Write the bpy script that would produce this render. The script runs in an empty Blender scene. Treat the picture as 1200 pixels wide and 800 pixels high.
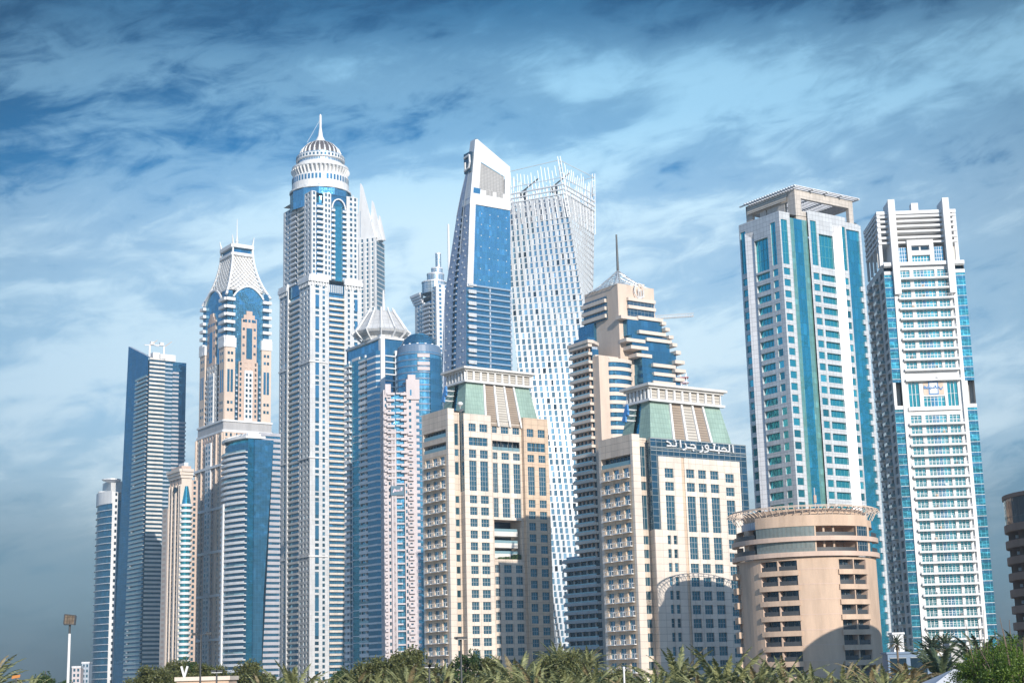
import bpy, math, random
from mathutils import Vector, Matrix
rnd = random.Random(7)
rad = math.radians
scene = bpy.context.scene
C = scene.collection

# ------------------------------------------------------------------ camera
CAMZ = 5.0
FPX = 1800.0                    # focal length in pixels of a 1200 wide picture
PITCH, ROLL = rad(12.2), rad(-1.5)
RC = Matrix.Rotation(rad(90) + PITCH, 3, 'X') @ Matrix.Rotation(ROLL, 3, 'Z')
cam_d = bpy.data.cameras.new('camera')
cam_d.sensor_width = 36.0
cam_d.sensor_fit = 'HORIZONTAL'
cam_d.lens = 36.0 * FPX / 1200.0
cam_d.clip_start = 0.5
cam_d.clip_end = 30000
cam = bpy.data.objects.new('camera', cam_d)
C.objects.link(cam)
cam.location = (0, 0, CAMZ)
cam.rotation_euler = RC.to_euler()
scene.camera = cam

# ------------------------------------------------------------------ sun and sky
SUN_AZ, SUN_EL = rad(24), rad(21)      # behind the camera, to the right
sd = Vector((math.sin(SUN_AZ) * math.cos(SUN_EL), -math.cos(SUN_AZ) * math.cos(SUN_EL), math.sin(SUN_EL)))
sl = bpy.data.lights.new('sun', 'SUN')
sl.energy = 4.2
sl.angle = rad(0.5)
sl.color = (1.0, 0.915, 0.81)
sun = bpy.data.objects.new('sun', sl)
C.objects.link(sun)
sun.rotation_euler = sd.to_track_quat('Z', 'Y').to_euler()
sun.location = (60, -100, 120)

world = bpy.data.worlds.new('World')
scene.world = world
world.use_nodes = True
wt = world.node_tree
wt.nodes.clear()
def wn(t, **k):
    n = wt.nodes.new(t)
    for a, b in k.items():
        setattr(n, a, b)
    return n
def wl(a, b):
    wt.links.new(a, b)
def wmath(op, a, b=None, clamp=False):
    n = wn('ShaderNodeMath', operation=op, use_clamp=clamp)
    for i, v in enumerate((a, b)):
        if v is None: continue
        if isinstance(v, (int, float)): n.inputs[i].default_value = v
        else: wl(v, n.inputs[i])
    return n.outputs[0]
def wramp(f, stops):
    n = wn('ShaderNodeValToRGB')
    cr = n.color_ramp
    cr.interpolation = 'EASE'
    while len(cr.elements) < len(stops): cr.elements.new(0.5)
    for e, (p, c) in zip(cr.elements, stops):
        e.position = p
        e.color = (c[0], c[1], c[2], 1) if isinstance(c, tuple) else (c, c, c, 1)
    wl(f, n.inputs[0])
    return n.outputs[0]
def wmix(f, a, b, bt='MIX'):
    n = wn('ShaderNodeMix', data_type='RGBA', blend_type=bt)
    for s, v in ((n.inputs[0], f), (n.inputs[6], a), (n.inputs[7], b)):
        if isinstance(v, (int, float)): s.default_value = v
        elif isinstance(v, tuple): s.default_value = (v[0], v[1], v[2], 1)
        else: wl(v, s)
    return n.outputs[2]
sky = wn('ShaderNodeTexSky', sky_type='NISHITA', sun_disc=False)
sky.sun_elevation = SUN_EL
sky.sun_rotation = math.atan2(sd.x, sd.y)
sky.altitude = 0
sky.air_density = 1.0
sky.dust_density = 0.6
sky.ozone_density = 3.0
SKY_STRENGTH = 0.14
tc = wn('ShaderNodeTexCoord')
sep = wn('ShaderNodeSeparateXYZ')
wl(tc.outputs['Generated'], sep.inputs[0])
dx, dy, dz = sep.outputs
CLOUD_AT = (6.2, 1.4, 3.3)
def cloud_noise(tilt, sc, loc, detail=9, rough=0.55, dist=0.6):
    """streaks of cloud laid along the horizon and tilted a little"""
    m0 = wn('ShaderNodeMapping')
    m0.inputs['Rotation'].default_value = (0, rad(tilt), 0)
    wl(tc.outputs['Generated'], m0.inputs[0])
    m = wn('ShaderNodeMapping')
    m.inputs['Location'].default_value = loc
    m.inputs['Scale'].default_value = sc
    wl(m0.outputs[0], m.inputs[0])
    n = wn('ShaderNodeTexNoise')
    n.inputs['Scale'].default_value = 1.0
    n.inputs['Detail'].default_value = detail
    n.inputs['Roughness'].default_value = rough
    n.inputs['Distortion'].default_value = dist
    wl(m.outputs[0], n.inputs['Vector'])
    return n.outputs[0]
n1 = cloud_noise(7, (3.0, 3.0, 9.5), CLOUD_AT, 7, 0.5, 0.5)
n2 = cloud_noise(10, (8.0, 8.0, 26.0), (4.0, 1.0, 2.0), 10, 0.58, 0.7)
n3 = cloud_noise(13, (24.0, 24.0, 64.0), (1.0, 7.0, 5.0), 8, 0.62, 0.9)
nn = wmath('ADD', wmath('ADD', wmath('MULTIPLY', n1, 0.46), wmath('MULTIPLY', n2, 0.34)), wmath('MULTIPLY', n3, 0.20))
# the cloud sheet is thickest ahead at middle height and thins out overhead and to the sides
az2 = wmath('MULTIPLY', dx, dx)
side = wmath('SUBTRACT', 1.0, wmath('MULTIPLY', az2, 3.8), True)
band = wramp(dz, [(0.0, 0.70), (0.10, 1.0), (0.29, 0.96), (0.365, 0.80), (0.435, 0.12)])
dens = wmath('MULTIPLY', band, side)
nn = wmath('ADD', nn, wmath('MULTIPLY', wmath('SUBTRACT', dens, 0.78), 0.20))
cover = wramp(nn, [(0.345, 0.0), (0.445, 0.50), (0.56, 1.0)])
front = wramp(dy, [(0.35, 0.0), (0.75, 1.0)])
mask = wmath('MULTIPLY', cover, wmath('ADD', wmath('MULTIPLY', dens, 0.75), 0.2), True)
nfac = wmix(front, (0.60, 0.90, 1.08), (0.02, 0.56, 0.84))
deep = wramp(dz, [(0.10, 1.0), (0.28, 0.78), (0.43, 0.34)])
edge = wmath('SUBTRACT', 1.0, wmath('MULTIPLY', az2, 4.0), True)
nfac2 = wmix(front, nfac, wmix(1.0, nfac, wmath('MULTIPLY', deep, edge), 'MULTIPLY'))
blue = wmix(1.0, sky.outputs[0], nfac2, 'MULTIPLY')
hz = wramp(dz, [(0.0, 0.98), (0.09, 0.90), (0.20, 0.45), (0.34, 0.0)])
blue = wmix(hz, blue, wramp(dz, [(0.0, (0.60, 0.80, 0.95)), (0.08, (0.95, 1.42, 1.80)), (0.2, (1.0, 2.1, 3.1))]))
cloud_col = wramp(dz, [(0.0, (0.72, 1.0, 1.2)), (0.06, (1.45, 1.95, 2.25)), (0.14, (4.2, 5.0, 5.4)), (0.26, (4.3, 5.5, 6.1)), (0.36, (2.5, 4.5, 5.9)), (0.44, (0.10, 1.9, 4.0))])
skycol = wmix(mask, blue, cloud_col)
bg = wn('ShaderNodeBackground')
wl(skycol, bg.inputs[0])
bg.inputs[1].default_value = SKY_STRENGTH
wo = wn('ShaderNodeOutputWorld')
wl(bg.outputs[0], wo.inputs[0])

scene.view_settings.view_transform = 'Standard'
scene.view_settings.look = 'None'
scene.view_settings.gamma = 1.0
scene.view_settings.use_curve_mapping = False
scene.view_settings.exposure = 0.45

# ------------------------------------------------------------------ materials
def newmat(name):
    m = bpy.data.materials.new(name)
    m.use_nodes = True
    nt = m.node_tree
    b = nt.nodes['Principled BSDF']
    return m, nt, b
def nmix(nt, f, a, b, bt='MIX'):
    n = nt.nodes.new('ShaderNodeMix'); n.data_type = 'RGBA'; n.blend_type = bt
    for s, v in ((n.inputs[0], f), (n.inputs[6], a), (n.inputs[7], b)):
        if isinstance(v, (int, float)): s.default_value = v
        elif isinstance(v, tuple): s.default_value = (v[0], v[1], v[2], 1)
        else: nt.links.new(v, s)
    return n.outputs[2]
def wall_mat(name, col, rough=0.75, var=0.14, joints=None, metal=0.0, scale=0.12):
    """cladding, paint or concrete with streaky weathering and optional panel joints (w, h in metres)"""
    m, nt, b = newmat(name)
    tc = nt.nodes.new('ShaderNodeTexCoord')
    mp = nt.nodes.new('ShaderNodeMapping'); mp.inputs['Scale'].default_value = (1, 1, 0.22)
    nt.links.new(tc.outputs['Object'], mp.inputs[0])
    nz = nt.nodes.new('ShaderNodeTexNoise'); nz.inputs['Scale'].default_value = scale * 2.2
    nz.inputs['Detail'].default_value = 8; nz.inputs['Roughness'].default_value = 0.65
    nt.links.new(mp.outputs[0], nz.inputs['Vector'])
    dark = tuple(c * (1 - 2.0 * var) for c in col); lite = tuple(min(0.9, c * (1 + var)) for c in col)
    rp = nt.nodes.new('ShaderNodeValToRGB')
    rp.color_ramp.elements[0].position = 0.30; rp.color_ramp.elements[0].color = (*dark, 1)
    rp.color_ramp.elements[1].position = 0.66; rp.color_ramp.elements[1].color = (*lite, 1)
    nt.links.new(nz.outputs[0], rp.inputs[0])
    out = rp.outputs[0]
    if joints:
        br = nt.nodes.new('ShaderNodeTexBrick')
        br.offset = 0.0; br.squash = 1.0
        br.inputs['Scale'].default_value = 1.0
        br.inputs['Mortar Size'].default_value = joints[2] if len(joints) > 2 else 0.05
        br.inputs['Mortar Smooth'].default_value = 0.2
        br.inputs['Brick Width'].default_value = joints[0]
        br.inputs['Row Height'].default_value = joints[1]
        br.inputs['Color1'].default_value = (0.93, 0.93, 0.93, 1); br.inputs['Color2'].default_value = (1.05, 1.05, 1.05, 1)
        br.inputs['Mortar'].default_value = (0.55, 0.55, 0.56, 1)
        nt.links.new(tc.outputs['UV'], br.inputs['Vector'])
        out = nmix(nt, 1.0, out, br.outputs[0], 'MULTIPLY')
    nt.links.new(out, b.inputs['Base Color'])
    b.inputs['Roughness'].default_value = rough
    b.inputs['Metallic'].default_value = metal
    return m
def glass_mat(name, col, metal=0.65, rough=0.07, panes=None, lite=2.2, wav=0.25, mull=None, curtains=0.12):
    """window glass: reflects the sky, every pane a little different; panes=(w, h) draws a curtain wall's panes and mullions"""
    m, nt, b = newmat(name)
    tc = nt.nodes.new('ShaderNodeTexCoord')
    rp = nt.nodes.new('ShaderNodeValToRGB'); cr = rp.color_ramp
    cr.interpolation = 'LINEAR'
    cr.elements[0].position = 0.0; cr.elements[0].color = (*[c * (0.86 if panes else 0.5) for c in col], 1)
    cr.elements[1].position = 1.0 - curtains; cr.elements[1].color = (*[min(0.9, c * (1.05 if panes else 1.25)) for c in col], 1)
    e = cr.elements.new(1.0); e.color = (*[min(0.85, c * 1.3) if panes else min(0.85, 0.10 + c * lite) for c in col], 1)
    if panes:
        br = nt.nodes.new('ShaderNodeTexBrick'); br.offset = 0.0; br.squash = 1.0
        br.inputs['Scale'].default_value = 1.0
        br.inputs['Mortar Size'].default_value = panes[2] if len(panes) > 2 else 0.06
        br.inputs['Mortar Smooth'].default_value = 0.1
        br.inputs['Brick Width'].default_value = panes[0]; br.inputs['Row Height'].default_value = panes[1]
        br.inputs['Color1'].default_value = (0, 0, 0, 1); br.inputs['Color2'].default_value = (1, 1, 1, 1)
        br.inputs['Mortar'].default_value = (0.5, 0.5, 0.5, 1)
        nt.links.new(tc.outputs['UV'], br.inputs['Vector'])
        nt.links.new(br.outputs[0], rp.inputs[0])
        mu = mull or tuple(c * 0.6 for c in col)
        out = nmix(nt, br.outputs['Fac'], rp.outputs[0], mu)
        rr = nt.nodes.new('ShaderNodeMath'); rr.operation = 'MULTIPLY_ADD'
        nt.links.new(br.outputs['Fac'], rr.inputs[0]); rr.inputs[1].default_value = 0.4; rr.inputs[2].default_value = rough
        nt.links.new(rr.outputs[0], b.inputs['Roughness'])
    else:
        g = nt.nodes.new('ShaderNodeNewGeometry')
        nt.links.new(g.outputs['Random Per Island'], rp.inputs[0])
        out = rp.outputs[0]
        b.inputs['Roughness'].default_value = rough
    nt.links.new(out, b.inputs['Base Color'])
    b.inputs['Metallic'].default_value = metal
    nz = nt.nodes.new('ShaderNodeTexNoise'); nz.inputs['Scale'].default_value = 0.14 if panes else 0.35; nz.inputs['Detail'].default_value = 4
    nt.links.new(tc.outputs['Object'], nz.inputs['Vector'])
    bp = nt.nodes.new('ShaderNodeBump'); bp.inputs['Strength'].default_value = min(1.0, wav * (2.2 if panes else 1)); bp.inputs['Distance'].default_value = 0.9 if panes else 0.25
    nt.links.new(nz.outputs[0], bp.inputs['Height'])
    nt.links.new(bp.outputs[0], b.inputs['Normal'])
    return m
def leaf_mat(name, c1, c2, trans=0.25):
    m, nt, b = newmat(name)
    g = nt.nodes.new('ShaderNodeNewGeometry')
    rp = nt.nodes.new('ShaderNodeValToRGB')
    rp.color_ramp.elements[0].color = (*c1, 1); rp.color_ramp.elements[1].color = (*c2, 1)
    nt.links.new(g.outputs['Random Per Island'], rp.inputs[0])
    nt.links.new(rp.outputs[0], b.inputs['Base Color'])
    b.inputs['Roughness'].default_value = 0.5
    tr = nt.nodes.new('ShaderNodeBsdfTranslucent'); nt.links.new(rp.outputs[0], tr.inputs[0])
    mx = nt.nodes.new('ShaderNodeMixShader'); mx.inputs[0].default_value = trans
    nt.links.new(b.outputs[0], mx.inputs[1]); nt.links.new(tr.outputs[0], mx.inputs[2])
    nt.links.new(mx.outputs[0], nt.nodes['Material Output'].inputs[0])
    return m
W_ = wall_mat
M = dict(
    white=W_('white_paint', (0.69, 0.69, 0.69), 0.6, 0.06),
    whitestone=W_('white_stone', (0.595, 0.605, 0.615), 0.7, 0.07, (4.0, 3.4, 0.05)),
    offwhite=W_('off_white_render', (0.62, 0.60, 0.57), 0.75, 0.08),
    cream=W_('cream_cladding', (0.62, 0.52, 0.43), 0.75, 0.10, (2.4, 1.7, 0.05)),
    creamlite=W_('pale_cream_cladding', (0.68, 0.60, 0.52), 0.75, 0.08, (2.4, 1.7, 0.05)),
    tan=W_('tan_render', (0.50, 0.34, 0.22), 0.8, 0.09),
    orange=W_('ochre_cladding', (0.60, 0.455, 0.335), 0.75, 0.07, (2.4, 1.7, 0.05)),
    beige=W_('beige_render', (0.63, 0.505, 0.41), 0.8, 0.07),
    beigetile=W_('beige_tile', (0.60, 0.46, 0.33), 0.75, 0.08, (3.0, 3.4, 0.05)),
    sand=W_('sand_render', (0.55, 0.405, 0.30), 0.85, 0.12),
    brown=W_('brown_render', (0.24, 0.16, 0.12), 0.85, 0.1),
    pink=W_('pink_render', (0.58, 0.515, 0.515), 0.8, 0.07),
    rose=W_('rose_beige_render', (0.56, 0.42, 0.34), 0.8, 0.07),
    greypanel=W_('grey_metal_panel', (0.62, 0.63, 0.635), 0.42, 0.06, (1.4, 1.4, 0.05), 0.25),
    whitepanel=W_('white_metal_panel', (0.74, 0.74, 0.76), 0.4, 0.05, (1.4, 1.4, 0.05), 0.15),
    greyblue=W_('grey_blue_panel', (0.40, 0.46, 0.54), 0.5, 0.07, (2.5, 3.5, 0.06)),
    concrete=W_('concrete', (0.45, 0.44, 0.42), 0.85, 0.12),
    stonegrey=W_('grey_stone', (0.42, 0.41, 0.41), 0.8, 0.08),
    copper=W_('green_copper', (0.27, 0.39, 0.335), 0.6, 0.09, (0.9, 1.3, 0.035)),
    louvre=W_('brown_louvre', (0.33, 0.26, 0.20), 0.7, 0.05, (30.0, 0.7, 0.12)),
    louvrelite=W_('pale_louvre', (0.52, 0.48, 0.42), 0.7, 0.05, (30.0, 0.8, 0.2)),
    frame=W_('window_frame_metal', (0.27, 0.30, 0.31), 0.5, 0.03),
    steel=W_('steel', (0.62, 0.63, 0.64), 0.4, 0.05, None, 0.5),
    dark=W_('dark_metal', (0.05, 0.055, 0.06), 0.5, 0.1),
    darkrecess=W_('dark_interior', (0.06, 0.075, 0.09), 0.7, 0.1),
    red=W_('red_paint', (0.45, 0.12, 0.14), 0.6, 0.1),
    trunk=W_('palm_bark', (0.17, 0.125, 0.085), 0.95, 0.2, None, 0, 2.0),
    canvas=W_('tent_canvas', (0.55, 0.56, 0.58), 0.8, 0.05),
    asphalt=W_('asphalt', (0.055, 0.055, 0.058), 0.9, 0.15),
    sandground=W_('sandy_ground', (0.34, 0.28, 0.20), 0.95, 0.15),
    bronze=W_('bronze_dome', (0.10, 0.085, 0.085), 0.45, 0.1),
    gblue=glass_mat('blue_glass', (0.08, 0.28, 0.44)),
    gwin=glass_mat('window_glass', (0.055, 0.17, 0.245), 0.6, 0.08, None, 1.8, 0.2, None, 0.16),
    gdark=glass_mat('dark_glass', (0.025, 0.055, 0.085), 0.5, 0.06),
    gteal=glass_mat('teal_glass', (0.055, 0.38, 0.45), 0.75, 0.06, None, 1.5, 0.3),
    gcurt=glass_mat('blue_curtain_wall', (0.13, 0.37, 0.54), 0.75, 0.06, (1.8, 3.6, 0.07), 1.6, 0.25),
    gcurtd=glass_mat('deep_blue_curtain_wall', (0.065, 0.22, 0.35), 0.7, 0.06, (1.8, 3.4, 0.06), 1.6, 0.2),
    gnavy=glass_mat('navy_curtain_wall', (0.05, 0.13, 0.20), 0.65, 0.06, (1.9, 1.7, 0.08), 1.8, 0.2, (0.3, 0.33, 0.33)),
    gtealc=glass_mat('teal_curtain_wall', (0.055, 0.34, 0.46), 0.75, 0.05, (1.5, 3.6, 0.06), 1.5, 0.3),
    ggreenc=glass_mat('green_curtain_wall', (0.20, 0.41, 0.37), 0.5, 0.12, (1.5, 1.8, 0.06), 1.2, 0.3),
    gbluec=glass_mat('cyan_strip_glass', (0.06, 0.31, 0.41), 0.75, 0.06, (1.4, 1.2, 0.06), 1.5, 0.25),
)

# ------------------------------------------------------------------ camera rays (only used to measure real positions)
def ray(px, py):
    return RC @ Vector(((px - 600) / FPX, -(py - 400) / FPX, -1.0))
def at(px, py, Y):
    d = ray(px, py)
    t = Y / d.y
    return Vector((d.x * t, Y, CAMZ + d.z * t))
RCI = RC.transposed()
def project(p):
    c = RCI @ (Vector(p) - Vector((0, 0, CAMZ)))
    if c.z > -0.1: return None
    return (600 + FPX * c.x / -c.z, 400 - FPX * c.y / -c.z)

# ------------------------------------------------------------------ mesh building
class MB:
    def __init__(s):
        s.v = []; s.f = []; s.m = []; s.mats = []; s.subs = {}
    def sub(s, name):
        """a sub-part of this part, built as its child"""
        return s.subs.setdefault(name, MB())
    def absorb(s, m):
        b = len(s.v); s.v += m.v
        idx = [s.mi(t) for t in m.mats]
        s.f += [tuple(i + b for i in f) for f in m.f]
        s.m += [idx[i] for i in m.m]
        for q in m.subs.values(): s.absorb(q)
    def mi(s, mat):
        if mat not in s.mats: s.mats.append(mat)
        return s.mats.index(mat)
    def poly(s, pts, mat):
        i = len(s.v)
        s.v.extend([tuple(p) for p in pts])
        s.f.append(tuple(range(i, i + len(pts)))); s.m.append(s.mi(mat))
    def quad(s, a, b, c, d, mat): s.poly((a, b, c, d), mat)
    def box(s, x0, x1, y0, y1, z0, z1, mat):
        s.hexa([(x0, y0), (x1, y0), (x1, y1), (x0, y1)], z0, z1, mat)
    def hexa(s, plan, z0, z1, mat, cap=True, bottom=True):
        """vertical prism over a plan polygon"""
        n = len(plan)
        for i in range(n):
            a, b = plan[i], plan[(i + 1) % n]
            s.quad((a[0], a[1], z0), (b[0], b[1], z0), (b[0], b[1], z1), (a[0], a[1], z1), mat)
        if cap: s.poly([(p[0], p[1], z1) for p in plan], mat)
        if bottom: s.poly([(p[0], p[1], z0) for p in reversed(plan)], mat)
    def loft(s, rings, mat, closed=True, cap=True):
        """shared-vertex skin over rings of equal length"""
        base = len(s.v); n = len(rings[0]); k = s.mi(mat)
        for r in rings: s.v.extend([tuple(p) for p in r])
        for j in range(len(rings) - 1):
            for i in range(n if closed else n - 1):
                a = base + j * n + i; b = base + j * n + (i + 1) % n
                s.f.append((a, b, b + n, a + n)); s.m.append(k)
        if cap and closed:
            s.f.append(tuple(base + (len(rings) - 1) * n + i for i in range(n))); s.m.append(k)
    def tube(s, p, q, r, mat, n=6, r2=None):
        p, q = Vector(p), Vector(q); d = (q - p)
        if d.length < 1e-6: return
        d.normalize()
        u = d.orthogonal().normalized(); w = d.cross(u)
        r2 = r if r2 is None else r2
        R = [[c + (u * math.cos(2 * math.pi * i / n) + w * math.sin(2 * math.pi * i / n)) * rr for i in range(n)] for c, rr in ((p, r), (q, r2))]
        s.loft(R, mat)
        s.poly(list(reversed(R[0])), mat)
    def bar(s, p, q, w, h, mat):
        """square bar between two points"""
        s.tube(p, q, w * 0.7, mat, 4, h * 0.7)
    def lathe(s, cx, cy, prof, n, mat, a0=0, a1=2 * math.pi):
        full = abs(a1 - a0) > 6.28
        cnt = n if full else n + 1
        rings = [[(cx + r * math.cos(a0 + (a1 - a0) * i / n), cy + r * math.sin(a0 + (a1 - a0) * i / n), z) for i in range(cnt)] for r, z in prof]
        s.loft(rings, mat, closed=full, cap=full)
    def build(s, name, parent=None, smooth=False):
        me = bpy.data.meshes.new(name)
        me.from_pydata(s.v, [], s.f)
        for m in s.mats: me.materials.append(m)
        if len(s.mats) > 1: me.polygons.foreach_set('material_index', s.m)
        uv = me.uv_layers.new(name='UVMap')
        data = []
        V = s.v
        for f in s.f:
            a, b, c = V[f[0]], V[f[1]], V[f[2]]
            e1 = (b[0] - a[0], b[1] - a[1], b[2] - a[2]); e2 = (c[0] - a[0], c[1] - a[1], c[2] - a[2])
            nx = e1[1] * e2[2] - e1[2] * e2[1]; ny = e1[2] * e2[0] - e1[0] * e2[2]; nz = e1[0] * e2[1] - e1[1] * e2[0]
            h = math.hypot(nx, ny)
            if h < 0.2 * abs(nz) or h == 0:
                for i in f: data += (V[i][0], V[i][1])
            else:
                tx, ty = -ny / h, nx / h
                sl_ = math.hypot(h, nz) / h
                for i in f: data += (V[i][0] * tx + V[i][1] * ty, V[i][2] * sl_)
        uv.data.foreach_set('uv', data)
        if smooth: me.polygons.foreach_set('use_smooth', [True] * len(me.polygons))
        me.update()
        o = bpy.data.objects.new(name, me)
        C.objects.link(o)
        if parent: o.parent = parent
        for n_, q in s.subs.items():
            if q.f: q.build(n_, o)
        return o

class Face:
    """a vertical wall plane between two plan points; u runs left to right seen from outside"""
    def __init__(s, p, q):
        s.o = Vector((p[0], p[1])); d = Vector((q[0] - p[0], q[1] - p[1]))
        s.w = d.length; s.u = d.normalized(); s.n = Vector((s.u.y, -s.u.x))
    def pt(s, u, z, out=0.0):
        p = s.o + s.u * u + s.n * out
        return (p.x, p.y, z)
    def off(s, d):
        f = Face((0, 0), (1, 0)); f.o = s.o + s.n * d; f.u = s.u; f.n = s.n; f.w = s.w
        return f
def fbox(mb, F, u0, u1, z0, z1, o0, o1, mat):
    A = [F.pt(u0, 0, o0), F.pt(u0, 0, o1), F.pt(u1, 0, o1), F.pt(u1, 0, o0)]
    mb.hexa([(p[0], p[1]) for p in A], z0, z1, mat)
def strip(mb, F, u0, u1, z0, z1, ops, rec, mat, out=0.0):
    """a strip of wall with openings cut through it, reveals included"""
    z = z0
    P = lambda u, zz, o=0.0: F.pt(u, zz, out + o)
    for a, b in sorted(ops):
        if a > z: mb.quad(P(u0, z), P(u1, z), P(u1, a), P(u0, a), mat)
        mb.quad(P(u0, a), P(u1, a), P(u1, a, -rec), P(u0, a, -rec), mat)
        mb.quad(P(u0, b), P(u1, b), P(u1, b, -rec), P(u0, b, -rec), mat)
        mb.quad(P(u0, a), P(u0, b), P(u0, b, -rec), P(u0, a, -rec), mat)
        mb.quad(P(u1, a), P(u1, b), P(u1, b, -rec), P(u1, a, -rec), mat)
        z = b
    if z1 > z: mb.quad(P(u0, z), P(u1, z), P(u1, z1), P(u0, z1), mat)

def thing(name, label, cat, loc=(0, 0, 0), yaw=0.0, group=None):
    o = bpy.data.objects.new(name, None)
    o.empty_display_size = 2
    C.objects.link(o)
    o.location = loc; o.rotation_euler = (0, 0, yaw)
    o['label'] = label; o['category'] = cat
    if group: o['group'] = group
    return o
def tag(o, label, cat, group=None):
    o['label'] = label; o['category'] = cat
    if group: o['group'] = group
    return o

class Bld:
    """one building: a root at its near corner, x along the right face, y along the left face"""
    def __init__(s, name, label, px, py, Y, yaw, cat='skyscraper', group=None, base=None):
        p = at(px, py, Y)
        s.loc = Vector((p.x, Y, 0)); s.yaw = yaw; s.H = p.z
        s.root = thing(name, label, cat, s.loc, yaw, group)
        s.M = Matrix.Translation(s.loc) @ Matrix.Rotation(yaw, 4, 'Z')
        s.MI = s.M.inverted()
        s.single = {}; s.multi = {}; s.order = []
    def hit(s, px, py, F):
        """(u, z) where the sight line through a pixel meets a wall plane"""
        o = s.MI @ Vector((0, 0, CAMZ)); d = s.MI.to_3x3() @ ray(px, py)
        den = d.x * F.n.x + d.y * F.n.y
        t = ((F.o.x - o.x) * F.n.x + (F.o.y - o.y) * F.n.y) / den
        q = o + d * t
        return ((q.x - F.o.x) * F.u.x + (q.y - F.o.y) * F.u.y, q.z)
    def pix(s, p):
        return project(s.M @ Vector(p))
    def zat(s, x, y, py):
        """height at plan point (x, y) that shows at picture row py"""
        lo, hi = -20.0, 600.0
        for _ in range(40):
            mid = (lo + hi) / 2
            if s.pix((x, y, mid))[1] > py: lo = mid
            else: hi = mid
        return lo
    def widths(s, lpx, lpy, rpx, rpy):
        """side lengths so that the far edges of the two faces show at the given pixels"""
        R = Face((0, 0), (1, 0)); L = Face((0, 1), (0, 0))
        wx = s.hit(rpx, rpy, R)[0]
        wy = 1 - s.hit(lpx, lpy, L)[0]
        return wx, wy
    def part(s, name, label=None, parent=None):
        k = (name, label, parent)
        if k not in s.single:
            s.single[k] = MB(); s.order.append(k)
        return s.single[k]
    def many(s, name):
        m = MB(); s.multi.setdefault(name, []).append(m); return m
    def weight(s, mb):
        ps = [s.pix(p) for p in mb.v[:16]]
        if any(p is None for p in ps): return 0
        xs = [p[0] for p in ps]; ys = [p[1] for p in ps]
        cx, cy = sum(xs) / len(xs), sum(ys) / len(ys)
        if cx < 0 or cx > 1200 or cy < 0 or cy > 770: return 0
        return (max(xs) - min(xs)) * (max(ys) - min(ys)) * (1.5 - cy / 800.0)
    def finish(s, smooth=()):
        made = {}
        for k in s.order:
            par = made.get(k[2], s.root) if k[2] else s.root
            mb = s.single[k]
            if not mb.f: continue
            o = mb.build(k[0], par, k[0] in smooth)
            if k[1]: o['label'] = k[1]
            made.setdefault(k[0], o)
        for name, L in s.multi.items():
            if len(L) > 100:
                L = sorted(L, key=s.weight, reverse=True)
                rest = MB()
                for m in L[100:]: rest.absorb(m)
                o = rest.build(name, s.root); o['kind'] = 'stuff'
                L = L[:100]
            for m in L: m.build(name, s.root)
        return s.root

def window(B, F, u0, u1, z0, z1, rec, glass, frame=None, nu=1, nz=1, bar=0.07, name='window'):
    mb = B.many(name)
    mb.quad(F.pt(u0, z0, -rec), F.pt(u1, z0, -rec), F.pt(u1, z1, -rec), F.pt(u0, z1, -rec), glass)
    if frame:
        fr = mb.sub('frame')
        us = [u0 + (u1 - u0) * i / nu for i in range(nu + 1)]
        zs = [z0 + (z1 - z0) * i / nz for i in range(nz + 1)]
        for i, u in enumerate(us):
            a = max(u0 + 0.004, u - bar); b = min(u1 - 0.004, u + bar)
            fbox(fr, F, a, b, z0 + 0.004, z1 - 0.004, -rec + 0.01, -rec + 0.09, frame)
        for i, z in enumerate(zs):
            a = max(z0 + 0.004, z - bar); b = min(z1 - 0.004, z + bar)
            fbox(fr, F, u0 + 0.008, u1 - 0.008, a, b, -rec + 0.01, -rec + 0.07, frame)
    return mb
def balcony(B, F, u0, u1, z, depth, mat, ph=1.05, slab=0.3, rail=None, name='balcony', out=0.0):
    """tray balcony: slab, front and side parapets (or a rail in another material)"""
    mb = B.many(name)
    fbox(mb, F, u0, u1, z - slab, z, out + 0.0, out + depth, mat)
    r = rail or mat
    mb = mb.sub('parapet')
    fbox(mb, F, u0 + 0.003, u1 - 0.003, z + 0.003, z + ph, out + depth - 0.14, out + depth - 0.003, r)
    fbox(mb, F, u0 + 0.003, u0 + 0.14, z + 0.003, z + ph - 0.003, out + 0.003, out + depth - 0.145, r)
    fbox(mb, F, u1 - 0.14, u1 - 0.003, z + 0.003, z + ph - 0.003, out + 0.003, out + depth - 0.145, r)
def offset(pts, d):
    """polyline moved outwards (to the right of its direction) with mitred corners"""
    n = len(pts); N = []
    for i in range(n - 1):
        e = Vector((pts[i + 1][0] - pts[i][0], pts[i + 1][1] - pts[i][1])).normalized()
        N.append(Vector((e.y, -e.x)))
    out = []
    for i in range(n):
        a = N[max(0, i - 1)]; b = N[min(n - 2, i)]
        m = (a + b)
        m = m / max(0.3, m.length_squared / 2)
        out.append((pts[i][0] + m.x * d, pts[i][1] + m.y * d))
    return out
def plan_wall(mb, pts, z0, z1, mat):
    for a, b in zip(pts[:-1], pts[1:]):
        mb.quad((a[0], a[1], z0), (b[0], b[1], z0), (b[0], b[1], z1), (a[0], a[1], z1), mat)
def plan_slab(mb, pts, o0, o1, z0, z1, mat):
    """a band that follows a plan line, standing proud from o0 to o1"""
    A = offset(pts, o0) if o0 else list(pts); B_ = offset(pts, o1)
    mb.hexa(A[::-1] + B_, z0, z1, mat, cap=False, bottom=False)
    for i in range(len(pts) - 1):
        mb.quad((*A[i], z1), (*B_[i], z1), (*B_[i + 1], z1), (*A[i + 1], z1), mat)
        mb.quad((*A[i], z0), (*A[i + 1], z0), (*B_[i + 1], z0), (*B_[i], z0), mat)
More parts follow.
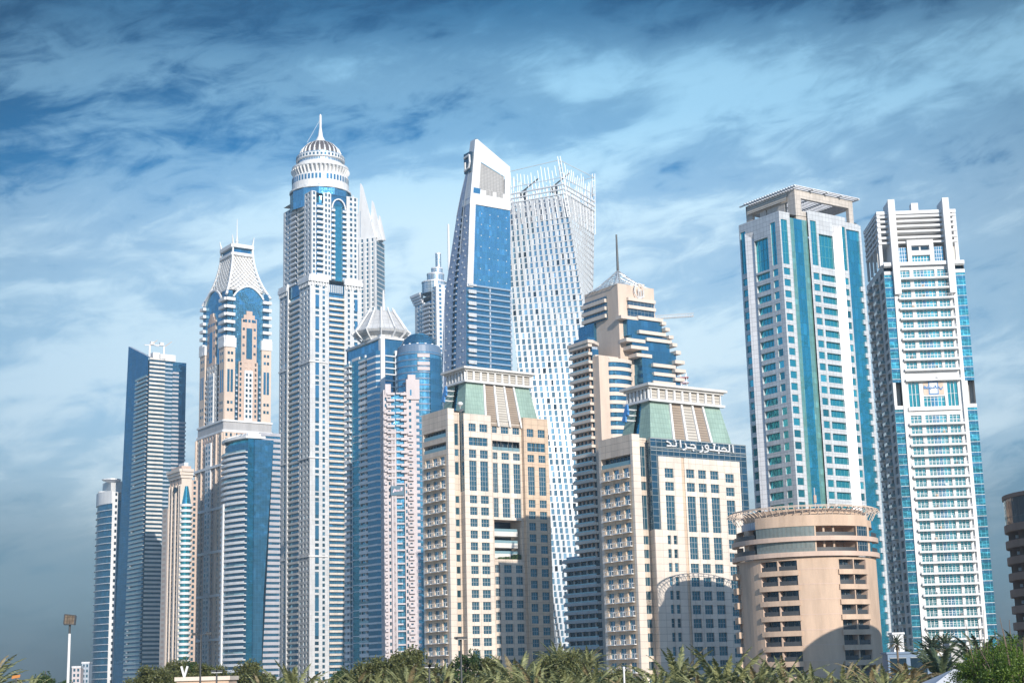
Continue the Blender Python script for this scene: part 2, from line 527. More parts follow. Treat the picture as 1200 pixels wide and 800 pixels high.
def arc(cx, cy, r, a0, a1, n):
    return [(cx + r * math.cos(rad(a0 + (a1 - a0) * i / n)), cy + r * math.sin(rad(a0 + (a1 - a0) * i / n))) for i in range(n + 1)]
YAW = rad(34.5)
HAZE_DENSITY = 0.00013
R0 = Face((0, 0), (1, 0))
def Lf(wy): return Face((0, wy), (0, 0))
# ------------------------------------------------------------------ ground
def structure(name, mb):
    o = mb.build(name); o['kind'] = 'structure'; return o
g = MB(); g.poly([(-9000, -3000, 0), (9000, -3000, 0), (9000, 14000, 0), (-9000, 14000, 0)], M['sandground']); structure('ground', g)
g = MB(); g.poly([(-900, 196, 0.004), (900, 196, 0.004), (900, 214, 0.004), (-900, 214, 0.004)], M['asphalt']); structure('road', g)
g = MB()
for k, y in enumerate((192.5, 217.5)):
    g.box(-900, 900, y - 2.4, y + 2.4, -0.2, 0.13, M['concrete'])
structure('pavement', g)
g = MB()
for x in range(-880, 880, 9): g.poly([(x, 204.9, 0.008), (x + 3, 204.9, 0.008), (x + 3, 205.1, 0.008), (x, 205.1, 0.008)], M['white'])
structure('road_markings', g)

def zr(B, F, px, py): return B.hit(px, py, F)[1]
def ur(B, F, px, py): return B.hit(px, py, F)[0]

def stroke_sign(mb, B, F, strokes, w, mat, out=0.35, thick=0.15):
    """raised strokes on a wall, given as picture points on that wall"""
    for st in strokes:
        P = [B.hit(x, y, F) for x, y in st]
        for (u0, z0), (u1, z1) in zip(P[:-1], P[1:]):
            d = Vector((u1 - u0, z1 - z0))
            if d.length < 1e-4: continue
            d.normalize(); n = Vector((-d.y, d.x)) * w / 2; e = d * w * 0.35
            q = [(u0 - e.x + n.x, z0 - e.y + n.y), (u0 - e.x - n.x, z0 - e.y - n.y), (u1 + e.x - n.x, z1 + e.y - n.y), (u1 + e.x + n.x, z1 + e.y + n.y)]
            mb.poly([F.pt(a, b, out) for a, b in q], mat)
            for i in range(4):
                a, b = q[i], q[(i + 1) % 4]
                mb.quad(F.pt(*a, out - thick), F.pt(*b, out - thick), F.pt(*b, out), F.pt(*a, out), mat)

# ------------------------------------------------------------------ the two cream hotel towers with green roofs
def hotel_roof(B, wx, wy, base_py, top_py, band_py, cornice_py, inset, x0=1.2, y0=1.2):
    z0 = B.zat(x0, y0, base_py)
    z1 = B.zat(x0 + inset, y0 + inset, top_py)
    z2 = B.zat(x0 + inset, y0 + inset, band_py)
    z3 = B.zat(x0 + inset, y0 + inset, cornice_py)
    bx, by = wx - 1.2, wy - 1.2
    base = [(x0, y0), (bx, y0), (bx, by), (x0, by)]
    top = [(x0 + inset, y0 + inset), (bx - inset, y0 + inset), (bx - inset, by - inset), (x0 + inset, by - inset)]
    def seg(side, f0, f1, mat, mb, out=0.0, za=None, zb=None):
        a, b = base[side], base[(side + 1) % 4]; c, d = top[side], top[(side + 1) % 4]
        lo = z0 if za is None else za; hi = z1 if zb is None else zb
        def P(f, t):
            p = Vector(a).lerp(Vector(b), f); q = Vector(c).lerp(Vector(d), f)
            r = p.lerp(q, t); e = (Vector(b) - Vector(a)).normalized(); n = Vector((e.y, -e.x))
            r = r + n * out
            return (r.x, r.y, z0 + (z1 - z0) * t)
        t0 = -.17 if side == 0 and .26 < (f0 + f1) / 2 < .74 else 0
        mb.quad(P(f0, t0), P(f1, t0), P(f1, 1), P(f0, 1), mat)
        if out > 0:
            def Q(f, t):
                p = Vector(P(f, t)); e = (Vector(b) - Vector(a)).normalized(); n = Vector((e.y, -e.x))
                return (p.x - n.x * out, p.y - n.y * out, p.z)
            mb.quad(P(f0, 0), Q(f0, 0), Q(f0, 1), P(f0, 1), mat); mb.quad(P(f1, 0), Q(f1, 0), Q(f1, 1), P(f1, 1), mat)
    rf = B.part('roof')
    for s_ in (0, 1, 2):
        for f0, f1, m in ((0, .27, 'copper'), (.27, .43, 'louvre'), (.43, .585, 'louvrelite'), (.585, .735, 'louvre'), (.735, 1, 'copper')):
            seg(s_, f0, f1, M[m], rf)
    for f0, f1, m in ((0, .40, 'copper'), (.40, .60, 'copper'), (.60, 1, 'copper')):
        if f0 != .40: seg(3, f0, f1, M[m], rf)
    rf.poly([(p[0], p[1], z1) for p in top], M['concrete'])
    gs = B.part('roof_window'); seg(3, .40, .60, M['gtealc'], gs, -0.6)
    rb = B.part('roof_rib')
    for f in (.27, .43, .585, .735): seg(0, f - .012, f + .012, M['white'], rb, 0.5)
    # louvre band under the cornice
    bd = B.part('louvre_band')
    i2 = inset - 0.2
    tb = [(x0 + i2, y0 + i2), (bx - i2, y0 + i2), (bx - i2, by - i2), (x0 + i2, by - i2)]
    bd.hexa(tb, z1 + 0.004, z2, M['louvrelite'])
    for s_ in (0, 3):
        F = Face(tb[s_], tb[(s_ + 1) % 4])
        n = 9 if s_ == 0 else 6
        for i in range(n + 1):
            u = F.w * i / n
            fbox(bd, F, max(0.01, u - .3), min(F.w - .01, u + .3), z1 + .01, z2 - .01, 0.0, 0.5, M['white'])
        fbox(bd, F, -0.9, F.w + 0.9, z1 - 0.35, z1 + 0.25, 0.006, 1.0, M['white'])
    cn = B.part('cornice')
    o = 1.5
    c0 = [(x0 + i2 - o * .5, y0 + i2 - o * .5), (bx - i2 + o * .5, y0 + i2 - o * .5), (bx - i2 + o * .5, by - i2 + o * .5), (x0 + i2 - o * .5, by - i2 + o * .5)]
    c1 = [(x0 + i2 - o, y0 + i2 - o), (bx - i2 + o, y0 + i2 - o), (bx - i2 + o, by - i2 + o), (x0 + i2 - o, by - i2 + o)]
    cn.hexa(c0, z2 + .003, z2 + (z3 - z2) * .45, M['offwhite'])
    cn.hexa(c1, z2 + (z3 - z2) * .45 + .003, z3, M['offwhite'])
    # round emblem on brackets standing off the left roof slope
    return z0, z1, base, top

def emblem(B, base, top, z0, z1):
    mb = B.part('emblem')
    a, b = Vector(base[3]), Vector(base[0]); c, d = Vector(top[3]), Vector(top[0])
    def P(f, t, out):
        r = a.lerp(b, f).lerp(c.lerp(d, f), t); e = (b - a).normalized(); n = Vector((e.y, -e.x))
        r = r + n * out
        return (r.x, r.y, z0 + (z1 - z0) * t)
    blue = M['gcurt']
    for f0, t0, f1, t1 in ((.30, .52, .36, .93), (.40, .50, .34, .80), (.36, .93, .46, .66), (.30, .60, .47, .78)):
        mb.bar(P(f0, t0, 3.0), P(f1, t1, 3.0), .55, .55, M['emblemblue'])
    for t in (.55, .68, .82):
        for f in (.34, .42):
            mb.tube(P(f, t, 0.0), P(f, t, 3.0), .12, M['white'], 5)
M['emblemblue'] = wall_mat('emblem_blue', (0.06, 0.22, 0.50), 0.5, 0.05)

FH = 3.4
def floors_down(zt, zmin, fh=FH):
    z = zt; out = []
    while z > zmin: out.append(z); z -= fh
    return out

def hotel_balcony(B, F, u0, u1, z):
    """small balcony: slab, thin top rail and glass below it"""
    mb = B.many('balcony')
    d = .75
    fbox(mb, F, u0, u1, z - .22, z, 0.0, d, M['white'])
    mb = mb.sub('rail')
    fbox(mb, F, u0 + .01, u1 - .01, z + .95, z + 1.05, d - .1, d - .01, M['white'])
    for k in range(5): fbox(mb, F, u0 + .2 + (u1 - u0 - .4) * k / 4 - .03, u0 + .2 + (u1 - u0 - .4) * k / 4 + .03, z + .003, z + .948, d - .08, d - .04, M['white'])
    for a in (u0, u1 - .1): fbox(mb, F, a + .01, a + .09, z + .003, z + .948, d - .11, d - .062, M['white']); fbox(mb, F, a + .012, a + .088, z + .95, z + 1.04, .003, d - .102, M['white'])
# --- left hotel tower
def hotel_left():
    B = Bld('hotel_tower', 'cream hotel tower with sloping green roof and open balcony recess in its middle, no lettering', 543, 484, 445, YAW, 'hotel', 'cream hotel towers with green roofs')
    wx, _ = B.widths(494, 487, 641, 494)
    # the wing at the left end
    e = 1.5
    E = Face((0, e), (1, e))
    x1, x2 = ur(B, E, 524.5, 480), ur(B, E, 532, 480)
    E3 = Face((0, 3.2), (1, 3.2)); x3 = ur(B, E3, 538, 482)
    LW = Face((x1, 100), (x1, e)); uL = ur(B, LW, 494, 487)
    wy = 100 - uL
    LW = Face((x1, wy), (x1, e))
    wall = B.part('wall')
    zt = zr(B, LW, 524, 478)
    # left wing face: three columns of balcony doors
    w = LW.w
    zl1a, zl1b = zr(B, LW, 512, 514), zr(B, LW, 512, 505)
    zl2a, zl2b = zr(B, LW, 512, 529), zr(B, LW, 512, 520)
    cols = [(.12, .29), (.40, .57), (.68, .85)]
    fl = floors_down(zr(B, LW, 512, 535), 4)
    cut = [0] + [c for ab in cols for c in ab] + [1]
    mat = M['beigetile']
    strip(wall, LW, 0, w * .06, 0, zt, [], .5, M['creamlite'])
    strip(wall, LW, w * .06, w * .92, zl2b + .4, zt - .003, [(zl1a, zl1b)], 1.6, M['cream'])
    strip(wall, LW, w * .06, w * .92, fl[0] + .2, zl2b + .4, [(zl2a, zl2b)], 1.6, M['cream'])
    strip(wall, LW, w * .92, w, 0, zt, [], .5, M['creamlite'])
    us = [w * .06] + [w * c for ab in cols for c in ab] + [w * .92]
    for i in range(len(us) - 1):
        ops = [(z - 2.75, z - .35) for z in fl] if i % 2 == 1 else []
        strip(wall, LW, us[i], us[i + 1], 0, fl[0] + .2, ops, .45, mat)
    for z in fl:
        for a, b in cols:
            window(B, LW, w * a, w * b, z - 2.75, z - .35, .45, M['gblue'], M['white'], 2, 2, .07)
            hotel_balcony(B, LW, w * (a - .03), w * (b + .03), z - 2.75)
    for za, zb in ((zl1a, zl1b), (zl2a, zl2b)):
        window(B, LW, w * .06, w * .92, za, zb, 1.6, M['gdark'], M['frame'], 8, 1, .08)
        fbox(B.many('balcony'), LW, w * .07, w * .91, za + .003, za + 1.1, -.3, -.15, M['railglass'])
    # ends, filler and chamfer
    F = Face((x1, e), (x2, e)); plan_wall(wall, [(x1, e), (x2, e), (x2, 3.2)], 0, zt, M['creamlite'])
    ztf = zr(B, E3, 535, 483)
    FL = Face((x2, 3.2), (x3, 3.2))
    fz = [zr(B, E3, 535, y) for y in (500, 521.5, 526, 534, 541, 556)]
    nar = [(fz[1], fz[0] + 1), (fz[3], fz[2]), (fz[5], fz[4])] + [(z - 2.2, z - .2) for z in floors_down(zr(B, E3, 535, 580), 4)]
    strip(wall, FL, 0, FL.w * .38, 0, ztf, [], .3, M['cream'])
    strip(wall, FL, FL.w * .38, FL.w * .85, 0, ztf, nar, .3, M['cream'])
    strip(wall, FL, FL.w * .85, FL.w, 0, ztf, [], .3, M['cream'])
    for a, b in nar: window(B, FL, FL.w * .38, FL.w * .85, a, b, .3, M['gwin'], M['frame'], 1, max(1, int((b - a) / 2.2)), .08)
    CH = Face((x3, 3.2), (0, 0))
    zc = zr(B, CH, 540, 576); ztc = zr(B, CH, 541, 482)
    strip(wall, CH, 0, CH.w, 0, zc, [], .3, M['creamlite'])
    gb = B.part('corner_glass')
    plan_wall(gb, [CH.pt(0, 0, -.15)[:2], CH.pt(CH.w, 0, -.15)[:2]], zc, ztc, M['gnavy'])
    strip(wall, CH, 0, CH.w, ztc, ztc + .8, [], .3, M['creamlite'])
    # right face: three sections
    A = Face((0, 0), (1, 0)); CC = Face((0, 1.0), (1, 1.0)); D = Face((0, -.35), (1, -.35))
    ua0, ua1 = 0, ur(B, A, 575.5, 500)
    ud0, ud1 = ur(B, D, 613.5, 500), wx
    # section A
    zA = zr(B, A, 556, 485)
    def rows(F, px, ys): return [(zr(B, F, px, y1), zr(B, F, px, y0)) for y0, y1 in ys]
    rA = rows(A, 560, [(496.5, 505.5), (512.5, 522), (527, 536.5), (540, 575)]) + [(z - 2.3, z) for z in floors_down(zr(B, A, 560, 580.3), 4)]
    cA = [ur(B, A, p, 545) for p in (550, 558.5, 562.8, 572)]
    def section(F, c, r, zt, mat, u0, u1, wide=None):
        us = [u0] + c + [u1]
        for i in range(len(us) - 1):
            ops = list(r) if i % 2 == 1 else []
            if wide is not None and 0 < i < len(us) - 2 and i % 2 == 0: ops = [r[wide]]
            strip(wall, F, us[i], us[i + 1], 0, zt, ops, .35, mat)
        for k, (a, b) in enumerate(r):
            nz = max(2, int((b - a) / 1.3))
            if k == wide:
                window(B, F, c[0], c[-1], a, b, .35, M['gwin'], M['frame'], len(c), 2, .07)
            else:
                for i in range(0, len(c), 2): window(B, F, c[i], c[i + 1], a, b, .35, M['gwin'], M['frame'], 3, nz, .07)
    section(A, cA, rA, zA, M['creamlite'], ua0, ua1, 1)
    plan_wall(wall, [(ua1, 0), (ua1, 1.0)], 0, zA, M['creamlite'])
    # centre
    zC = zr(B, CC, 593, 496.5)
    pc = [577.5, 583.3, 588, 596.8, 601.6, 609.6]
    cC = [ur(B, CC, p, 545) for p in pc]
    v0, v1 = zr(B, CC, 595, 655), zr(B, CC, 595, 609)
    rC = rows(CC, 593, [(498.5, 508), (517, 528), (530.5, 538.5), (543, 577.5), (583.5, 606)])
    rC2 = [(z - 2.3, z) for z in floors_down(zr(B, CC, 593, 661.5), 4)]
    us = [ua1] + cC + [ud0]
    for i in range(len(us) - 1):
        win = i % 2 == 1; mid = 0 < i < len(us) - 2
        ops = list(rC) + list(rC2) if win else ([rC[1]] if mid else [])
        up = [o for o in ops if o[0] > v1]; lo = [o for o in ops if o[1] < v0]
        if mid:
            strip(wall, CC, us[i], us[i + 1], v1, zC, up, .35, M['creamlite']); strip(wall, CC, us[i], us[i + 1], 0, v0, lo, .35, M['cream'])
        else: strip(wall, CC, us[i], us[i + 1], 0, zC, ops, .35, M['cream'])
    for k, (a, b) in enumerate(rC + rC2):
        if k == 1:
            window(B, CC, cC[0], cC[-1], a, b, 1.8, M['gdark'], M['frame'], 6, 1, .07)
            fbox(B.many('balcony'), CC, cC[0] + .01, cC[-1] - .01, a + .003, a + 1.05, -.3, -.18, M['railglass'])
            continue
        for i in range(0, 6, 2): window(B, CC, cC[i], cC[i + 1], a, b, .35, M['gwin'], M['frame'], 3, max(2, int((b - a) / 1.3)), .07)
    rec = B.part('recess')
    V = CC; dpt = 6.0
    rec.quad(V.pt(cC[0], v0, -dpt), V.pt(cC[-1], v0, -dpt), V.pt(cC[-1], v1, -dpt), V.pt(cC[0], v1, -dpt), M['gdark'])
    for u in (cC[0], cC[-1]): rec.quad(V.pt(u, v0, 0), V.pt(u, v0, -dpt), V.pt(u, v1, -dpt), V.pt(u, v1, 0), M['cream'])
    for z in (v0, v1): rec.quad(V.pt(cC[0], z, 0), V.pt(cC[-1], z, 0), V.pt(cC[-1], z, -dpt), V.pt(cC[0], z, -dpt), M['cream'])
    for py in (624, 637.5, 650):
        z = zr(B, CC, 593, py)
        mb = B.many('balcony')
        fbox(mb, V, cC[0] + .02, cC[-1] - .8, z - .9, z + .5, -5.5, -1.2, M['offwhite'])
        fbox(mb, V, cC[0] + .02, cC[-1] - .8, z + .503, z + 1.3, -1.4, -1.3, M['railglass'])
    pl = B.part('planter')
    for i in range(46):
        u = cC[0] + rnd.random() ** .5 * (cC[-1] - cC[0] - .8) + .4
        h = .5 + 1.6 * rnd.random() * (u - cC[0]) / (cC[-1] - cC[0])
        o = -.4 - rnd.random() * 1.2
        for q in range(3):
            a = rnd.random() * 6.28; dx, dy = .35 * math.cos(a), .35 * math.sin(a)
            p = V.pt(u, 0, o)
            pl.poly([(p[0] - dx, p[1] - dy, v0), (p[0] + dx, p[1] + dy, v0), (p[0] + dx * 1.3, p[1] + dy * 1.3 - .2, v0 + h), (p[0] - dx * .6, p[1] - dy, v0 + h * .9)], M['leafgreen'])
    # section D
    zD = zr(B, D, 625, 490)
    rD = rows(D, 627, [(503, 512.2), (519, 529), (533, 541.5), (547, 580)]) + [(z - 2.3, z) for z in floors_down(zr(B, D, 627, 585.5), 4)]
    cD = [ur(B, D, p, 545) for p in (618.5, 626.3, 631.3, 639.6)]
    section(D, cD, rD, zD, M['orange'], ud0, ud1, 1)
    plan_wall(wall, [(ud0, 1.0), (ud0, -.35)], 0, zD, M['orange'])
    plan_wall(wall, [(wx, -.35), (wx, wy), (x1, wy)], 0, zD, M['cream'])
    wall.poly([(x1, e, zt - .1), (x2, e, zt - .1), (x2, 3.2, zt - .1), (wx, 1.0, zC - .1), (wx, wy, zC - .1), (x1, wy, zt - .1)], M['concrete'])
    z0, z1, base, top = hotel_roof(B, wx - 1, wy, 489, 446.5, 434.5, 430, 2.0)
    emblem(B, base, top, z0, z1)
    # small white dish on the parapet
    dish = B.part('dish'); c = CH.pt(CH.w * .5, ztc + 2.0, .3)
    dish.lathe(c[0], c[1], [(.05, c[2] - 1.2), (.08, c[2] - .6), (.8, c[2]), (.9, c[2] + .5), (.5, c[2] + .9), (.05, c[2] + 1)], 10, M['white'])
    B.finish()
M['railglass'] = glass_mat('balcony_rail_glass', (0.30, 0.46, 0.50), 0.35, 0.15, None, 1.2, 0.1)
M['leafgreen'] = leaf_mat('planter_leaves', (0.03, 0.07, 0.02), (0.08, 0.14, 0.04))
hotel_left()

# --- right hotel tower, with the lettering
def hotel_right():
    B = Bld('hotel_tower', 'cream hotel tower with sloping green roof and white Arabic lettering on a navy glass band', 761.6, 513, 382, YAW, 'hotel', 'cream hotel towers with green roofs')
    wx, _ = B.widths(701, 517, 874, 524)
    e = 1.2
    E = Face((0, e), (1, e))
    x1, x2 = ur(B, E, 740, 508), ur(B, E, 749, 508)
    E3 = Face((0, 2.8), (1, 2.8)); x3 = ur(B, E3, 757, 514)
    LW = Face((x1, 100), (x1, e)); wy = 100 - ur(B, LW, 701, 517)
    LW = Face((x1, wy), (x1, e)); w = LW.w
    wall = B.part('wall')
    zt = zr(B, LW, 739, 508)
    la, lb = zr(B, LW, 722, 547), zr(B, LW, 722, 535)
    fl = floors_down(zr(B, LW, 722, 548.5), 3)
    cols = [(.12, .29), (.41, .58), (.70, .87)]
    strip(wall, LW, 0, w * .06, 0, zt, [], .5, M['creamlite'])
    strip(wall, LW, w * .06, w * .94, la, zt, [(la + .01, lb)], 1.6, M['cream'])
    strip(wall, LW, w * .94, w, 0, zt, [], .5, M['creamlite'])
    us = [w * .06] + [w * c for ab in cols for c in ab] + [w * .94]
    for i in range(len(us) - 1):
        strip(wall, LW, us[i], us[i + 1], 0, la, [(z - 2.75, z - .35) for z in fl] if i % 2 else [], .45, M['beigetile'])
    for z in fl:
        for a, b in cols:
            window(B, LW, w * a, w * b, z - 2.75, z - .35, .45, M['gblue'], M['white'], 2, 2, .07)
            hotel_balcony(B, LW, w * (a - .03), w * (b + .03), z - 2.75)
    window(B, LW, w * .06, w * .94, la + .01, lb, 1.6, M['gdark'], M['frame'], 8, 1, .08)
    fbox(B.many('balcony'), LW, w * .07, w * .93, la + .02, la + 1.1, -.3, -.15, M['railglass'])
    plan_wall(wall, [(x1, e), (x2, e), (x2, 2.8)], 0, zt, M['creamlite'])
    FL = Face((x2, 2.8), (x3, 2.8)); ztf = zr(B, E3, 753, 513)
    nar = [(zr(B, E3, 753, y1), zr(B, E3, 753, y0)) for y0, y1 in ((523, 558), (564, 574), (580, 620))] + [(z - 2.2, z - .1) for z in floors_down(zr(B, E3, 753, 627), 3)]
    strip(wall, FL, 0, FL.w * .3, 0, ztf, [], .3, M['cream']); strip(wall, FL, FL.w * .3, FL.w * .85, 0, ztf, nar, .3, M['cream']); strip(wall, FL, FL.w * .85, FL.w, 0, ztf, [], .3, M['cream'])
    for a, b in nar: window(B, FL, FL.w * .3, FL.w * .85, a, b, .3, M['gwin'], M['frame'], 2, max(1, int((b - a) / 2.2)), .07)
    A = Face((0, 0), (1, 0))
    CH = Face((x3, 2.8), (0, 0))
    z620 = zr(B, A, 766, 620); ztop = zr(B, A, 764, 513.5)
    gl = B.part('corner_glass')
    plan_wall(gl, [(x3, 2.8), (0, 0)], z620, ztop, M['gnavy'])
    strip(wall, CH, 0, CH.w, 0, z620, [], .3, M['creamlite'])
    # navy glass frame round the stone panel
    u1 = ur(B, A, 771.5, 560); u2 = ur(B, A, 866.5, 560)
    zb = zr(B, A, 774, 534.5)
    band = B.part('glass_band'); plan_wall(band, [(0, 0), (wx, 0)], zb, ztop, M['gnavy'])
    for py in (523.8, 527.8): 
        z = zr(B, A, 775, py); fbox(band, A, 0, wx, z - .1, z + .1, .002, .12, M['frame'])
    fbox(band, A, 0, wx, ztop, ztop + .25, -.5, .1, M['frame'])
    plan_wall(gl, [A.pt(0, 0)[:2], A.pt(u1, 0)[:2]], z620, zb, M['gnavy'])
    plan_wall(gl, [A.pt(u2, 0)[:2], A.pt(wx, 0)[:2]], 0, zb, M['gnavy'])
    plan_wall(gl, [(wx, 0), (wx, wy)], 0, ztop, M['gnavy'])
    pr = .35
    S = Face((0, -pr), (1, -pr))
    strip(wall, S, 0, u1, 0, z620, [], .3, M['creamlite'])
    wall.quad(S.pt(0, z620), S.pt(u1, z620), S.pt(u1, z620, -pr), S.pt(0, z620, -pr), M['creamlite'])
    plan_wall(wall, [(0, 0), (0, -pr)], 0, z620, M['creamlite'])
    uA1, uB1 = ur(B, S, 799.5, 560), ur(B, S, 846, 560)
    plan_wall(wall, [(u2, -pr), (u2, 0)], 0, zb, M['creamlite'])
    plan_wall(wall, [(u1, 0), (u1, -pr)], z620, zb, M['creamlite'])
    wall.quad(S.pt(u1, zb), S.pt(u2, zb), S.pt(u2, zb, -pr), S.pt(u1, zb, -pr), M['creamlite'])
    def rows(px, ys): return [(zr(B, S, px, y1), zr(B, S, px, y0)) for y0, y1 in ys]
    def section(c, r, u0, u1, mat, zt, pair=None, rec=.35):
        us = [u0] + c + [u1]
        for i in range(len(us) - 1): strip(wall, S, us[i], us[i + 1], 0, zt, r if i % 2 else [], rec, mat)
        for a, b in r:
            for i in range(0, len(c), 2): window(B, S, c[i], c[i + 1], a, b, rec, M['gwin'], M['frame'], 3, max(2, int((b - a) / 1.3)), .065)
    P_ = lambda p, y=575: ur(B, S, p, y)
    # A upper: single column; lower: pair
    zs = zr(B, S, 785, 624)
    rA = rows(785, [(548.5, 559.5), (564.5, 574.5), (580, 621)])
    cA = [P_(780), P_(790.3)]
    us = [u1, cA[0], cA[1], uA1]
    for i in range(3): strip(wall, S, us[i], us[i + 1], zs, zb, rA if i == 1 else [], .35, M['creamlite'])
    for a, b in rA: window(B, S, cA[0], cA[1], a, b, .35, M['gwin'], M['frame'], 3, max(2, int((b - a) / 1.3)), .065)
    cA2 = [P_(783, 640), P_(787, 640), P_(790, 640), P_(794.3, 640)]
    rA2 = [(z - 2.2, z) for z in floors_down(zr(B, S, 788, 627), 3)]
    us = [u1] + cA2 + [uA1]
    for i in range(5): strip(wall, S, us[i], us[i + 1], 0, zs, rA2 if i % 2 else [], .35, M['creamlite'])
    for a, b in rA2:
        for i in (0, 2): window(B, S, cA2[i], cA2[i + 1], a, b, .35, M['gwin'], M['frame'], 1, 2, .06)
    # pier line between A and B
    uB0 = P_(802.5, 560)
    strip(wall, S, uA1, uB0, 0, zb, [], .3, M['orange'], -.12)
    cB = [P_(p) for p in (805.3, 814.8, 819.3, 828.4, 833.4, 843)]
    rB = rows(824, [(550.8, 560.8), (566.4, 576.6), (582, 623.5), (629, 655.3)]) + [(z - 2.3, z) for z in floors_down(zr(B, S, 824, 660.3), 3)]
    section(cB, rB, uB0, uB1, M['creamlite'], zb)
    cC = [P_(851), P_(860.8)]
    rC = rows(856, [(555.2, 565.3), (571, 581), (586, 626)]) + [(z - 2.3, z) for z in floors_down(zr(B, S, 856, 632), 3)]
    section(cC, rC, uB1, u2, M['creamlite'], zb)
    plan_wall(wall, [(wx, wy), (x1, wy)], 0, ztop, M['cream'])
    wall.poly([(x1, e, zt - .1), (x2, e, zt - .1), (x2, 2.8, ztop - .1), (wx, 0.2, ztop - .1), (wx, wy, ztop - .1), (x1, wy, zt - .1)], M['concrete'])
    z0, z1, base, top = hotel_roof(B, wx - 2.5, wy, 514, 468.5, 455, 449.5, 2.0)
    emblem(B, base, top, z0, z1)
    # the lettering, traced as strokes on the glass band
    sg = B.part('lettering')
    T = lambda pts: [(770 + x / 12.0, 505 + y / 12.0) for x, y in pts]
    st = [[(1048, 203), (1058, 300)], [(1000, 198), (1004, 290), (850, 276)], [(893, 248), (925, 238), (950, 252), (968, 285)], [(855, 222), (853, 278), (720, 262)], [(853, 300), (853, 312)],
          [(790, 212), (786, 268)], [(778, 186), (784, 190)], [(794, 189), (800, 193)],
          [(720, 262), (690, 250), (668, 238), (662, 218), (672, 200), (692, 200), (704, 216), (708, 250), (700, 280), (676, 296), (652, 296)],
          [(618, 222), (628, 250), (622, 278), (604, 294), (588, 292)],
          [(458, 196), (488, 190), (512, 204), (530, 246), (400, 232)], [(492, 268), (498, 276)],
          [(380, 180), (392, 204), (396, 234), (382, 258), (350, 264)], [(310, 132), (320, 226)],
          [(252, 166), (256, 214), (128, 206)], [(240, 136), (246, 142)], [(122, 146), (152, 158), (180, 184), (186, 210)]]
    stroke_sign(sg, B, A, [T(s) for s in st], .34, M['white'], .5, .35)
    B.finish()
hotel_right()

# ------------------------------------------------------------------ round hotels in the foreground
def round_hotel(B, r, top_z, fh, wallm, a_view, detail=True):
    """drum shaped hotel; angles are measured from the line towards the camera, positive to the right"""
    def A(d): return -90 + a_view + d
    def ar(d0, d1, rr, n=None): return arc(0, 0, rr, A(d0), A(d1), n or max(2, int(abs(d1 - d0) / 4)))
    wall = B.part('wall')
    return A, ar, wall

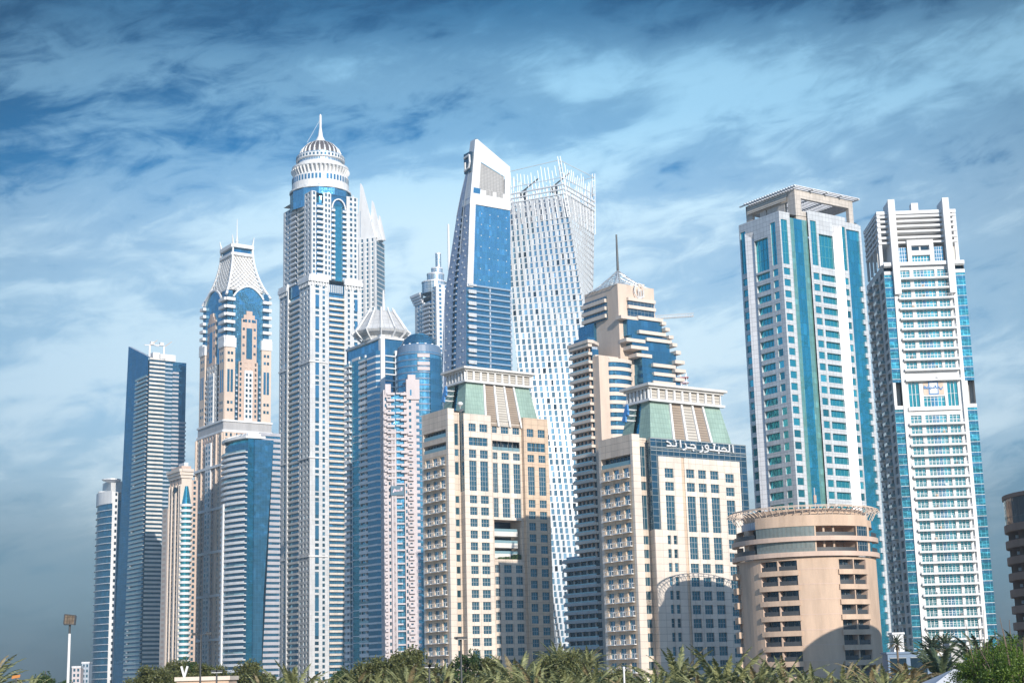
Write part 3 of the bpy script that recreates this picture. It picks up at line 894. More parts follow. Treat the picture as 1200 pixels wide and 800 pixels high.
def round_front():
    c = at(947, 700, 350)
    B = Bld('round_hotel', 'round sandy hotel with stacked dark balconies and a timber pergola around its roof', 941, 610, 350, 0, 'hotel')
    R = 15.5
    av = -math.degrees(math.atan2(B.loc.x, B.loc.y))
    def A(d): return -90 + av + d
    def ar(d0, d1, rr, n=None): return arc(0, 0, rr, A(d0), A(d1), n or max(2, int(abs(d1 - d0) / 4)))
    zz = lambda py: B.zat(0, -R, py)
    fh = zz(700) - zz(717.8)
    zl2 = zz(650)                      # underside of the lower ledge
    wall = B.part('wall'); S = M['sand']
    # floors of balconies, two pairs of columns
    k0 = zz(655); floors = []
    z = k0
    while z > -1: floors.append(z); z -= fh
    colsd = [(-39, -23.5), (-22.5, -7), (27, 40.5), (41.5, 56), (-84, -72)]
    # plain wall sectors
    for d0, d1 in ((-180, -84), (-72, -39), (-23.5, -22.5), (-7, 27), (40.5, 41.5), (56, 180)):
        plan_wall(wall, ar(d0, d1, R), 0, k0 + .6, S)
    for d0, d1 in colsd:
        pts = ar(d0, d1, R, 5)
        zprev = None
        top = k0 + .6
        for z in floors:
            a, b = z - 2.1, z           # opening
            plan_wall(wall, pts, z, top, S)
            top = a
            inner = ar(d0, d1, R - 1.7, 5)
            rc = B.many('window')
            plan_wall(rc, inner, max(a, -1), b, M['gdark'])
            for i in (1, 3): 
                q = inner[i]; rc.tube((q[0] * 1.004, q[1] * 1.004, a), (q[0] * 1.004, q[1] * 1.004, b), .05, M['frame'], 4)
            for i in (0, -1):
                p, q = pts[i], inner[i]
                wall.quad((*p, a), (*q, a), (*q, b), (*p, b), M['rose'])
            wall.poly([(*p, a) for p in pts] + [(*p, a) for p in reversed(inner)], S)
            wall.poly([(*p, b) for p in pts] + [(*p, b) for p in reversed(inner)], S)
            bl = B.many('balcony')
            plan_slab(bl, ar(d0 + .3, d1 - .3, R - .35, 5), 0, .08, a + .05, a + .95, M['dark'])
        plan_wall(wall, pts, -.5, max(top, -.4), S)
    # projecting spandrel bands under each pair
    for z in floors:
        for d0, d1 in ((-40.5, -6), (26, 57)):
            bd = B.many('balcony_band')
            plan_slab(bd, ar(d0, d1, R, 9), .0, .38, z - fh, z - fh + (fh - 2.1) - .05, S)
        for d0, d1 in ((-86, -70),):
            bd = B.many('balcony_band'); plan_slab(bd, ar(d0, d1, R, 5), 0, 1.0, z - fh, z - fh + (fh - 2.1) + .25, S)
        gr = B.many('panel_groove'); plan_slab(gr, ar(-6.6, 25.5, R, 8), 0, .05, z - fh * .64, z - fh * .58, M['rose'])
    # two upper storeys with curved ledges
    ze = [zz(651), zz(645.5), zz(633), zz(627.5), zz(615.5), zz(602.5)]
    Ru = R + .35
    for a, b in ((ze[0], ze[1]), (ze[2], ze[3])):
        plan_slab(B.many('ledge'), ar(-100, 92, R, 40), -.5, .9 if a == ze[0] else .8, a, b, M['rose'])
    for a, b in ((ze[1], ze[2]), (ze[3], ze[4])):
        plan_slab(B.part('curved_window'), ar(-42, 9, R, 14), -.6, .0, a, b, M['ribbon'])
        # open loggia to the right of the ribbon
        inner = ar(9, 47, R - 4, 10); outer = ar(9, 47, R, 10)
        wall.poly([(*p, a + .01) for p in outer] + [(*p, a + .01) for p in reversed(inner)], M['rose'])
        plan_wall(wall, inner, a, b, M['sand'])
        for d in (9, 47): plan_wall(wall, ar(d - .6, d + .6, R, 2), a, b, S); wall.quad((*ar(d, d + 1, R, 2)[0], a), (*ar(d, d + 1, R - 4, 2)[0], a), (*ar(d, d + 1, R - 4, 2)[0], b), (*ar(d, d + 1, R, 2)[0], b), S)
        plan_slab(B.many('balcony'), ar(9.5, 46.5, R - .4, 10), 0, .06, a + .02, a + .9, M['dark'])
        for d in (17, 26): 
            p = ar(d, d + 1, R - 1.2, 2)[0]; wall.tube((*p, a), (*p, b), .28, S, 8)
        plan_slab(B.many('window'), ar(48, 62, R, 4), -.3, -.05, a, b, M['gnavy'])
        plan_wall(wall, ar(62, 66, R, 2), a, b, S)
        plan_wall(wall, ar(66, 180, R - 2.0, 30), a, b, S)
        plan_slab(B.many('balcony'), ar(66, 92, R + .4, 10), 0, .06, a + .02, a + 1.0, M['dark'])
        plan_wall(wall, ar(-180, -43, R - 2.2, 30), a, b, M['rose'])
        plan_slab(B.many('balcony'), ar(-92, -43, R + .3, 14), 0, .06, a + .02, a + 1.0, M['dark'])
        plan_wall(B.many('window'), ar(-80, -46, R - 2.1, 8), a + .1, b - .1, M['gdark'])
        for d in (-88, -60): plan_slab(wall, ar(d, d + 7, R - .3, 2), -1.4, 0, a, b, S)
    # parapet drum
    plan_slab(B.part('parapet'), ar(-42, 62, R, 30), -.5, .15, ze[4], ze[5], S)
    plan_slab(B.part('parapet'), ar(63, 76, R, 5), -1.2, -.2, ze[4], ze[5] - .9, S)
    plan_wall(B.part('dark_drum'), ar(-110, -42, R - 1.6, 16), ze[4], zz(605.5), M['greyblue'])
    roof = B.part('roof'); roof.poly([(*p, ze[4] - .02) for p in arc(0, 0, R - .3, 0, 354, 59)], M['sand'])
    plan_slab(B.part('roof_drum'), arc(0, 0, R - 2.2, 0, 360, 60), -.5, 0, ze[4], zz(594), S)
    # pergola of curved timbers round the roof
    zp = zz(594)
    for i in range(60):
        d = i * 6.0
        f = -90 + av + d
        cs, sn = math.cos(rad(f)), math.sin(rad(f))
        pm = B.many('pergola_beam')
        prof = [(R - 2.3, zp - .9), (R - 1.2, zp - .1), (R + .2, zp + .35), (R + 1.0, zp + .2), (R + 1.6, zp - .35)]
        for (r0, a), (r1, b) in zip(prof[:-1], prof[1:]): pm.bar((r0 * cs, r0 * sn, a), (r1 * cs, r1 * sn, b), .14, .14, M['beige'])
        pm.bar((R * .99 * cs, R * .99 * sn, zp - 2.0), ((R + 1.0) * cs, (R + 1.0) * sn, zp + .1), .1, .1, M['beige'])
    ring = B.part('pergola_ring')
    for rr, zo in ((R - .6, .25), (R + .5, .42), (R + 1.3, .1)):
        plan_slab(ring, arc(0, 0, rr, 0, 360, 72), -.07, .07, zp + zo, zp + zo + .14, M['beige'])
    # a slim mast with a basket on the roof
    mp = B.part('mast'); q = ar(16, 17, R - 5, 2)[0]
    mp.tube((*q, ze[4]), (*q, zz(568)), .12, M['steel'], 6); mp.tube((*q, zz(586)), (*q, zz(577)), .35, M['rose'], 6)
    B.finish()
M['ribbon'] = glass_mat('smoked_ribbon_window', (0.20, 0.23, 0.22), 0.25, 0.12, (1.7, 6.0, 0.05), 1.3, 0.2, (0.18, 0.18, 0.17))
round_front()

def round_right():
    B = Bld('round_hotel', 'dark brown round hotel in shade, cut by the right edge of the photo', 1288, 612, 275, 0, 'hotel')
    R = 15.9
    av = -math.degrees(math.atan2(B.loc.x, B.loc.y))
    def ar(d0, d1, rr, n=None): return arc(0, 0, rr, -90 + av + d0, -90 + av + d1, n or max(2, int(abs(d1 - d0) / 4)))
    zz = lambda py: B.zat(-R, 0, py)
    top = zz(584); a0 = zz(614); fh = zz(640) - zz(659)
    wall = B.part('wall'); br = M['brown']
    plan_wall(B.part('curved_window'), arc(0, 0, R, 0, 360, 60), a0, top, M['ribbondark'])
    plan_slab(B.part('parapet'), arc(0, 0, R, 0, 360, 60), -.4, .25, top, top + .7, br)
    plan_wall(wall, arc(0, 0, R - 2.4, 0, 360, 48), 0, a0, br)
    plan_slab(B.many('balcony_band'), arc(0, 0, R, 0, 360, 60), -2.4, .3, a0 - 1.3, a0, br)
    z = a0 - fh
    while z > 0:
        plan_slab(B.many('balcony_band'), arc(0, 0, R, 0, 360, 60), -2.4, .3, z - 1.3, z, br)
        for d in range(-180, 180, 15):
            p = ar(d, d + 1, R - .3, 2)[0]; q = ar(d, d + 1, R - 2.4, 2)[0]
            wall.quad((*p, z), (*q, z), (*q, z + fh - 1.3), (*p, z + fh - 1.3), br)
            plan_wall(B.many('window'), ar(d + 3, d + 12, R - 2.3, 3), z, z + fh - 1.4, M['gdark'])
        for d in (-82, -67, -52):
            ch = B.many('balcony_chair'); p = ar(d, d + 1, R - 1.0, 2)[0]
            ch.box(p[0] - .3, p[0] + .3, p[1] - .3, p[1] + .3, z + .35, z + .42, M['white']); ch.box(p[0] - .3, p[0] + .3, p[1] + .25, p[1] + .3, z + .42, z + .9, M['white'])
        z -= fh
    B.part('roof').poly([(*p, top) for p in arc(0, 0, R - .3, 0, 354, 59)], br)
    B.finish()
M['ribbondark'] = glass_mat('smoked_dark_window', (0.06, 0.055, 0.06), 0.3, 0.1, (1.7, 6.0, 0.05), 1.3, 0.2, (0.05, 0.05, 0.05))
round_right()
# ------------------------------------------------------------------ office tower with teal glass and a flat sun roof
def office_tower():
    B = Bld('office_tower', 'pale grey office tower with teal windows and flat slatted canopy on beige roof pillars', 912.5, 247, 440, YAW, 'skyscraper')
    wx, wy = B.widths(865.5, 264, 1008.5, 266)
    L = Lf(wy); R = R0; w = L.w
    wall = B.part('wall'); G = M['greypanel']
    z0 = zr(B, R, 956, 319.5); fh = 3.47
    H = B.H; HL = H
    fl = floors_down(z0, 3, fh)
    U = lambda F, px, y=330: ur(B, F, px, y)
    zf = lambda F, px, py: zr(B, F, px, py)
    def col(F, u0, u1, ops, zt, rec=.3, glass='gteal', nu=2):
        strip(wall, F, u0, u1, 0, zt, ops, rec, G)
        for a, b in ops: window(B, F, u0, u1, a, b, rec, M[glass], M['tealbar'] if b - a > 3 or nu > 2 else None, nu, max(1, int((b - a) / 3)), .05)
    rowsw = [(z - 2.1, z) for z in fl]
    # left face
    c = [U(L, 870.8), U(L, 876.8), U(L, 878.0), U(L, 886.6), U(L, 902.8), U(L, 906.6), U(L, 912.6)]
    strip(wall, L, 0, c[0], 0, HL, [], .3, G)
    col(L, c[0], c[1], [(zf(L, 873, 321), zf(L, 873, 271))] + rowsw, HL)
    strip(wall, L, c[1], c[2], 0, HL, [], .3, G)
    zs = zf(L, 882, 272)
    strip(wall, L, c[2], c[3], zs, HL, [], .3, G)
    sp = B.part('splayed_pilaster')
    def splay(F, ua, ub, oa, ob, zt0, zt1):
        sp.quad(F.pt(ua, 0, oa), F.pt(ub, 0, ob), F.pt(ub, zt1, ob), F.pt(ua, zt0, oa), M['whitepanel'])
        sp.poly([F.pt(ua, zt0, oa), F.pt(ub, zt1, ob), F.pt(ub, zt0, 0)], M['whitepanel'])
    splay(L, c[2], c[3], .7, -.8, zs, zf(L, 886, 281))
    wall.quad(L.pt(c[2], 0, 0), L.pt(c[2], 0, .7), L.pt(c[2], zs, .7), L.pt(c[2], zs, 0), G)
    col(L, c[3], c[4], [(zf(L, 895, 317.5), zf(L, 895, 279))] + rowsw, HL, .8, 'gteal', 4)
    strip(wall, L, c[4], c[5], 0, HL, [], .3, G)
    col(L, c[5], c[6], [(zf(L, 910, 310), zf(L, 910, 259))] + rowsw, HL)
    strip(wall, L, c[6], w, 0, HL, [], .3, G)
    # right side: corner panel, glass bay, main panel, glass strip
    d = [0, U(R, 919.5), U(R, 926.8), U(R, 930.3), U(R, 951.5), U(R, 954), U(R, 960.8), U(R, 963.3), U(R, 979.8), U(R, 988.5), U(R, 989), U(R, 994.6), U(R, 996), wx]
    strip(wall, R, 0, d[1], 0, H, [], .3, G)
    col(R, d[1], d[2], [(zf(R, 923, 309.5), zf(R, 923, 258))] + rowsw, H)
    strip(wall, R, d[2], d[3], 0, H, [], .3, G)
    plan_wall(wall, [(d[3], 0), (d[3], 1.0)], 0, H, G)
    zg = zf(R, 940, 257)
    bay = B.part('glass_bay')
    m0, m1 = d[3] + (d[4] - d[3]) * .27, d[3] + (d[4] - d[3]) * .72
    mid = Vector(((m0 + m1) / 2, -.6))
    for a, b, m in (((d[3], .5), (m0, .5), 'ggreenc'), ((m0, .5), (m1, .5), 'gtealc'), ((m1, .5), (d[4], .5), 'ggreenc')):
        plan_wall(bay, [a, b], 0, zg, M[m])
    # stepped teal cells on the green flank
    HR = zf(R, 975, 252)
    strip(wall, R, d[4], d[5], 0, HR, [], .3, G)
    col(R, d[5], d[6], [(zf(R, 957, 311), zf(R, 957, 259.5))] + rowsw, HR)
    strip(wall, R, d[6], d[7], 0, HR, [], .3, G)
    col(R, d[7], d[8], [(zf(R, 971, 314.5), zf(R, 971, 276))] + rowsw, HR, .8, 'gteal', 4)
    zs = zf(R, 984, 266)
    splay(R, d[9], d[8], .7, -.8, zs, zf(R, 980, 277))
    strip(wall, R, d[8], d[9], zs, HR, [], .3, G)
    strip(wall, R, d[9], d[10], 0, HR, [], .3, G)
    col(R, d[10], d[11], [(zf(R, 991, 317), zf(R, 991, 266.5))] + rowsw, HR)
    strip(wall, R, d[11], d[12], 0, HR, [], .3, G)
    gs = B.part('glass_strip')
    R6 = R.off(-.5)
    plan_wall(gs, [R6.pt(d[12], 0)[:2], R6.pt(wx - .05, 0)[:2]], 0, zf(R, 1000, 270), M['gtealc'])
    for z in fl:                                  # teeth along the right edge
        fbox(wall, R, wx - 1.9, wx, z - 3.47 + .1, z - 2.0, -.5, 0, G)
    fbox(wall, R, wx - .9, wx, 0, zf(R, 1004, 264), -.49, -.01, G)
    fbox(wall, R, d[12], wx - .91, zf(R, 1000, 270), zf(R, 1000, 262), -.49, -.01, G)
    plan_wall(wall, [(wx, 0.5), (wx, wy), (0, wy)], 0, HR - 2, G)
    wall.poly([(.1, .1, H - .6), (wx - .1, 1.1, HR - .6), (wx - .1, wy - .1, HR - .6), (.1, wy - .1, H - .6)], M['concrete'])
    # roof canopy on beige pillars
    K = Face((0, .6), (1, .6)); kx = ur(B, K, 932, 240)
    KR = ur(B, K, 999, 240)
    KL = Face((kx, 100), (kx, .6)); ky = 100 - ur(B, KL, 874, 246)
    KL = Face((kx, ky), (kx, .6)); KR_ = Face((kx, .6), (KR, .6))
    zt = B.zat(kx, .6, 221); zb = B.zat(kx, .6, 257); beam = (zt - zb)
    fr = B.part('canopy_frame'); bm = M['canopybeige']
    WR = KR_.w
    rz0 = zt - 2.7
    wc = ur(B, K, 947, 240) - kx
    fbox(fr, KR_, 0, WR, rz0, zt, -1.2, 0, bm)
    fbox(fr, KR_, 0, wc * .45, zb - .5, rz0 - .003, -1.2, 0, bm); fbox(fr, KR_, wc * .45 + .003, wc, zb - .5, zb + 3.0, -1.2, -.1, bm)
    fbox(fr, KR_, WR - 1.9, WR, zb - 6, rz0 - .003, -1.2, 0, bm)
    wl_ = KL.w
    fbox(fr, KL, 0, wl_ - 1.21, rz0 - .6, zt - .003, -1.2, 0, bm)
    fbox(fr, KL, wl_ - 3.2, wl_ - 1.21, zb - .5, rz0 - .603, -1.2, 0, bm)
    fbox(fr, KL, wl_ * .42, wl_ * .78, zb - .5, rz0 - .603, -1.2, -.2, bm)
    fbox(fr, KL, 0, wl_ * .12, zb - .5, rz0 - .603, -1.2, 0, bm); fbox(fr, KL, wl_ * .27, wl_ * .40, zb - .5, rz0 - .603, -1.2, -.25, bm)
    # sloping louvre panel on the left flank
    lv = B.part('canopy_louvre')
    lv.quad(KL.pt(1, rz0 - .3, .8), KL.pt(wl_ - 3, rz0 - .3, .8), KL.pt(wl_ - 3, zt - .2, .1), KL.pt(1, zt - .2, .1), M['louvrelite'])
    rear = [(KR, .7), (KR, ky), (kx, ky)]
    for a, b in zip(rear[:-1], rear[1:]): fbox(fr, Face(a, b), 0.1, Face(a, b).w, rz0, zt - .006, -1.0, -.003, bm)
    top = B.part('canopy_roof')
    o = 1.6
    for i in range(int(ky / 1.1)):
        y = -o + .6 + i * 1.15
        if y < ky + o: top.box(kx - o, KR + o, y, y + .55, zt + .35, zt + .6, M['whitepanel'])
    for x in (kx - o * .8, kx + WR * .25, kx + WR * .5, kx + WR * .75, KR + o * .7): top.box(x, x + .5, .6 - o, ky + o, zt + .01, zt + .345, M['greypanel'])
    # plant under the canopy
    pl = B.part('roof_plant'); pl.box(kx + 4, KR - 6, 4, ky - 4, H - .6, H + 2.6, M['greyblue'])
    for i in range(5): pl.box(KR - 9, KR - 6.05, 2 + i * .9, 2.5 + i * .9, H + 1 + i * .45, H + 1.3 + i * .45, M['white'])
    B.finish()
M['canopybeige'] = wall_mat('grey_beige_tile', (0.52, 0.475, 0.43), 0.7, 0.07, (1.4, 1.4, 0.04))
M['tealbar'] = wall_mat('teal_frame', (0.10, 0.36, 0.42), 0.5, 0.03)
office_tower()

# ------------------------------------------------------------------ white residential tower on the right
def right_tower():
    B = Bld('residential_tower', 'white residential tower with wide balconies, cyan glass edges and open slatted frame on top', 1036, 323, 486, rad(-2), 'skyscraper')
    wx = ur(B, R0, 1130.5, 323)
    Lx = Lf(100); wy = 100 - ur(B, Lx, 1012, 290)
    L = Lf(wy)
    wall = B.part('wall'); Wm = M['white']
    U = lambda px, y=400: ur(B, R0, px, y)
    Z = lambda py, px=1085: zr(B, R0, px, py)
    g0, p0, b1, b1e, b2, b2e, b3, b3e, p1, g1 = U(1040.6), U(1052), U(1060), U(1072.6), U(1077), U(1102), U(1105.3), U(1117.5), U(1121.2), U(1126)
    zt = Z(308); fh = (Z(361.7) - Z(445.5)) / 7
    # core behind the balconies
    core = M['offwhite']
    slabs = [Z(361.7) + fh * k for k in (3, 2, 1)] + [Z(361.7) - fh * k for k in range(0, 8)]
    zlow = Z(489); zmech0, zmech1 = Z(478), Z(445.5)
    k = 0
    zz_ = Z(497)
    low = []
    while zz_ > 4: low.append(zz_); zz_ -= fh
    D = 1.7
    for z in slabs + low:
        mb = B.many('balcony')
        fbox(mb, R0, b1 - .9, b3e + 1.0, z - .35, z + .25, 0.0, D, Wm)
        mb = mb.sub('rail')
        fbox(mb, R0, b1 - .8, b3e + .9, z + 1.06, z + 1.15, D - .17, D - .07, Wm)
        for q in range(33): fbox(mb, R0, b1 - .8 + q * (b3e - b1 + 1.6) / 33, b1 - .74 + q * (b3e - b1 + 1.6) / 33, z + .253, z + 1.057, D - .15, D - .09, Wm)
        for u in (b1 - .6, b1e + 1, b2e + .2, b3e + .6): fbox(mb, R0, u, u + .12, z + .253, z + 1.15, D - .3, D - .17, Wm)
        if rnd.random() < .6:
            ch = B.many('balcony_chair'); u = b1 + rnd.random() * (b3e - b1 - 2); p = R0.pt(u, 0, .9)
            m_ = rnd.choice([M['white'], M['dark'], M['tan']])
            fbox(ch, R0, u, u + .6, z + .6, z + .7, .5, 1.1, m_); fbox(ch, R0, u, u + .6, z + .7, z + 1.2, .5, .58, m_); fbox(ch, R0, u + .1, u + .5, z + .253, z + .6, .6, 1.0, m_)
    alls = slabs + low
    ops = []
    for z in alls:
        if z < zmech1 + .5 and z > zlow + .5: continue
        ops.append((z + .26, z + fh - .42))
    ops = [o for o in ops if o[1] < zt - .2]
    for a, b, n in ((b1, b1e, 3), (b2, b2e, 6), (b3, b3e, 3)):
        o2 = ops + [(zmech0 + .4, zmech1 - .6)] if n == 3 else ops + [(zmech0 + .4, zmech0 + (zmech1 - zmech0) * .42)]
        strip(wall, R0, a, b, 0, zt, o2, .5, Wm)
        for x, y in o2:
            mb = B.many('window')
            cell = (b - a) / n
            for i in range(n):
                gl = M['gblue'] if (n == 6 and i in (2, 3) and rnd.random() < .6) else M['gteal']
                mb.quad(R0.pt(a + i * cell, x, -.5), R0.pt(a + (i + 1) * cell, x, -.5), R0.pt(a + (i + 1) * cell, y, -.5), R0.pt(a + i * cell, y, -.5), gl)
            for i in range(n + 1):
                fbox(mb, R0, max(a + .004, a + i * cell - .09), min(b - .004, a + i * cell + .09), x + .004, y - .004, -.49, -.38, Wm)
            fbox(mb, R0, a + .008, b - .008, x + (y - x) * .52, x + (y - x) * .52 + .1, -.49, -.42, Wm)
            fbox(mb, R0, a + .008, b - .008, y - .5, y - .38, -.49, -.42, Wm)
    for a, b in ((p0, b1), (b1e, b2), (b2e, b3), (b3e, g1)):
        strip(wall, R0, a, b, 0, zt, [], .3, Wm)
    fbox(wall, R0, p0, b1 - 1.0, 0, zt - .003, .003, .8, Wm); fbox(wall, R0, b3e + 1.2, g1, 0, zt - .003, .003, .8, Wm)
    # glass edges with spandrels
    gl = B.part('glass_edge')
    zg1a, zg1b = Z(447), Z(475)
    for (a, b) in ((0, p0), (g1, wx)):
        for za, zb in ((0, Z(479)), (zg1a, Z(321))):
            plan_wall(gl, [R0.pt(a, 0, .35)[:2], R0.pt(b, 0, .35)[:2]], za, zb, M['gbluec'])
            e = b if a == 0 else a
            for q in (a, b): gl.quad(R0.pt(q, za, 0), R0.pt(q, za, .35), R0.pt(q, zb, .35), R0.pt(q, zb, 0), M['gbluec'])
            gl.quad(R0.pt(a, zb, 0), R0.pt(b, zb, 0), R0.pt(b, zb, .35), R0.pt(a, zb, .35), Wm)
            gl.quad(R0.pt(a, za, 0), R0.pt(b, za, 0), R0.pt(b, za, .35), R0.pt(a, za, .35), Wm)
            z = zb - .5
            while z > za + .5:
                fbox(gl, R0, a + .02, b - .02, z - .5, z - .36, .352, .45, Wm); fbox(gl, R0, a + .02, b - .02, z - 1.5, z - .503, .352, .38, M['gcurtd'])
                z -= fh
        # open refuge floor at mid height
        fbox(wall, R0, a, a + .9, Z(479) + .003, zg1a - .003, -.3, .3, Wm)
        fbox(wall, R0, a, b, Z(479), Z(479) + 1.2, .46, .6, Wm)
        wall.quad(R0.pt(a, Z(479), -2.5), R0.pt(b, Z(479), -2.5), R0.pt(b, zg1a, -2.5), R0.pt(a, zg1a, -2.5), M['concrete'])
        wall.poly([R0.pt(a, Z(479), -2.5), R0.pt(b, Z(479), -2.5), R0.pt(b, Z(479), 0), R0.pt(a, Z(479), 0)], M['concrete'])
        fbox(wall, R0, a, b, zt - 1.2, zt, -.5, .6, Wm)
        fbox(wall, R0, a, b, Z(321) + .003, Z(317), -.5, .55, Wm)
        wall.quad(R0.pt(a, Z(321), -1.5), R0.pt(b, Z(321), -1.5), R0.pt(b, zt, -1.5), R0.pt(a, zt, -1.5), M['gdark'])
    # banner over the plant floor
    bn = B.part('banner')
    ba, bb = ur(B, R0, 1082, 455), ur(B, R0, 1106, 455); z0, z1 = Z(462.5), Z(448)
    fbox(bn, R0, ba, bb, z0, z1, .02, .12, M['beige'])
    c0, c1 = ba + (bb - ba) * .25, ba + (bb - ba) * .73
    fbox(bn, R0, c0, c1, z0 + .05, z1 + .4, .123, .2, M['emblemblue']); fbox(bn, R0, c0 + .35, c1 - .35, z0 + .4, z1 - .1, .203, .25, M['white'])
    T = lambda P: [(1075 + x * 35 / 933.0, 440 + y * 30 / 800.0) for x, y in P]
    stroke_sign(bn, B, R0, [T(s) for s in ([(215, 330), (215, 400), (340, 400)], [(240, 345), (280, 395), (320, 350)], [(345, 380), (380, 385), (410, 420), (430, 380)], [(430, 390), (480, 395), (500, 370), (520, 395), (560, 340), (590, 395)], [(590, 395), (640, 380), (660, 350), (700, 400), (740, 430), (790, 355)], [(410, 345), (420, 350)], [(540, 320), (575, 330)])], .30, M['emblemblue'], .32, .06)
    fbox(wall, R0, b1 - .5, b3e + .5, Z(481), Z(476.5), .003, .7, Wm)
    # top: pillars and an open frame of slabs
    q0, q0e, q1, q1e = ur(B, R0, 1041.5, 270), ur(B, R0, 1049.5, 270), ur(B, R0, 1105.5, 270), ur(B, R0, 1113, 270)
    zp = B.zat(q0, 0, 236)
    tp = B.part('top_frame')
    for a, b in ((q0, q0e), (q1, q1e)): 
        fbox(tp, R0, a, b, Z(345), zp, .81, 1.9, Wm)
        fbox(tp, R0, a, b, zt, zp - .4, -6, .8, Wm)
    s0, s1 = ur(B, R0, 1028.5, 270), ur(B, R0, 1122, 270)
    for a, b in ((s0, s0 + 1.1), (s1 - 1.1, s1)): fbox(tp, R0, a, b, zt - .5, Z(246.5), -1.5, -.4, Wm)
    ztop = Z(246)
    ny = wy * .8
    for py in (252.4, 257.8, 263.7, 270, 277, 283):
        z = Z(py)
        fbox(B.many('open_slab'), R0, s0 + .1, s1 - .1, z - .35, z + .35, -ny, -.1, Wm)
    fbox(tp, R0, s0, s1, ztop - 1.1, ztop, -1.5, -.05, Wm)
    fbox(tp, R0, s0, s0 + 1.2, ztop - 1.1, ztop - .01, -ny, -1.51, Wm); fbox(tp, R0, s1 - 1.2, s1, ztop - 1.1, ztop - .01, -ny, -1.51, Wm)
    for f in (.2, .45, .7, .95):
        for u in (s0 + .2, (s0 + s1) / 2 - 4, (s0 + s1) / 2 + 5, s1 - 1.0):
            fbox(tp, R0, u, u + .8, zt, ztop - 1.2, -ny * f - .8, -ny * f, M['offwhite'])
    inner = B.part('plant_room'); fbox(inner, R0, (s0 + s1) / 2 - 7, (s0 + s1) / 2 + 8, zt, ztop - 8, -ny * .75, -5, M['offwhite'])
    cf = B.part('centre_bay')
    a, b = ur(B, R0, 1063, 295), ur(B, R0, 1094, 295); zc = Z(281)
    strip(cf, R0, a, a + 3.0 * .45, zt, zc, [], .6, Wm, .5); strip(cf, R0, b - 1.35, b, zt, zc, [], .6, Wm, .5)
    strip(cf, R0, a + 1.35, b - 1.35, zt, zc, [(zt + .3, Z(299)), (Z(293.5), Z(287.5))], 1.0, Wm, .5)
    cf.quad(R0.pt(a, zc, .5), R0.pt(b, zc, .5), R0.pt(b, zc, -3), R0.pt(a, zc, -3), Wm)
    window(B, R0, a + 1.35, b - 1.35, zt + .3, Z(299), .5, M['gteal'], Wm, 6, 2, .1)
    window(B, R0, a + 1.35, b - 1.35, Z(293.5), Z(287.5), .5, M['gdark'], Wm, 2, 1, .25)
    for x0, x1 in ((1051.5, 1062.5), (1095, 1105.5)):
        window(B, R0, ur(B, R0, x0, 297), ur(B, R0, x1, 297), zt + .3, Z(289), .2, M['gblue'], Wm, 4, 4, .08)
    fbox(wall, R0, 0, wx, zt - .9, zt + .3, .81, 1.1, Wm)
    bx = B.part('roof_box'); fbox(bx, R0, ur(B, R0, 1069, 245), ur(B, R0, 1077, 245), ztop, ztop + 2.8, -4, -1, Wm)
    # shaded left flank with small balconies
    fl = [zt - 2 - fh * i for i in range(46) if zt - 2 - fh * i > 3]
    colsL = [(.04, .12), (.20, .30), (.38, .47), (.56, .68), (.78, .94)]
    us = [0] + [c * L.w for ab in colsL for c in ab] + [L.w]
    for i in range(len(us) - 1):
        strip(wall, L, us[i], us[i + 1], 0, zt, [(z - 2.3, z) for z in fl] if i % 2 else [], .4, M['offwhite'])
    for z in fl:
        for j, (a, b) in enumerate(colsL):
            window(B, L, a * L.w, b * L.w, z - 2.3, z, .4, M['gwin'], M['frame'], 2, 1, .07)
            if j in (1, 3): balcony(B, L, a * L.w - .4, b * L.w + .4, z - 2.3, 1.4, M['offwhite'], .9, .3, M['railglass'])
    plan_wall(wall, [(wx, 0), (wx, wy), (0, wy)], 0, zt, M['offwhite'])
    wall.poly([(0, .0, zt - .02), (wx, .0, zt - .02), (wx, wy, zt - .02), (0, wy, zt - .02)], M['concrete'])
    B.finish()
right_tower()

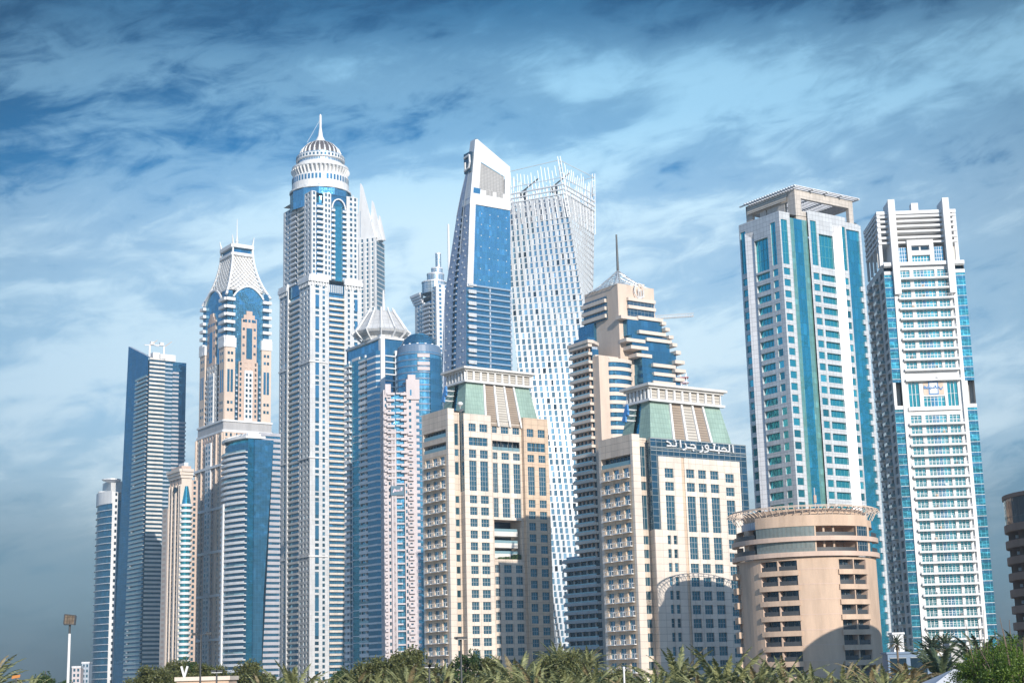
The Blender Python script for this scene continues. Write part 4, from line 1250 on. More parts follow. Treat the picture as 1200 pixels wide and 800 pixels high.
# ------------------------------------------------------------------ terraced beige and navy tower
def terraced_tower():
    B = Bld('terraced_tower', 'beige and navy glass tower with stepped slab terraces, lattice pyramid and mast on top', 723.5, 332, 612, YAW, 'skyscraper')
    wx, wy = B.widths(685, 346, 766, 338)
    H = B.H; L = Lf(wy); R = R0
    wall = B.part('wall'); Be = M['beige']
    ZR = lambda py, px=745: zr(B, R, px, py)
    ZL = lambda py, px=700: zr(B, L, px, py)
    UR_ = lambda px, y: ur(B, R, px, y)
    UL = lambda px, y: ur(B, L, px, y)
    wall.box(0, wx, 0, wy, 0, H, Be)
    gl = B.part('curtain_wall'); G = M['gnavy']; G2 = M['gcurtd']
    def terrace(F, ua, ub, za, zb, out, mat=None):
        fbox(gl, F, ua, ub, za, zb, .003, out, mat or G2)
    def slab(F, ua, ub, z, out, th=1.4):
        fbox(B.many('terrace_slab'), F, ua, ub, z, z + th, .004, out, M['beigelite'])
    # right face, upper terraces
    u0, u1 = UR_(735, 360), UR_(765, 360)
    rec = B.part('sign_recess'); 
    terrace(R, u0, u1, ZR(378), ZR(353), .6, G)
    for py in (354, 363): slab(R, u0 - .3, u1 + .5, ZR(py), 1.4)
    for zt_, zb_, ul, ur_, o in ((374.5, 396, 730, 770, 3.0), (395, 412, 733, 777, 4.0), (412, 440, 742, 783, 5.0), (440, 800, 742, 787, 5.6)):
        terrace(R, UR_(ul, (zt_ + 380) / 2), UR_(ur_, min(zt_ + 8, 470)), ZR(zb_), ZR(zt_), o)
    for py, a, b, o in ((375.5, 722, 742, 3.4), (374, 741, 770, 3.9), (391, 741, 772, 4.6), (402, 726, 748, 4.6), (399, 749, 778, 5.0), (410.5, 730, 750, 5.4), (419, 736, 754, 5.6)):
        slab(R, UR_(a, py), UR_(b, py), ZR(py) - .8, o)
    for i in range(26):
        py = 429 + i * 10.2
        if i < 9: slab(R, UR_(754 if i % 2 == 0 else 755, py), UR_(780, py), ZR(py) - .8, 6.4)
        slab(R, UR_(778, py - 6), UR_(789 + (i % 2) * 1.5, py - 6), ZR(py - 6) - .8, 7.2)
    # small terraces down the far right edge
    for i, py in enumerate((378, 385, 394, 403, 412)):
        slab(R, UR_(768 + i * 3, py), UR_(773 + i * 3.2, py), ZR(py) - .6, 4.2 + i * .6)
    # left face top
    ul0, ul1 = UL(685, 360), UL(712, 360)
    terrace(L, ul0, ul1, ZL(378), ZL(351), .6, G)
    for py in (357, 366, 375): slab(L, ul0 - .4, ul1, ZL(py) - .5, 1.6, 1.5)
    terrace(L, UL(681, 390), UL(699, 390), ZL(402), ZL(378.5), 1.4)
    # balcony wing on the left
    e = 3.0
    E = Face((0, e), (1, e)); x1, x2 = ur(B, E, 690, 430), ur(B, E, 694.5, 430)
    LW = Face((x1, 200), (x1, e)); yf = 200 - ur(B, LW, 667, 440)
    LW = Face((x1, yf), (x1, e)); w = LW.w
    zw = zr(B, LW, 690, 402)
    wing = B.part('wing')
    xs = x1 + 2.2
    wing.box(xs, x2 + 3, e + .3, yf - .2, 0, zw - 1.0, M['greyblue'])
    plan_wall(gl, [(x2, e + .2), (x2 + 3.4, e + .2)], 0, zw - 2, G2)
    fhh = 3.42; z = zw; i = 0
    zext = zr(B, LW, 680, 650)
    while z > 8:
        mb = B.many('balcony')
        ext = 9.0 if z < zext else 0
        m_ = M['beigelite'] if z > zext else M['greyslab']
        P = [(x1, yf + ext), (x1, e), (x2 + (2.8 if z < zext else 0), e), (x2 + (2.8 if z < zext else 0), e + .29), (xs, e + .29), (xs, yf + ext)]
        mb.hexa(P, z - 1.15, z, m_)
        fbox(mb, LW, -ext + .4, w - .3, z + .003, z + .5, -.3, -.2, M['railglass'])
        wn_ = B.many('window')
        q = Face((xs - .01, yf + ext), (xs - .01, e + .3))
        fbox(wn_, q, .2, q.w - .1, z - fhh + .1, z - 1.2, .0, .15, M['gdark'])
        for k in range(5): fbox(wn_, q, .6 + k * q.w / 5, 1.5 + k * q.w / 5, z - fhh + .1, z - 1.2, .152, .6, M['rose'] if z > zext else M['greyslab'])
        z -= fhh; i += 1
    wing.box(xs, x2 + 3, yf, yf + 9, 0, zext, M['greyblue'])
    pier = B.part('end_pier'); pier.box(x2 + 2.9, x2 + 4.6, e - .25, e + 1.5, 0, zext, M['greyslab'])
    slab_top = B.part('wing_roof'); slab_top.hexa([(x1 - .4, yf + .4), (x1 - .4, e - .4), (x2 + .6, e - .4), (x2 + 6, e + 3), (x2 + 6, yf + .4)], zw + .3, zw + 1.6, M['beigelite'])
    pent = B.part('wing_penthouse'); pent.box(xs, x2 + 4, e + 3, yf - 1, zw + 1.603, zw + 3.6, M['gcurtd'])
    # beige pier with a rounded bay
    Pp = Face((0, -1.0), (1, -1.0))
    xa, xb, xc = ur(B, Pp, 702, 430), ur(B, Pp, 713, 430), ur(B, Pp, 741, 440)
    zp = zr(B, Pp, 708, 417)
    bp = B.part('bay_pier'); bp.box(xa, xb, -1.0, 6, 0, zp, Be); bp.box(xa + .3, xc, 1.5, 8, zp + .003, zp + .8, M['beigelite'])
    bayc = ((xb + xc) / 2, 1.2); br = (xc - xb) / 2 * 1.02
    zb = zr(B, Pp, 727, 424)
    bay = B.part('rounded_bay')
    bpts = [(bayc[0] - br, 1.6)] + [(bayc[0] + br * math.sin(rad(a)), bayc[1] - 1.0 - br * .45 * math.cos(rad(a))) for a in range(-90, 91, 15)] + [(bayc[0] + br, 1.6)]
    plan_wall(bay, bpts, 0, zb, M['gcurtd'])
    bay.poly([(*p, zb) for p in bpts], Be)
    z = zb + .9
    while z > 20:
        plan_slab(B.many('bay_band'), bpts, 0, .45, z - 1.5, z, M['beigelite']); z -= fhh
    # emblem ring and letters
    em = B.part('emblem'); cu, cz = B.hit(747, 341.5, R); rr = 2.5
    o_ = 1.2
    for k in range(22):
        a0, a1 = rad(40 + k * 13.2), rad(40 + (k + 1) * 13.2)
        em.bar(R.pt(cu + rr * math.cos(a0), cz + rr * math.sin(a0) * 1.25, o_), R.pt(cu + rr * math.cos(a1), cz + rr * math.sin(a1) * 1.25, o_), .36, .36, M['white'])
    for du, h in ((-.4, 2.3), (2.2, 2.2)): em.bar(R.pt(cu + du, cz - 2.7, o_), R.pt(cu + du, cz - 2.7 + h * 1.7, o_), .36, .36, M['white'])
    for du in (.9,): em.bar(R.pt(cu + du, cz - 2.6, o_), R.pt(cu + du, cz + .4, o_), .3, .3, M['white'])
    em.bar(R.pt(cu - .4, cz - 2.5, o_), R.pt(cu + 2.2, cz - 2.5, o_), .3, .3, M['white']); em.bar(R.pt(cu - .4, cz + .2, o_), R.pt(cu + .9, cz + .2, o_), .3, .3, M['white'])
    for du in (-2.3, 1.9): em.bar(R.pt(cu + du, cz - 1, 0), R.pt(cu + du, cz - 1, o_), .25, .25, M['steel'])
    bx = B.part('roof_box'); bx.box(UR_(750, 336), UR_(757, 336), 1, 4, H, H + 1.6, M['beigelite'])
    # lattice pyramid and mast
    cx, cy = wx * .42, wy * .42
    pz = B.zat(cx, cy, 317); lat = B.part('lattice_pyramid')
    hw = min(wx, wy) * .46
    cs = [(cx - hw, cy - hw), (cx + hw, cy - hw), (cx + hw, cy + hw), (cx - hw, cy + hw)]
    ap = (cx, cy, pz)
    def edge(p, t):
        b = Vector((p[0], p[1], H)); v = b.lerp(Vector(ap), t); v.z = H + (pz - H) * (t ** 1.25); return v
    N = 7
    for c_ in cs:
        for i in range(N): lat.bar(edge(c_, i / N), edge(c_, (i + 1) / N), .42, .42, M['steel'])
    for s_ in range(4):
        a, b = cs[s_], cs[(s_ + 1) % 4]
        for i in range(N):
            pa, pb = edge(a, i / N), edge(b, i / N); qa, qb = edge(a, (i + 1) / N), edge(b, (i + 1) / N)
            lat.bar(pa, pb, .2, .2, M['steel'])
            k = max(1, 5 - i)
            for j in range(k):
                lat.bar(pa.lerp(pb, j / k), qa.lerp(qb, (j + .5) / k), .14, .14, M['steel']); lat.bar(pa.lerp(pb, (j + 1) / k), qa.lerp(qb, (j + .5) / k), .14, .14, M['steel'])
    sp = B.part('mast'); sp.tube(ap, (cx, cy, B.zat(cx, cy, 275)), .55, M['dark'], 8, .35)
    B.finish()
M['beigelite'] = wall_mat('pale_beige_slab', (0.66, 0.57, 0.49), 0.75, 0.06)
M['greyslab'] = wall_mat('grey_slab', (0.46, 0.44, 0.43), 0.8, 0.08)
terraced_tower()
# ------------------------------------------------------------------ white twisted tower
def twisted_tower():
    Y = 905.0
    c = at(655, 186, Y)
    s = 42.5
    a_top = rad(33)                # turn of the front left face at the top
    # centre lies behind the near corner by half a diagonal
    dv = Vector((math.cos(-a_top), math.sin(-a_top)))
    lft = Vector((-math.cos(a_top), math.sin(a_top))); rgt = Vector((math.sin(a_top), math.cos(a_top)))
    ctr = Vector((c.x, Y)) + (lft + rgt) * s / 2
    B = Bld('twisted_tower', 'slender white tower of small windows twisting as it rises to an open lattice crown', 655, 186, Y, 0)
    ox, oy = ctr.x - B.loc.x, ctr.y - B.loc.y
    fh = 3.72
    z_roof = B.zat(0, 0, 254); z_lat = B.zat(0, 0, 216); z_top = B.zat(0, 0, 186)
    n = int(z_roof / fh)
    wall = B.part('wall'); core = B.part('roof')
    def corners(z, r=1.0):
        ang = (1 - z / z_top) * rad(80)
        out = []
        for v in ((-lft - rgt), (lft * -1 + rgt), (lft + rgt), (lft - rgt)):
            v = v * (s / 2 * r * (1 + .16 * (1 - z / z_top)))
            x = v.x * math.cos(ang) - v.y * math.sin(ang); y = v.x * math.sin(ang) + v.y * math.cos(ang)
            out.append((ox + x, oy + y))
        return out
    bays = 13
    Wt = M['twistpanel']
    for k in range(n + 4):
        z = z_roof - (n - k) * fh
        if z < 0: continue
        P = corners(z)
        opn = k >= n
        for i in range(4):
            F = Face(P[i], P[(i + 1) % 4])
            if F.w < 1: continue
            ccen = F.pt(F.w / 2, z)
            wp = B.M @ Vector(ccen); nn = Vector((F.n.x, F.n.y))
            front = nn.dot(Vector((wp.x, wp.y))) < 0
            if not front:
                plan_wall(wall, [P[i], P[(i + 1) % 4]], z, z + fh, Wt); continue
            bw = F.w / bays
            # slab edge band, then piers
            if not opn:
                wall.quad(F.pt(0, z, -.6), F.pt(F.w, z, -.6), F.pt(F.w, z + fh, -.6), F.pt(0, z + fh, -.6), Wt)
            fbox(wall, F, 0, F.w, z, z + .6, -.6, .0, Wt)
            for b in range(bays + 1):
                u = b * bw
                fbox(wall, F, max(0, u - .82), min(F.w, u + .82), z + .603, z + fh, -.6, .12, Wt)
                if b < bays and not (opn and (k > n + 1 or (b + k) % 2)):
                    u0, u1 = u + .82, u + bw - .82
                    if rnd.random() < .3: u0 += (u1 - u0) * .35
                    mb = B.many('window')
                    mb.quad(F.pt(u0, z + .6, -.4), F.pt(u1, z + .6, -.4), F.pt(u1, z + fh - .05, -.4), F.pt(u0, z + fh - .05, -.4), M['gdark'] if rnd.random() < .05 else M['gtwist'])
                    if u0 > u + .9: fbox(wall, F, u + .82, u0, z + .603, z + fh, -.6, -.2, Wt)
    P = corners(z_roof)
    core.poly([(*p, z_roof - .3) for p in P], Wt)
    # lattice crown: corner masts, rails and slats of uneven length
    zc = [z_roof + 4 * fh, (z_roof + 4 * fh + z_lat) / 2, z_lat, z_lat + 4.5, z_top - 1]
    for z in zc:
        P = corners(z, 1.01); cr = B.many('crown_rail')
        for i in range(4):
            a, b = P[i], P[(i + 1) % 4]
            for t in range(6):
                q0 = Vector((*a, z)).lerp(Vector((*b, z)), t / 6); q1 = Vector((*a, z)).lerp(Vector((*b, z)), (t + 1) / 6)
                cr.bar(q0, q1, .3 if z > z_lat else .7, .3 if z > z_lat else .7, Wt)
    P = corners(z_lat); Q = corners(z_top)
    for i in range(4):
        m = B.many('corner_mast')
        p, q = corners(z_roof)[i], Q[i]
        for dx in (-.8, .8): m.bar((p[0] + dx, p[1], z_roof), (q[0] + dx, q[1], z_top + 1.5), .45, .45, Wt)
        for t in range(12):
            za = z_roof + (z_top - z_roof) * t / 12; a = corners(za)[i]; m.bar((a[0] - .8, a[1], za), (a[0] + .8, a[1], za), .3, .3, Wt)
    for i in range(4):
        for b in range(17):
            f = (b + .5) / 17
            for lev in range(2):
                h0 = z_lat - 9 + lev * 10 + rnd.random() * 5; h1 = h0 + 6 + rnd.random() * 5
                if h1 > z_top: h1 = z_top
                A = [Vector((*corners(h)[i], h)).lerp(Vector((*corners(h)[(i + 1) % 4], h)), f) for h in (h0, h1)]
                B.many('crown_slat').bar(A[0], A[1], .42, .42, Wt)
        for b in range(9):
            f = (b + .5) / 9
            A = [Vector((*corners(h)[i], h)).lerp(Vector((*corners(h)[(i + 1) % 4], h)), f) for h in (z_roof, z_lat)]
            B.many('crown_post').bar(A[0], A[1], .4, .4, Wt)
    pr = B.part('plant_room'); P = corners(z_roof, .62); pr.hexa(P, z_roof - .2, z_lat - 4, M['whitepanel'])
    # two dark window cleaning cranes
    for fx, fy in ((-.35, -.1), (.1, -.3)):
        mb = B.many('maintenance_crane')
        bx, by = ox + s * fx, oy + s * fy
        mb.tube((bx, by, z_lat - 6), (bx, by, z_lat + 5), 1.1, M['dark'], 6); mb.bar((bx - 3, by, z_lat + 3), (bx + 9, by - 2, z_lat + 12), .8, .8, M['dark']); mb.box(bx - 3.5, bx - 1, by - 1, by + 1, z_lat, z_lat + 2.5, M['dark'])
    B.finish()
M['twistpanel'] = wall_mat('pale_metal_panel', (0.67, 0.68, 0.69), 0.45, 0.05, None, 0.15)
M['gtwist'] = glass_mat('pale_blue_glass', (0.20, 0.36, 0.48), 0.6, 0.1, None, 1.5, 0.2)
twisted_tower()

# ------------------------------------------------------------------ wedge topped glass tower
def wedge_tower():
    B = Bld('wedge_tower', 'glass tower with slanted white wedge top framing a grey louvre panel', 547, 433, 880, YAW)
    wx, wy = B.widths(517, 433, 600, 433)
    wxt, wyt = wx, wy
    # plan outlines at several heights, from picture rows: near corner, right end, left end
    K = [(790, 540, 606, 508), (433, 546.5, 600, 517), (336, 546.5, 598.5, 521), (240, 550, 597.5, 536), (195, 553.5, 597, 547), (163, 556.5, 597, 549)]
    outs = []
    for py, pc, pr, pl in K:
        # move the near corner along the bisector so that it keeps its column
        q = B.hit(pc, py, R0); 
        x0 = q[0]; z = q[1]
        y0 = 0.0
        wr = B.hit(pr, py, R0)[0]
        Lx = Face((x0, 200), (x0, 0)); yl = 200 - B.hit(pl, py, Lx)[0]
        outs.append((z, x0, wr, yl))
    def lev(z):
        for a, b in zip(outs[:-1], outs[1:]):
            if z <= b[0] or b is outs[-1]:
                t = (z - a[0]) / (b[0] - a[0]); return [a[i] + (b[i] - a[i]) * t for i in (1, 2, 3)]
    z_apex = outs[-1][0]; z240 = B.hit(575, 243, R0)[1]; z336 = B.hit(575, 336, R0)[1]
    # right face
    wall = B.part('wall'); G = B.part('curtain_wall')
    def quadR(f0, f1, za, zb, mat, mb, out=0.0):
        n = max(1, int((zb - za) / 12))
        for i in range(n):
            a = za + (zb - za) * i / n; b = za + (zb - za) * (i + 1) / n
            A = lev(a); C_ = lev(b)
            X = lambda L_, f: L_[0] + (L_[1] - L_[0]) * f
            mb.quad((X(A, f0), -out, a), (X(A, f1), -out, a), (X(C_, f1), -out, b), (X(C_, f0), -out, b), mat)
    def quadL(f0, f1, za, zb, mat, mb, out=0.0):
        n = max(1, int((zb - za) / 12))
        for i in range(n):
            a = za + (zb - za) * i / n; b = za + (zb - za) * (i + 1) / n
            A = lev(a); C_ = lev(b)
            mb.quad((A[0] - out, A[2] * f0, a), (A[0] - out, A[2] * f1, a), (C_[0] - out, C_[2] * f1, b), (C_[0] - out, C_[2] * f0, b), mat)
    quadR(0, 1, z336, z240, M['gcurt'], G)
    pil = B.part('corner_pilaster')
    quadR(0, .14, z336 - 2, z240, M['whitepanel'], pil, .6)
    # lower right face: bands of balcony
    quadR(0, 1, 0, z336, M['gcurtd'], G)
    fh = 3.55; z = z336; i = 0
    while z > 150:
        A = lev(z)
        plant = abs(z - B.hit(575, 394, R0)[1]) < 4
        mb = B.many('balcony')
        mb.box(A[0] + (A[1] - A[0]) * .02, A[1], -.9, -.01, z - 1.3, z - .3, M['slateband'])
        mb.box(A[0] + (A[1] - A[0]) * .03, A[0] + (A[1] - A[0]) * .20, -1.3, -.905, z - (2.4 if i % 2 else 1.4), z - .2, M['greypanel'])
        for f in (.5, .97): wall.box(A[0] + (A[1] - A[0]) * f, A[0] + (A[1] - A[0]) * f + .9, -.7, -.02, z - fh + .01, z - 1.55, M['greyblue'])
        z -= fh; i += 1
    # porthole dots on the glass
    for r in range(7):
        for c_ in range(4):
            zz2 = z240 - 5 - r * (z240 - z336) / 7.2; A = lev(zz2); u = A[0] + (A[1] - A[0]) * (.30 + .2 * c_)
            B.many('round_vent').tube((u, -.2, zz2), (u, -.03, zz2), .36, M['greypanel'], 8)
    # top white frame with louvre
    A = lev(z240)
    zr_ = B.hit(597, 196, R0)[1]
    fr = B.part('top_frame')
    def TR(f, z): L_ = lev(z); return L_[0] + (L_[1] - L_[0]) * f
    def ztop(f):
        return z_apex + (zr_ - z_apex) * max(0, min(1, (f - .06) / .94))
    zs0 = B.hit(570, 224, R0)[1]
    def sheet(pts, mat, mb, y):
        mb.poly([(TR(f, z), y, z) for f, z in pts], mat)
    D = 3.0
    sheet([(0, z240), (1, z240), (1, zs0), (0, zs0)], M['white'], fr, -.6)
    sheet([(0, zs0), (.20, zs0), (.20, ztop(.20)), (.06, z_apex), (0, z_apex - .5)], M['white'], fr, -.6)
    sheet([(.85, zs0), (1, zs0), (1, ztop(1)), (.85, ztop(.85))], M['white'], fr, -.6)
    zi0, zi1 = ztop(.20) - 12, ztop(.85) - 9
    sheet([(.20, zi0), (.85, zi1), (.85, ztop(.85)), (.20, ztop(.20))], M['white'], fr, -.6)
    lou = B.part('louvre_panel'); sheet([(.20, zs0), (.85, zs0), (.85, zi1), (.20, zi0)], M['louvregrey'], lou, .3)
    # thickness of the wedge
    fr.quad((TR(.06, z_apex), -.6, z_apex), (TR(1, zr_), -.6, zr_), (TR(1, zr_), D, zr_), (TR(.06, z_apex), D, z_apex), M['white'])
    fr.quad((TR(0, z240), -.6, z240), (TR(0, z_apex), -.6, z_apex), (TR(0, z_apex), D + 2, z_apex), (TR(0, z240), D + 6, z240), M['greypanel'])
    fr.quad((TR(0, z_apex), -.6, z_apex), (TR(.06, z_apex), -.6, z_apex), (TR(.06, z_apex), D, z_apex), (TR(0, z_apex), D + 2, z_apex), M['white'])
    fr.quad((TR(1, z240), -.6, z240), (TR(1, zr_), -.6, zr_), (TR(1, zr_), D, zr_), (TR(1, z240), D, z240), M['white'])
    for f in (.06, .38, .64):
        wb = B.many('window'); sheet([(f, z240 + 7.0), (f + .17, z240 + 7.0), (f + .17, z240 + 10.5), (f, z240 + 10.5)], M['gblue'] if f < .1 else M['louvregrey'], wb, -.65)
    # left face: spotted grey panels each side of a glass strip
    z_l = outs[4][0] + 2
    quadL(.0, .42, 0, z240 + 4, M['spotpanel'], wall); quadL(.42, .60, 0, z_l + 8, M['gcurtd'], G, -.8); quadL(.60, 1, 0, z_l - 4, M['spotpanel'], wall)
    quadL(.38, .44, z240 - 30, z_l, M['white'], B.part('fin'), .5); quadL(.95, 1.0, z240 - 5, z_l - 4, M['white'], B.part('fin'), .3)
    for r in range(52):
        zz2 = 90 + r * 3.6
        A = lev(zz2)
        for c_, f in enumerate((.12, .24, .72, .84)):
            if (r + c_) % 2 == 0 and zz2 < z240:
                B.many('round_vent').box(A[0] - .25, A[0] - .02, A[2] * f, A[2] * f + 1.1, zz2, zz2 + 1.0, M['greypanel'])
        B.many('strip_balcony').box(A[0] - .4, A[0] + .7, A[2] * .45, A[2] * .57, zz2, zz2 + 1.0, M['greyblue'])
    # back and top
    for za, zb in zip([0, z336, z240], [z336, z240, z_l - 4]):
        A, C_ = lev(za), lev(zb)
        wall.quad((A[1], 0, za), (A[1], A[2], za), (C_[1], C_[2], zb), (C_[1], 0, zb), M['greyblue']); wall.quad((A[1], A[2], za), (A[0], A[2], za), (C_[0], C_[2], zb), (C_[1], C_[2], zb), M['greyblue'])
    # round logo at the head of the glass strip
    lg = B.part('logo'); A = lev(z_l)
    FL = Face((A[0] - 1.6, 200), (A[0] - 1.6, 0)); hu, zc_ = B.hit(547, 191, FL); yc = 200 - hu
    lp = lambda y, z: (A[0] - 1.6, yc + y * .62, zc_ + z * .72)
    dk = B.part('logo_panel'); dk.box(A[0] - 1.1, A[0] + 1.5, yc - 3.2, yc + 4.0, zc_ - 6, zc_ + 6.5, M['gdark'])
    pts = [(5, 5.0), (-4.5, 6.0), (-5.2, -1.0), (-3.0, -5), (4.8, -6.5)]
    for a, b in zip(pts[:-1], pts[1:]): lg.bar(lp(*a), lp(*b), .9, .9, M['white'])
    lg.bar(lp(3.4, -6), lp(3.2, 1), .9, .9, M['white'])
    B.finish()
M['spotpanel'] = wall_mat('grey_lilac_panel', (0.36, 0.40, 0.50), 0.4, 0.06, (1.8, 3.6, 0.08), 0.35)
M['louvregrey'] = wall_mat('grey_louvre', (0.42, 0.41, 0.40), 0.6, 0.04, (2.2, 0.9, 0.15))
M['slateband'] = W_('slate_band', (0.24, 0.33, 0.43), 0.5, 0.07)
wedge_tower()

# ------------------------------------------------------------------ helpers for the tall residential towers
def gridface(B, wall, F, u0, u1, cols, z0, z1, fh, wh, mat, glass, rec=.4, sill=None, frame=None):
    """wall between u0 and u1 with a window in each (a, b) column on every floor"""
    fl = floors_down(z1 - .6, z0 + fh, fh)
    us = [u0] + [u0 + (u1 - u0) * c for ab in cols for c in ab] + [u1]
    for i in range(len(us) - 1):
        ops = [(z - wh, z) for z in fl] if i % 2 else []
        strip(wall, F, us[i], us[i + 1], z0, z1, ops, rec, mat)
        if i % 2:
            for z in fl: window(B, F, us[i], us[i + 1], z - wh, z, rec, glass, frame)
    return fl
def balcony_stack(B, wall, F, u0, u1, z0, z1, fh, mat, glass, depth=1.3, rec=1.4, inset=True, ph=1.2):
    """a bay of balconies in front of recessed glass"""
    g = Face(F.pt(u0, 0, -rec)[:2], F.pt(u1, 0, -rec)[:2])
    plan_wall(B.part('recessed_glass'), [g.pt(0, 0)[:2], g.pt(g.w, 0)[:2]], z0, z1, glass)
    for u in (u0, u1): wall.quad(F.pt(u, z0, 0), F.pt(u, z0, -rec), F.pt(u, z1, -rec), F.pt(u, z1, 0), mat)
    for z in floors_down(z1 - fh, z0, fh):
        mb = B.many('balcony')
        fbox(mb, F, u0 + .05, u1 - .05, z - .3, z, -rec + .01, depth, mat)
        fbox(mb, F, u0 + .053, u1 - .053, z + .003, z + ph, depth - .2, depth - .003, mat)

# ------------------------------------------------------------------ the domed supertall
def domed_tower():
    B = Bld('domed_tower', 'tallest white tower, crowned by tiered drums, a ribbed dome and a needle spire', 365, 262, 1060, YAW)
    wx, wy = B.widths(332, 285, 419.5, 285)
    R, L = R0, Lf(wy)
    wall = B.part('wall'); Wm = M['whitestone']; fh = 3.9
    zT = B.zat(0, 0, 223); zM = zr(B, R, 395, 330)
    UR_ = lambda px, y=280: ur(B, R, px, y)
    UL = lambda px, y=280: ur(B, L, px, y)
    # upper shaft, right face
    a = [0, UR_(368.5), UR_(378.5), UR_(386.5), UR_(393), UR_(402.5), UR_(408), wx]
    a = [0, wx * .10, wx * .30, wx * .42, wx * .55, wx * .70, wx * .82, wx]
    gridface(B, wall, R, 0, a[1], [(.35, .75)], zM, zT, fh, 2.2, Wm, M['gwin'])
    # rounded corner balconies near the corner
    balcony_stack(B, wall, R, a[1], a[2] - 2, zM, zT - 8, fh, M['white'], M['gcurt'], 1.6)
    gridface(B, wall, R, a[2] - 2, a[3], [(.25, .48), (.66, .86)], zM, zT, fh, 2.2, Wm, M['gwin'])
    zA = zT - 9
    balcony_stack(B, wall, R, a[3], a[4] - 2, zM, zA, fh, M['white'], M['gcurt'], 1.0)
    st = B.part('glass_strip'); plan_wall(st, [R.pt(a[4] - 2, 0, -.5)[:2], R.pt(a[4] + 4, 0, -.5)[:2]], zM, zA + 2, M['gbluec'])
    for f in (0, 2, 4):
        pass
    balcony_stack(B, wall, R, a[4] + 4, a[5] + 2, zM, zA, fh, M['white'], M['gcurt'], 1.0)
    # arched hood over the glass strip
    hood = B.part('arch_hood'); um = a[4] + 1
    ap = [(um + 5.4 * math.cos(rad(t)), zA - 2 + 7.5 * math.sin(rad(t))) for t in range(0, 181, 20)]
    for (p, q), (r_, s_) in zip(ap[:-1], ap[1:]): hood.bar(R.pt(p, q, .5), R.pt(r_, s_, .5), .9, .9, M['white'])
    strip(wall, R, a[3], a[5] + 2, zA, zT, [], .3, M['gcurtd'], -.5)
    gridface(B, wall, R, a[5] + 2, wx, [(.3, .5), (.68, .86)], zM, zT, fh, 2.2, Wm, M['gwin'])
    # upper shaft, left face
    gridface(B, wall, L, 0, L.w * .28, [(.2, .45), (.62, .85)], zM, zT - 5, fh, 2.2, Wm, M['gwin'])
    balcony_stack(B, wall, L, L.w * .28, L.w * .50, zM, zT - 6, fh, M['white'], M['gcurtd'], 1.2)
    balcony_stack(B, wall, L, L.w * .52, L.w * .74, zM, zT - 6, fh, M['offwhite'], M['gcurt'], .2)
    plan_wall(wall, [L.pt(L.w * .5, 0)[:2], L.pt(L.w * .52, 0)[:2]], zM, zT, Wm)
    gridface(B, wall, L, L.w * .74, L.w, [(.2, .4), (.6, .8)], zM, zT, fh, 2.2, Wm, M['gwin'])
    plan_wall(wall, [(wx, 0), (wx, wy), (0, wy)], zM, zT - 5, Wm)
    # lower shaft, a little wider
    o = 1.8
    R2, L2 = Face((-o, -o), (wx + o, -o)), Face((-o, wy + o), (-o, -o))
    w2 = R2.w
    gridface(B, wall, R2, 0, w2 * .33, [(.30, .52), (.72, .86)], 0, zM, fh, 2.4, Wm, M['gwin'])
    for k in range(16):
        z = zM - 12 - k * fh * 4.2
        if z > 40: window(B, R2.off(.45), w2 * .10, w2 * .17, z - 9, z, .4, M['gblue'])
    balcony_stack(B, wall, R2, w2 * .36, w2 * .66, 0, zM - 10, fh, M['creamlite'], M['gcurt'], .6, 1.6)
    plan_wall(wall, [R2.pt(w2 * .33, 0)[:2], R2.pt(w2 * .36, 0)[:2]], 0, zM, Wm)
    strip(wall, R2, w2 * .36, w2 * .66, zM - 10, zM - 3, [], .3, M['gcurtd'], -.8)
    for k in range(7): fbox(wall, R2, w2 * (.37 + .04 * k), w2 * (.385 + .04 * k), zM - 9, zM - 3.4, -.79, -.1, M['white'])
    gridface(B, wall, R2, w2 * .66, w2, [(.2, .32), (.55, .75)], 0, zM, fh, 2.4, Wm, M['gwin'])
    for k in range(16):
        z = zM - 12 - k * fh * 4.2
        if z > 40: window(B, R2.off(.45), w2 * .86, w2 * .92, z - 9, z, .4, M['gblue'])
    l2 = L2.w
    gridface(B, wall, L2, 0, l2 * .28, [(.15, .35), (.6, .85)], 0, zM, fh, 2.4, Wm, M['gwin'])
    fbox(wall, L2, l2 * .27, l2 * .31, 0, zM - .01, .003, .7, M['white'])
    balcony_stack(B, wall, L2, l2 * .31, l2 * .66, 0, zM - 9, fh, M['offwhite'], M['gcurt'], .4, 1.4)
    strip(wall, L2, l2 * .28, l2 * .70, zM - 9, zM, [], .3, M['gcurtd'], -.8)
    gridface(B, wall, L2, l2 * .66, l2, [(.12, .28), (.45, .6), (.74, .9)], 0, zM - .0, fh, 2.4, Wm, M['gwin'])
    plan_wall(wall, [(wx + o, -o), (wx + o, wy + o), (-o, wy + o)], 0, zM, Wm)
    # cornices on the corner piers with brackets
    for F, segs in ((R2, ((0, .33), (.66, 1))), (L2, ((0, .28), (.66, 1)))):
        for a0, a1 in segs:
            cb = B.many('cornice')
            fbox(cb, F, F.w * a0 - .5, F.w * a1 + .5, zM - 2.5, zM + .5, .004, 1.4, M['white']); fbox(cb, F, F.w * a0 - .3, F.w * a1 + .3, zM + .503, zM + 2.5, -2, .9, M['white'])
            n = max(3, int((a1 - a0) * F.w / 2.2))
            for k in range(n): u = F.w * a0 + (a1 - a0) * F.w * (k + .3) / n; fbox(cb, F, u, u + .8, zM - 5.5, zM - 2.503, .004, 1.0, M['white'])
            for dz in (60, 128, 196): fbox(cb, F, F.w * a0 - .2, F.w * a1 + .2, zM - dz - 1.2, zM - dz, .004, .7, M['white'])
    wall.poly([(-o, -o, zM), (wx + o, -o, zM), (wx + o, wy + o, zM), (-o, wy + o, zM)], Wm)
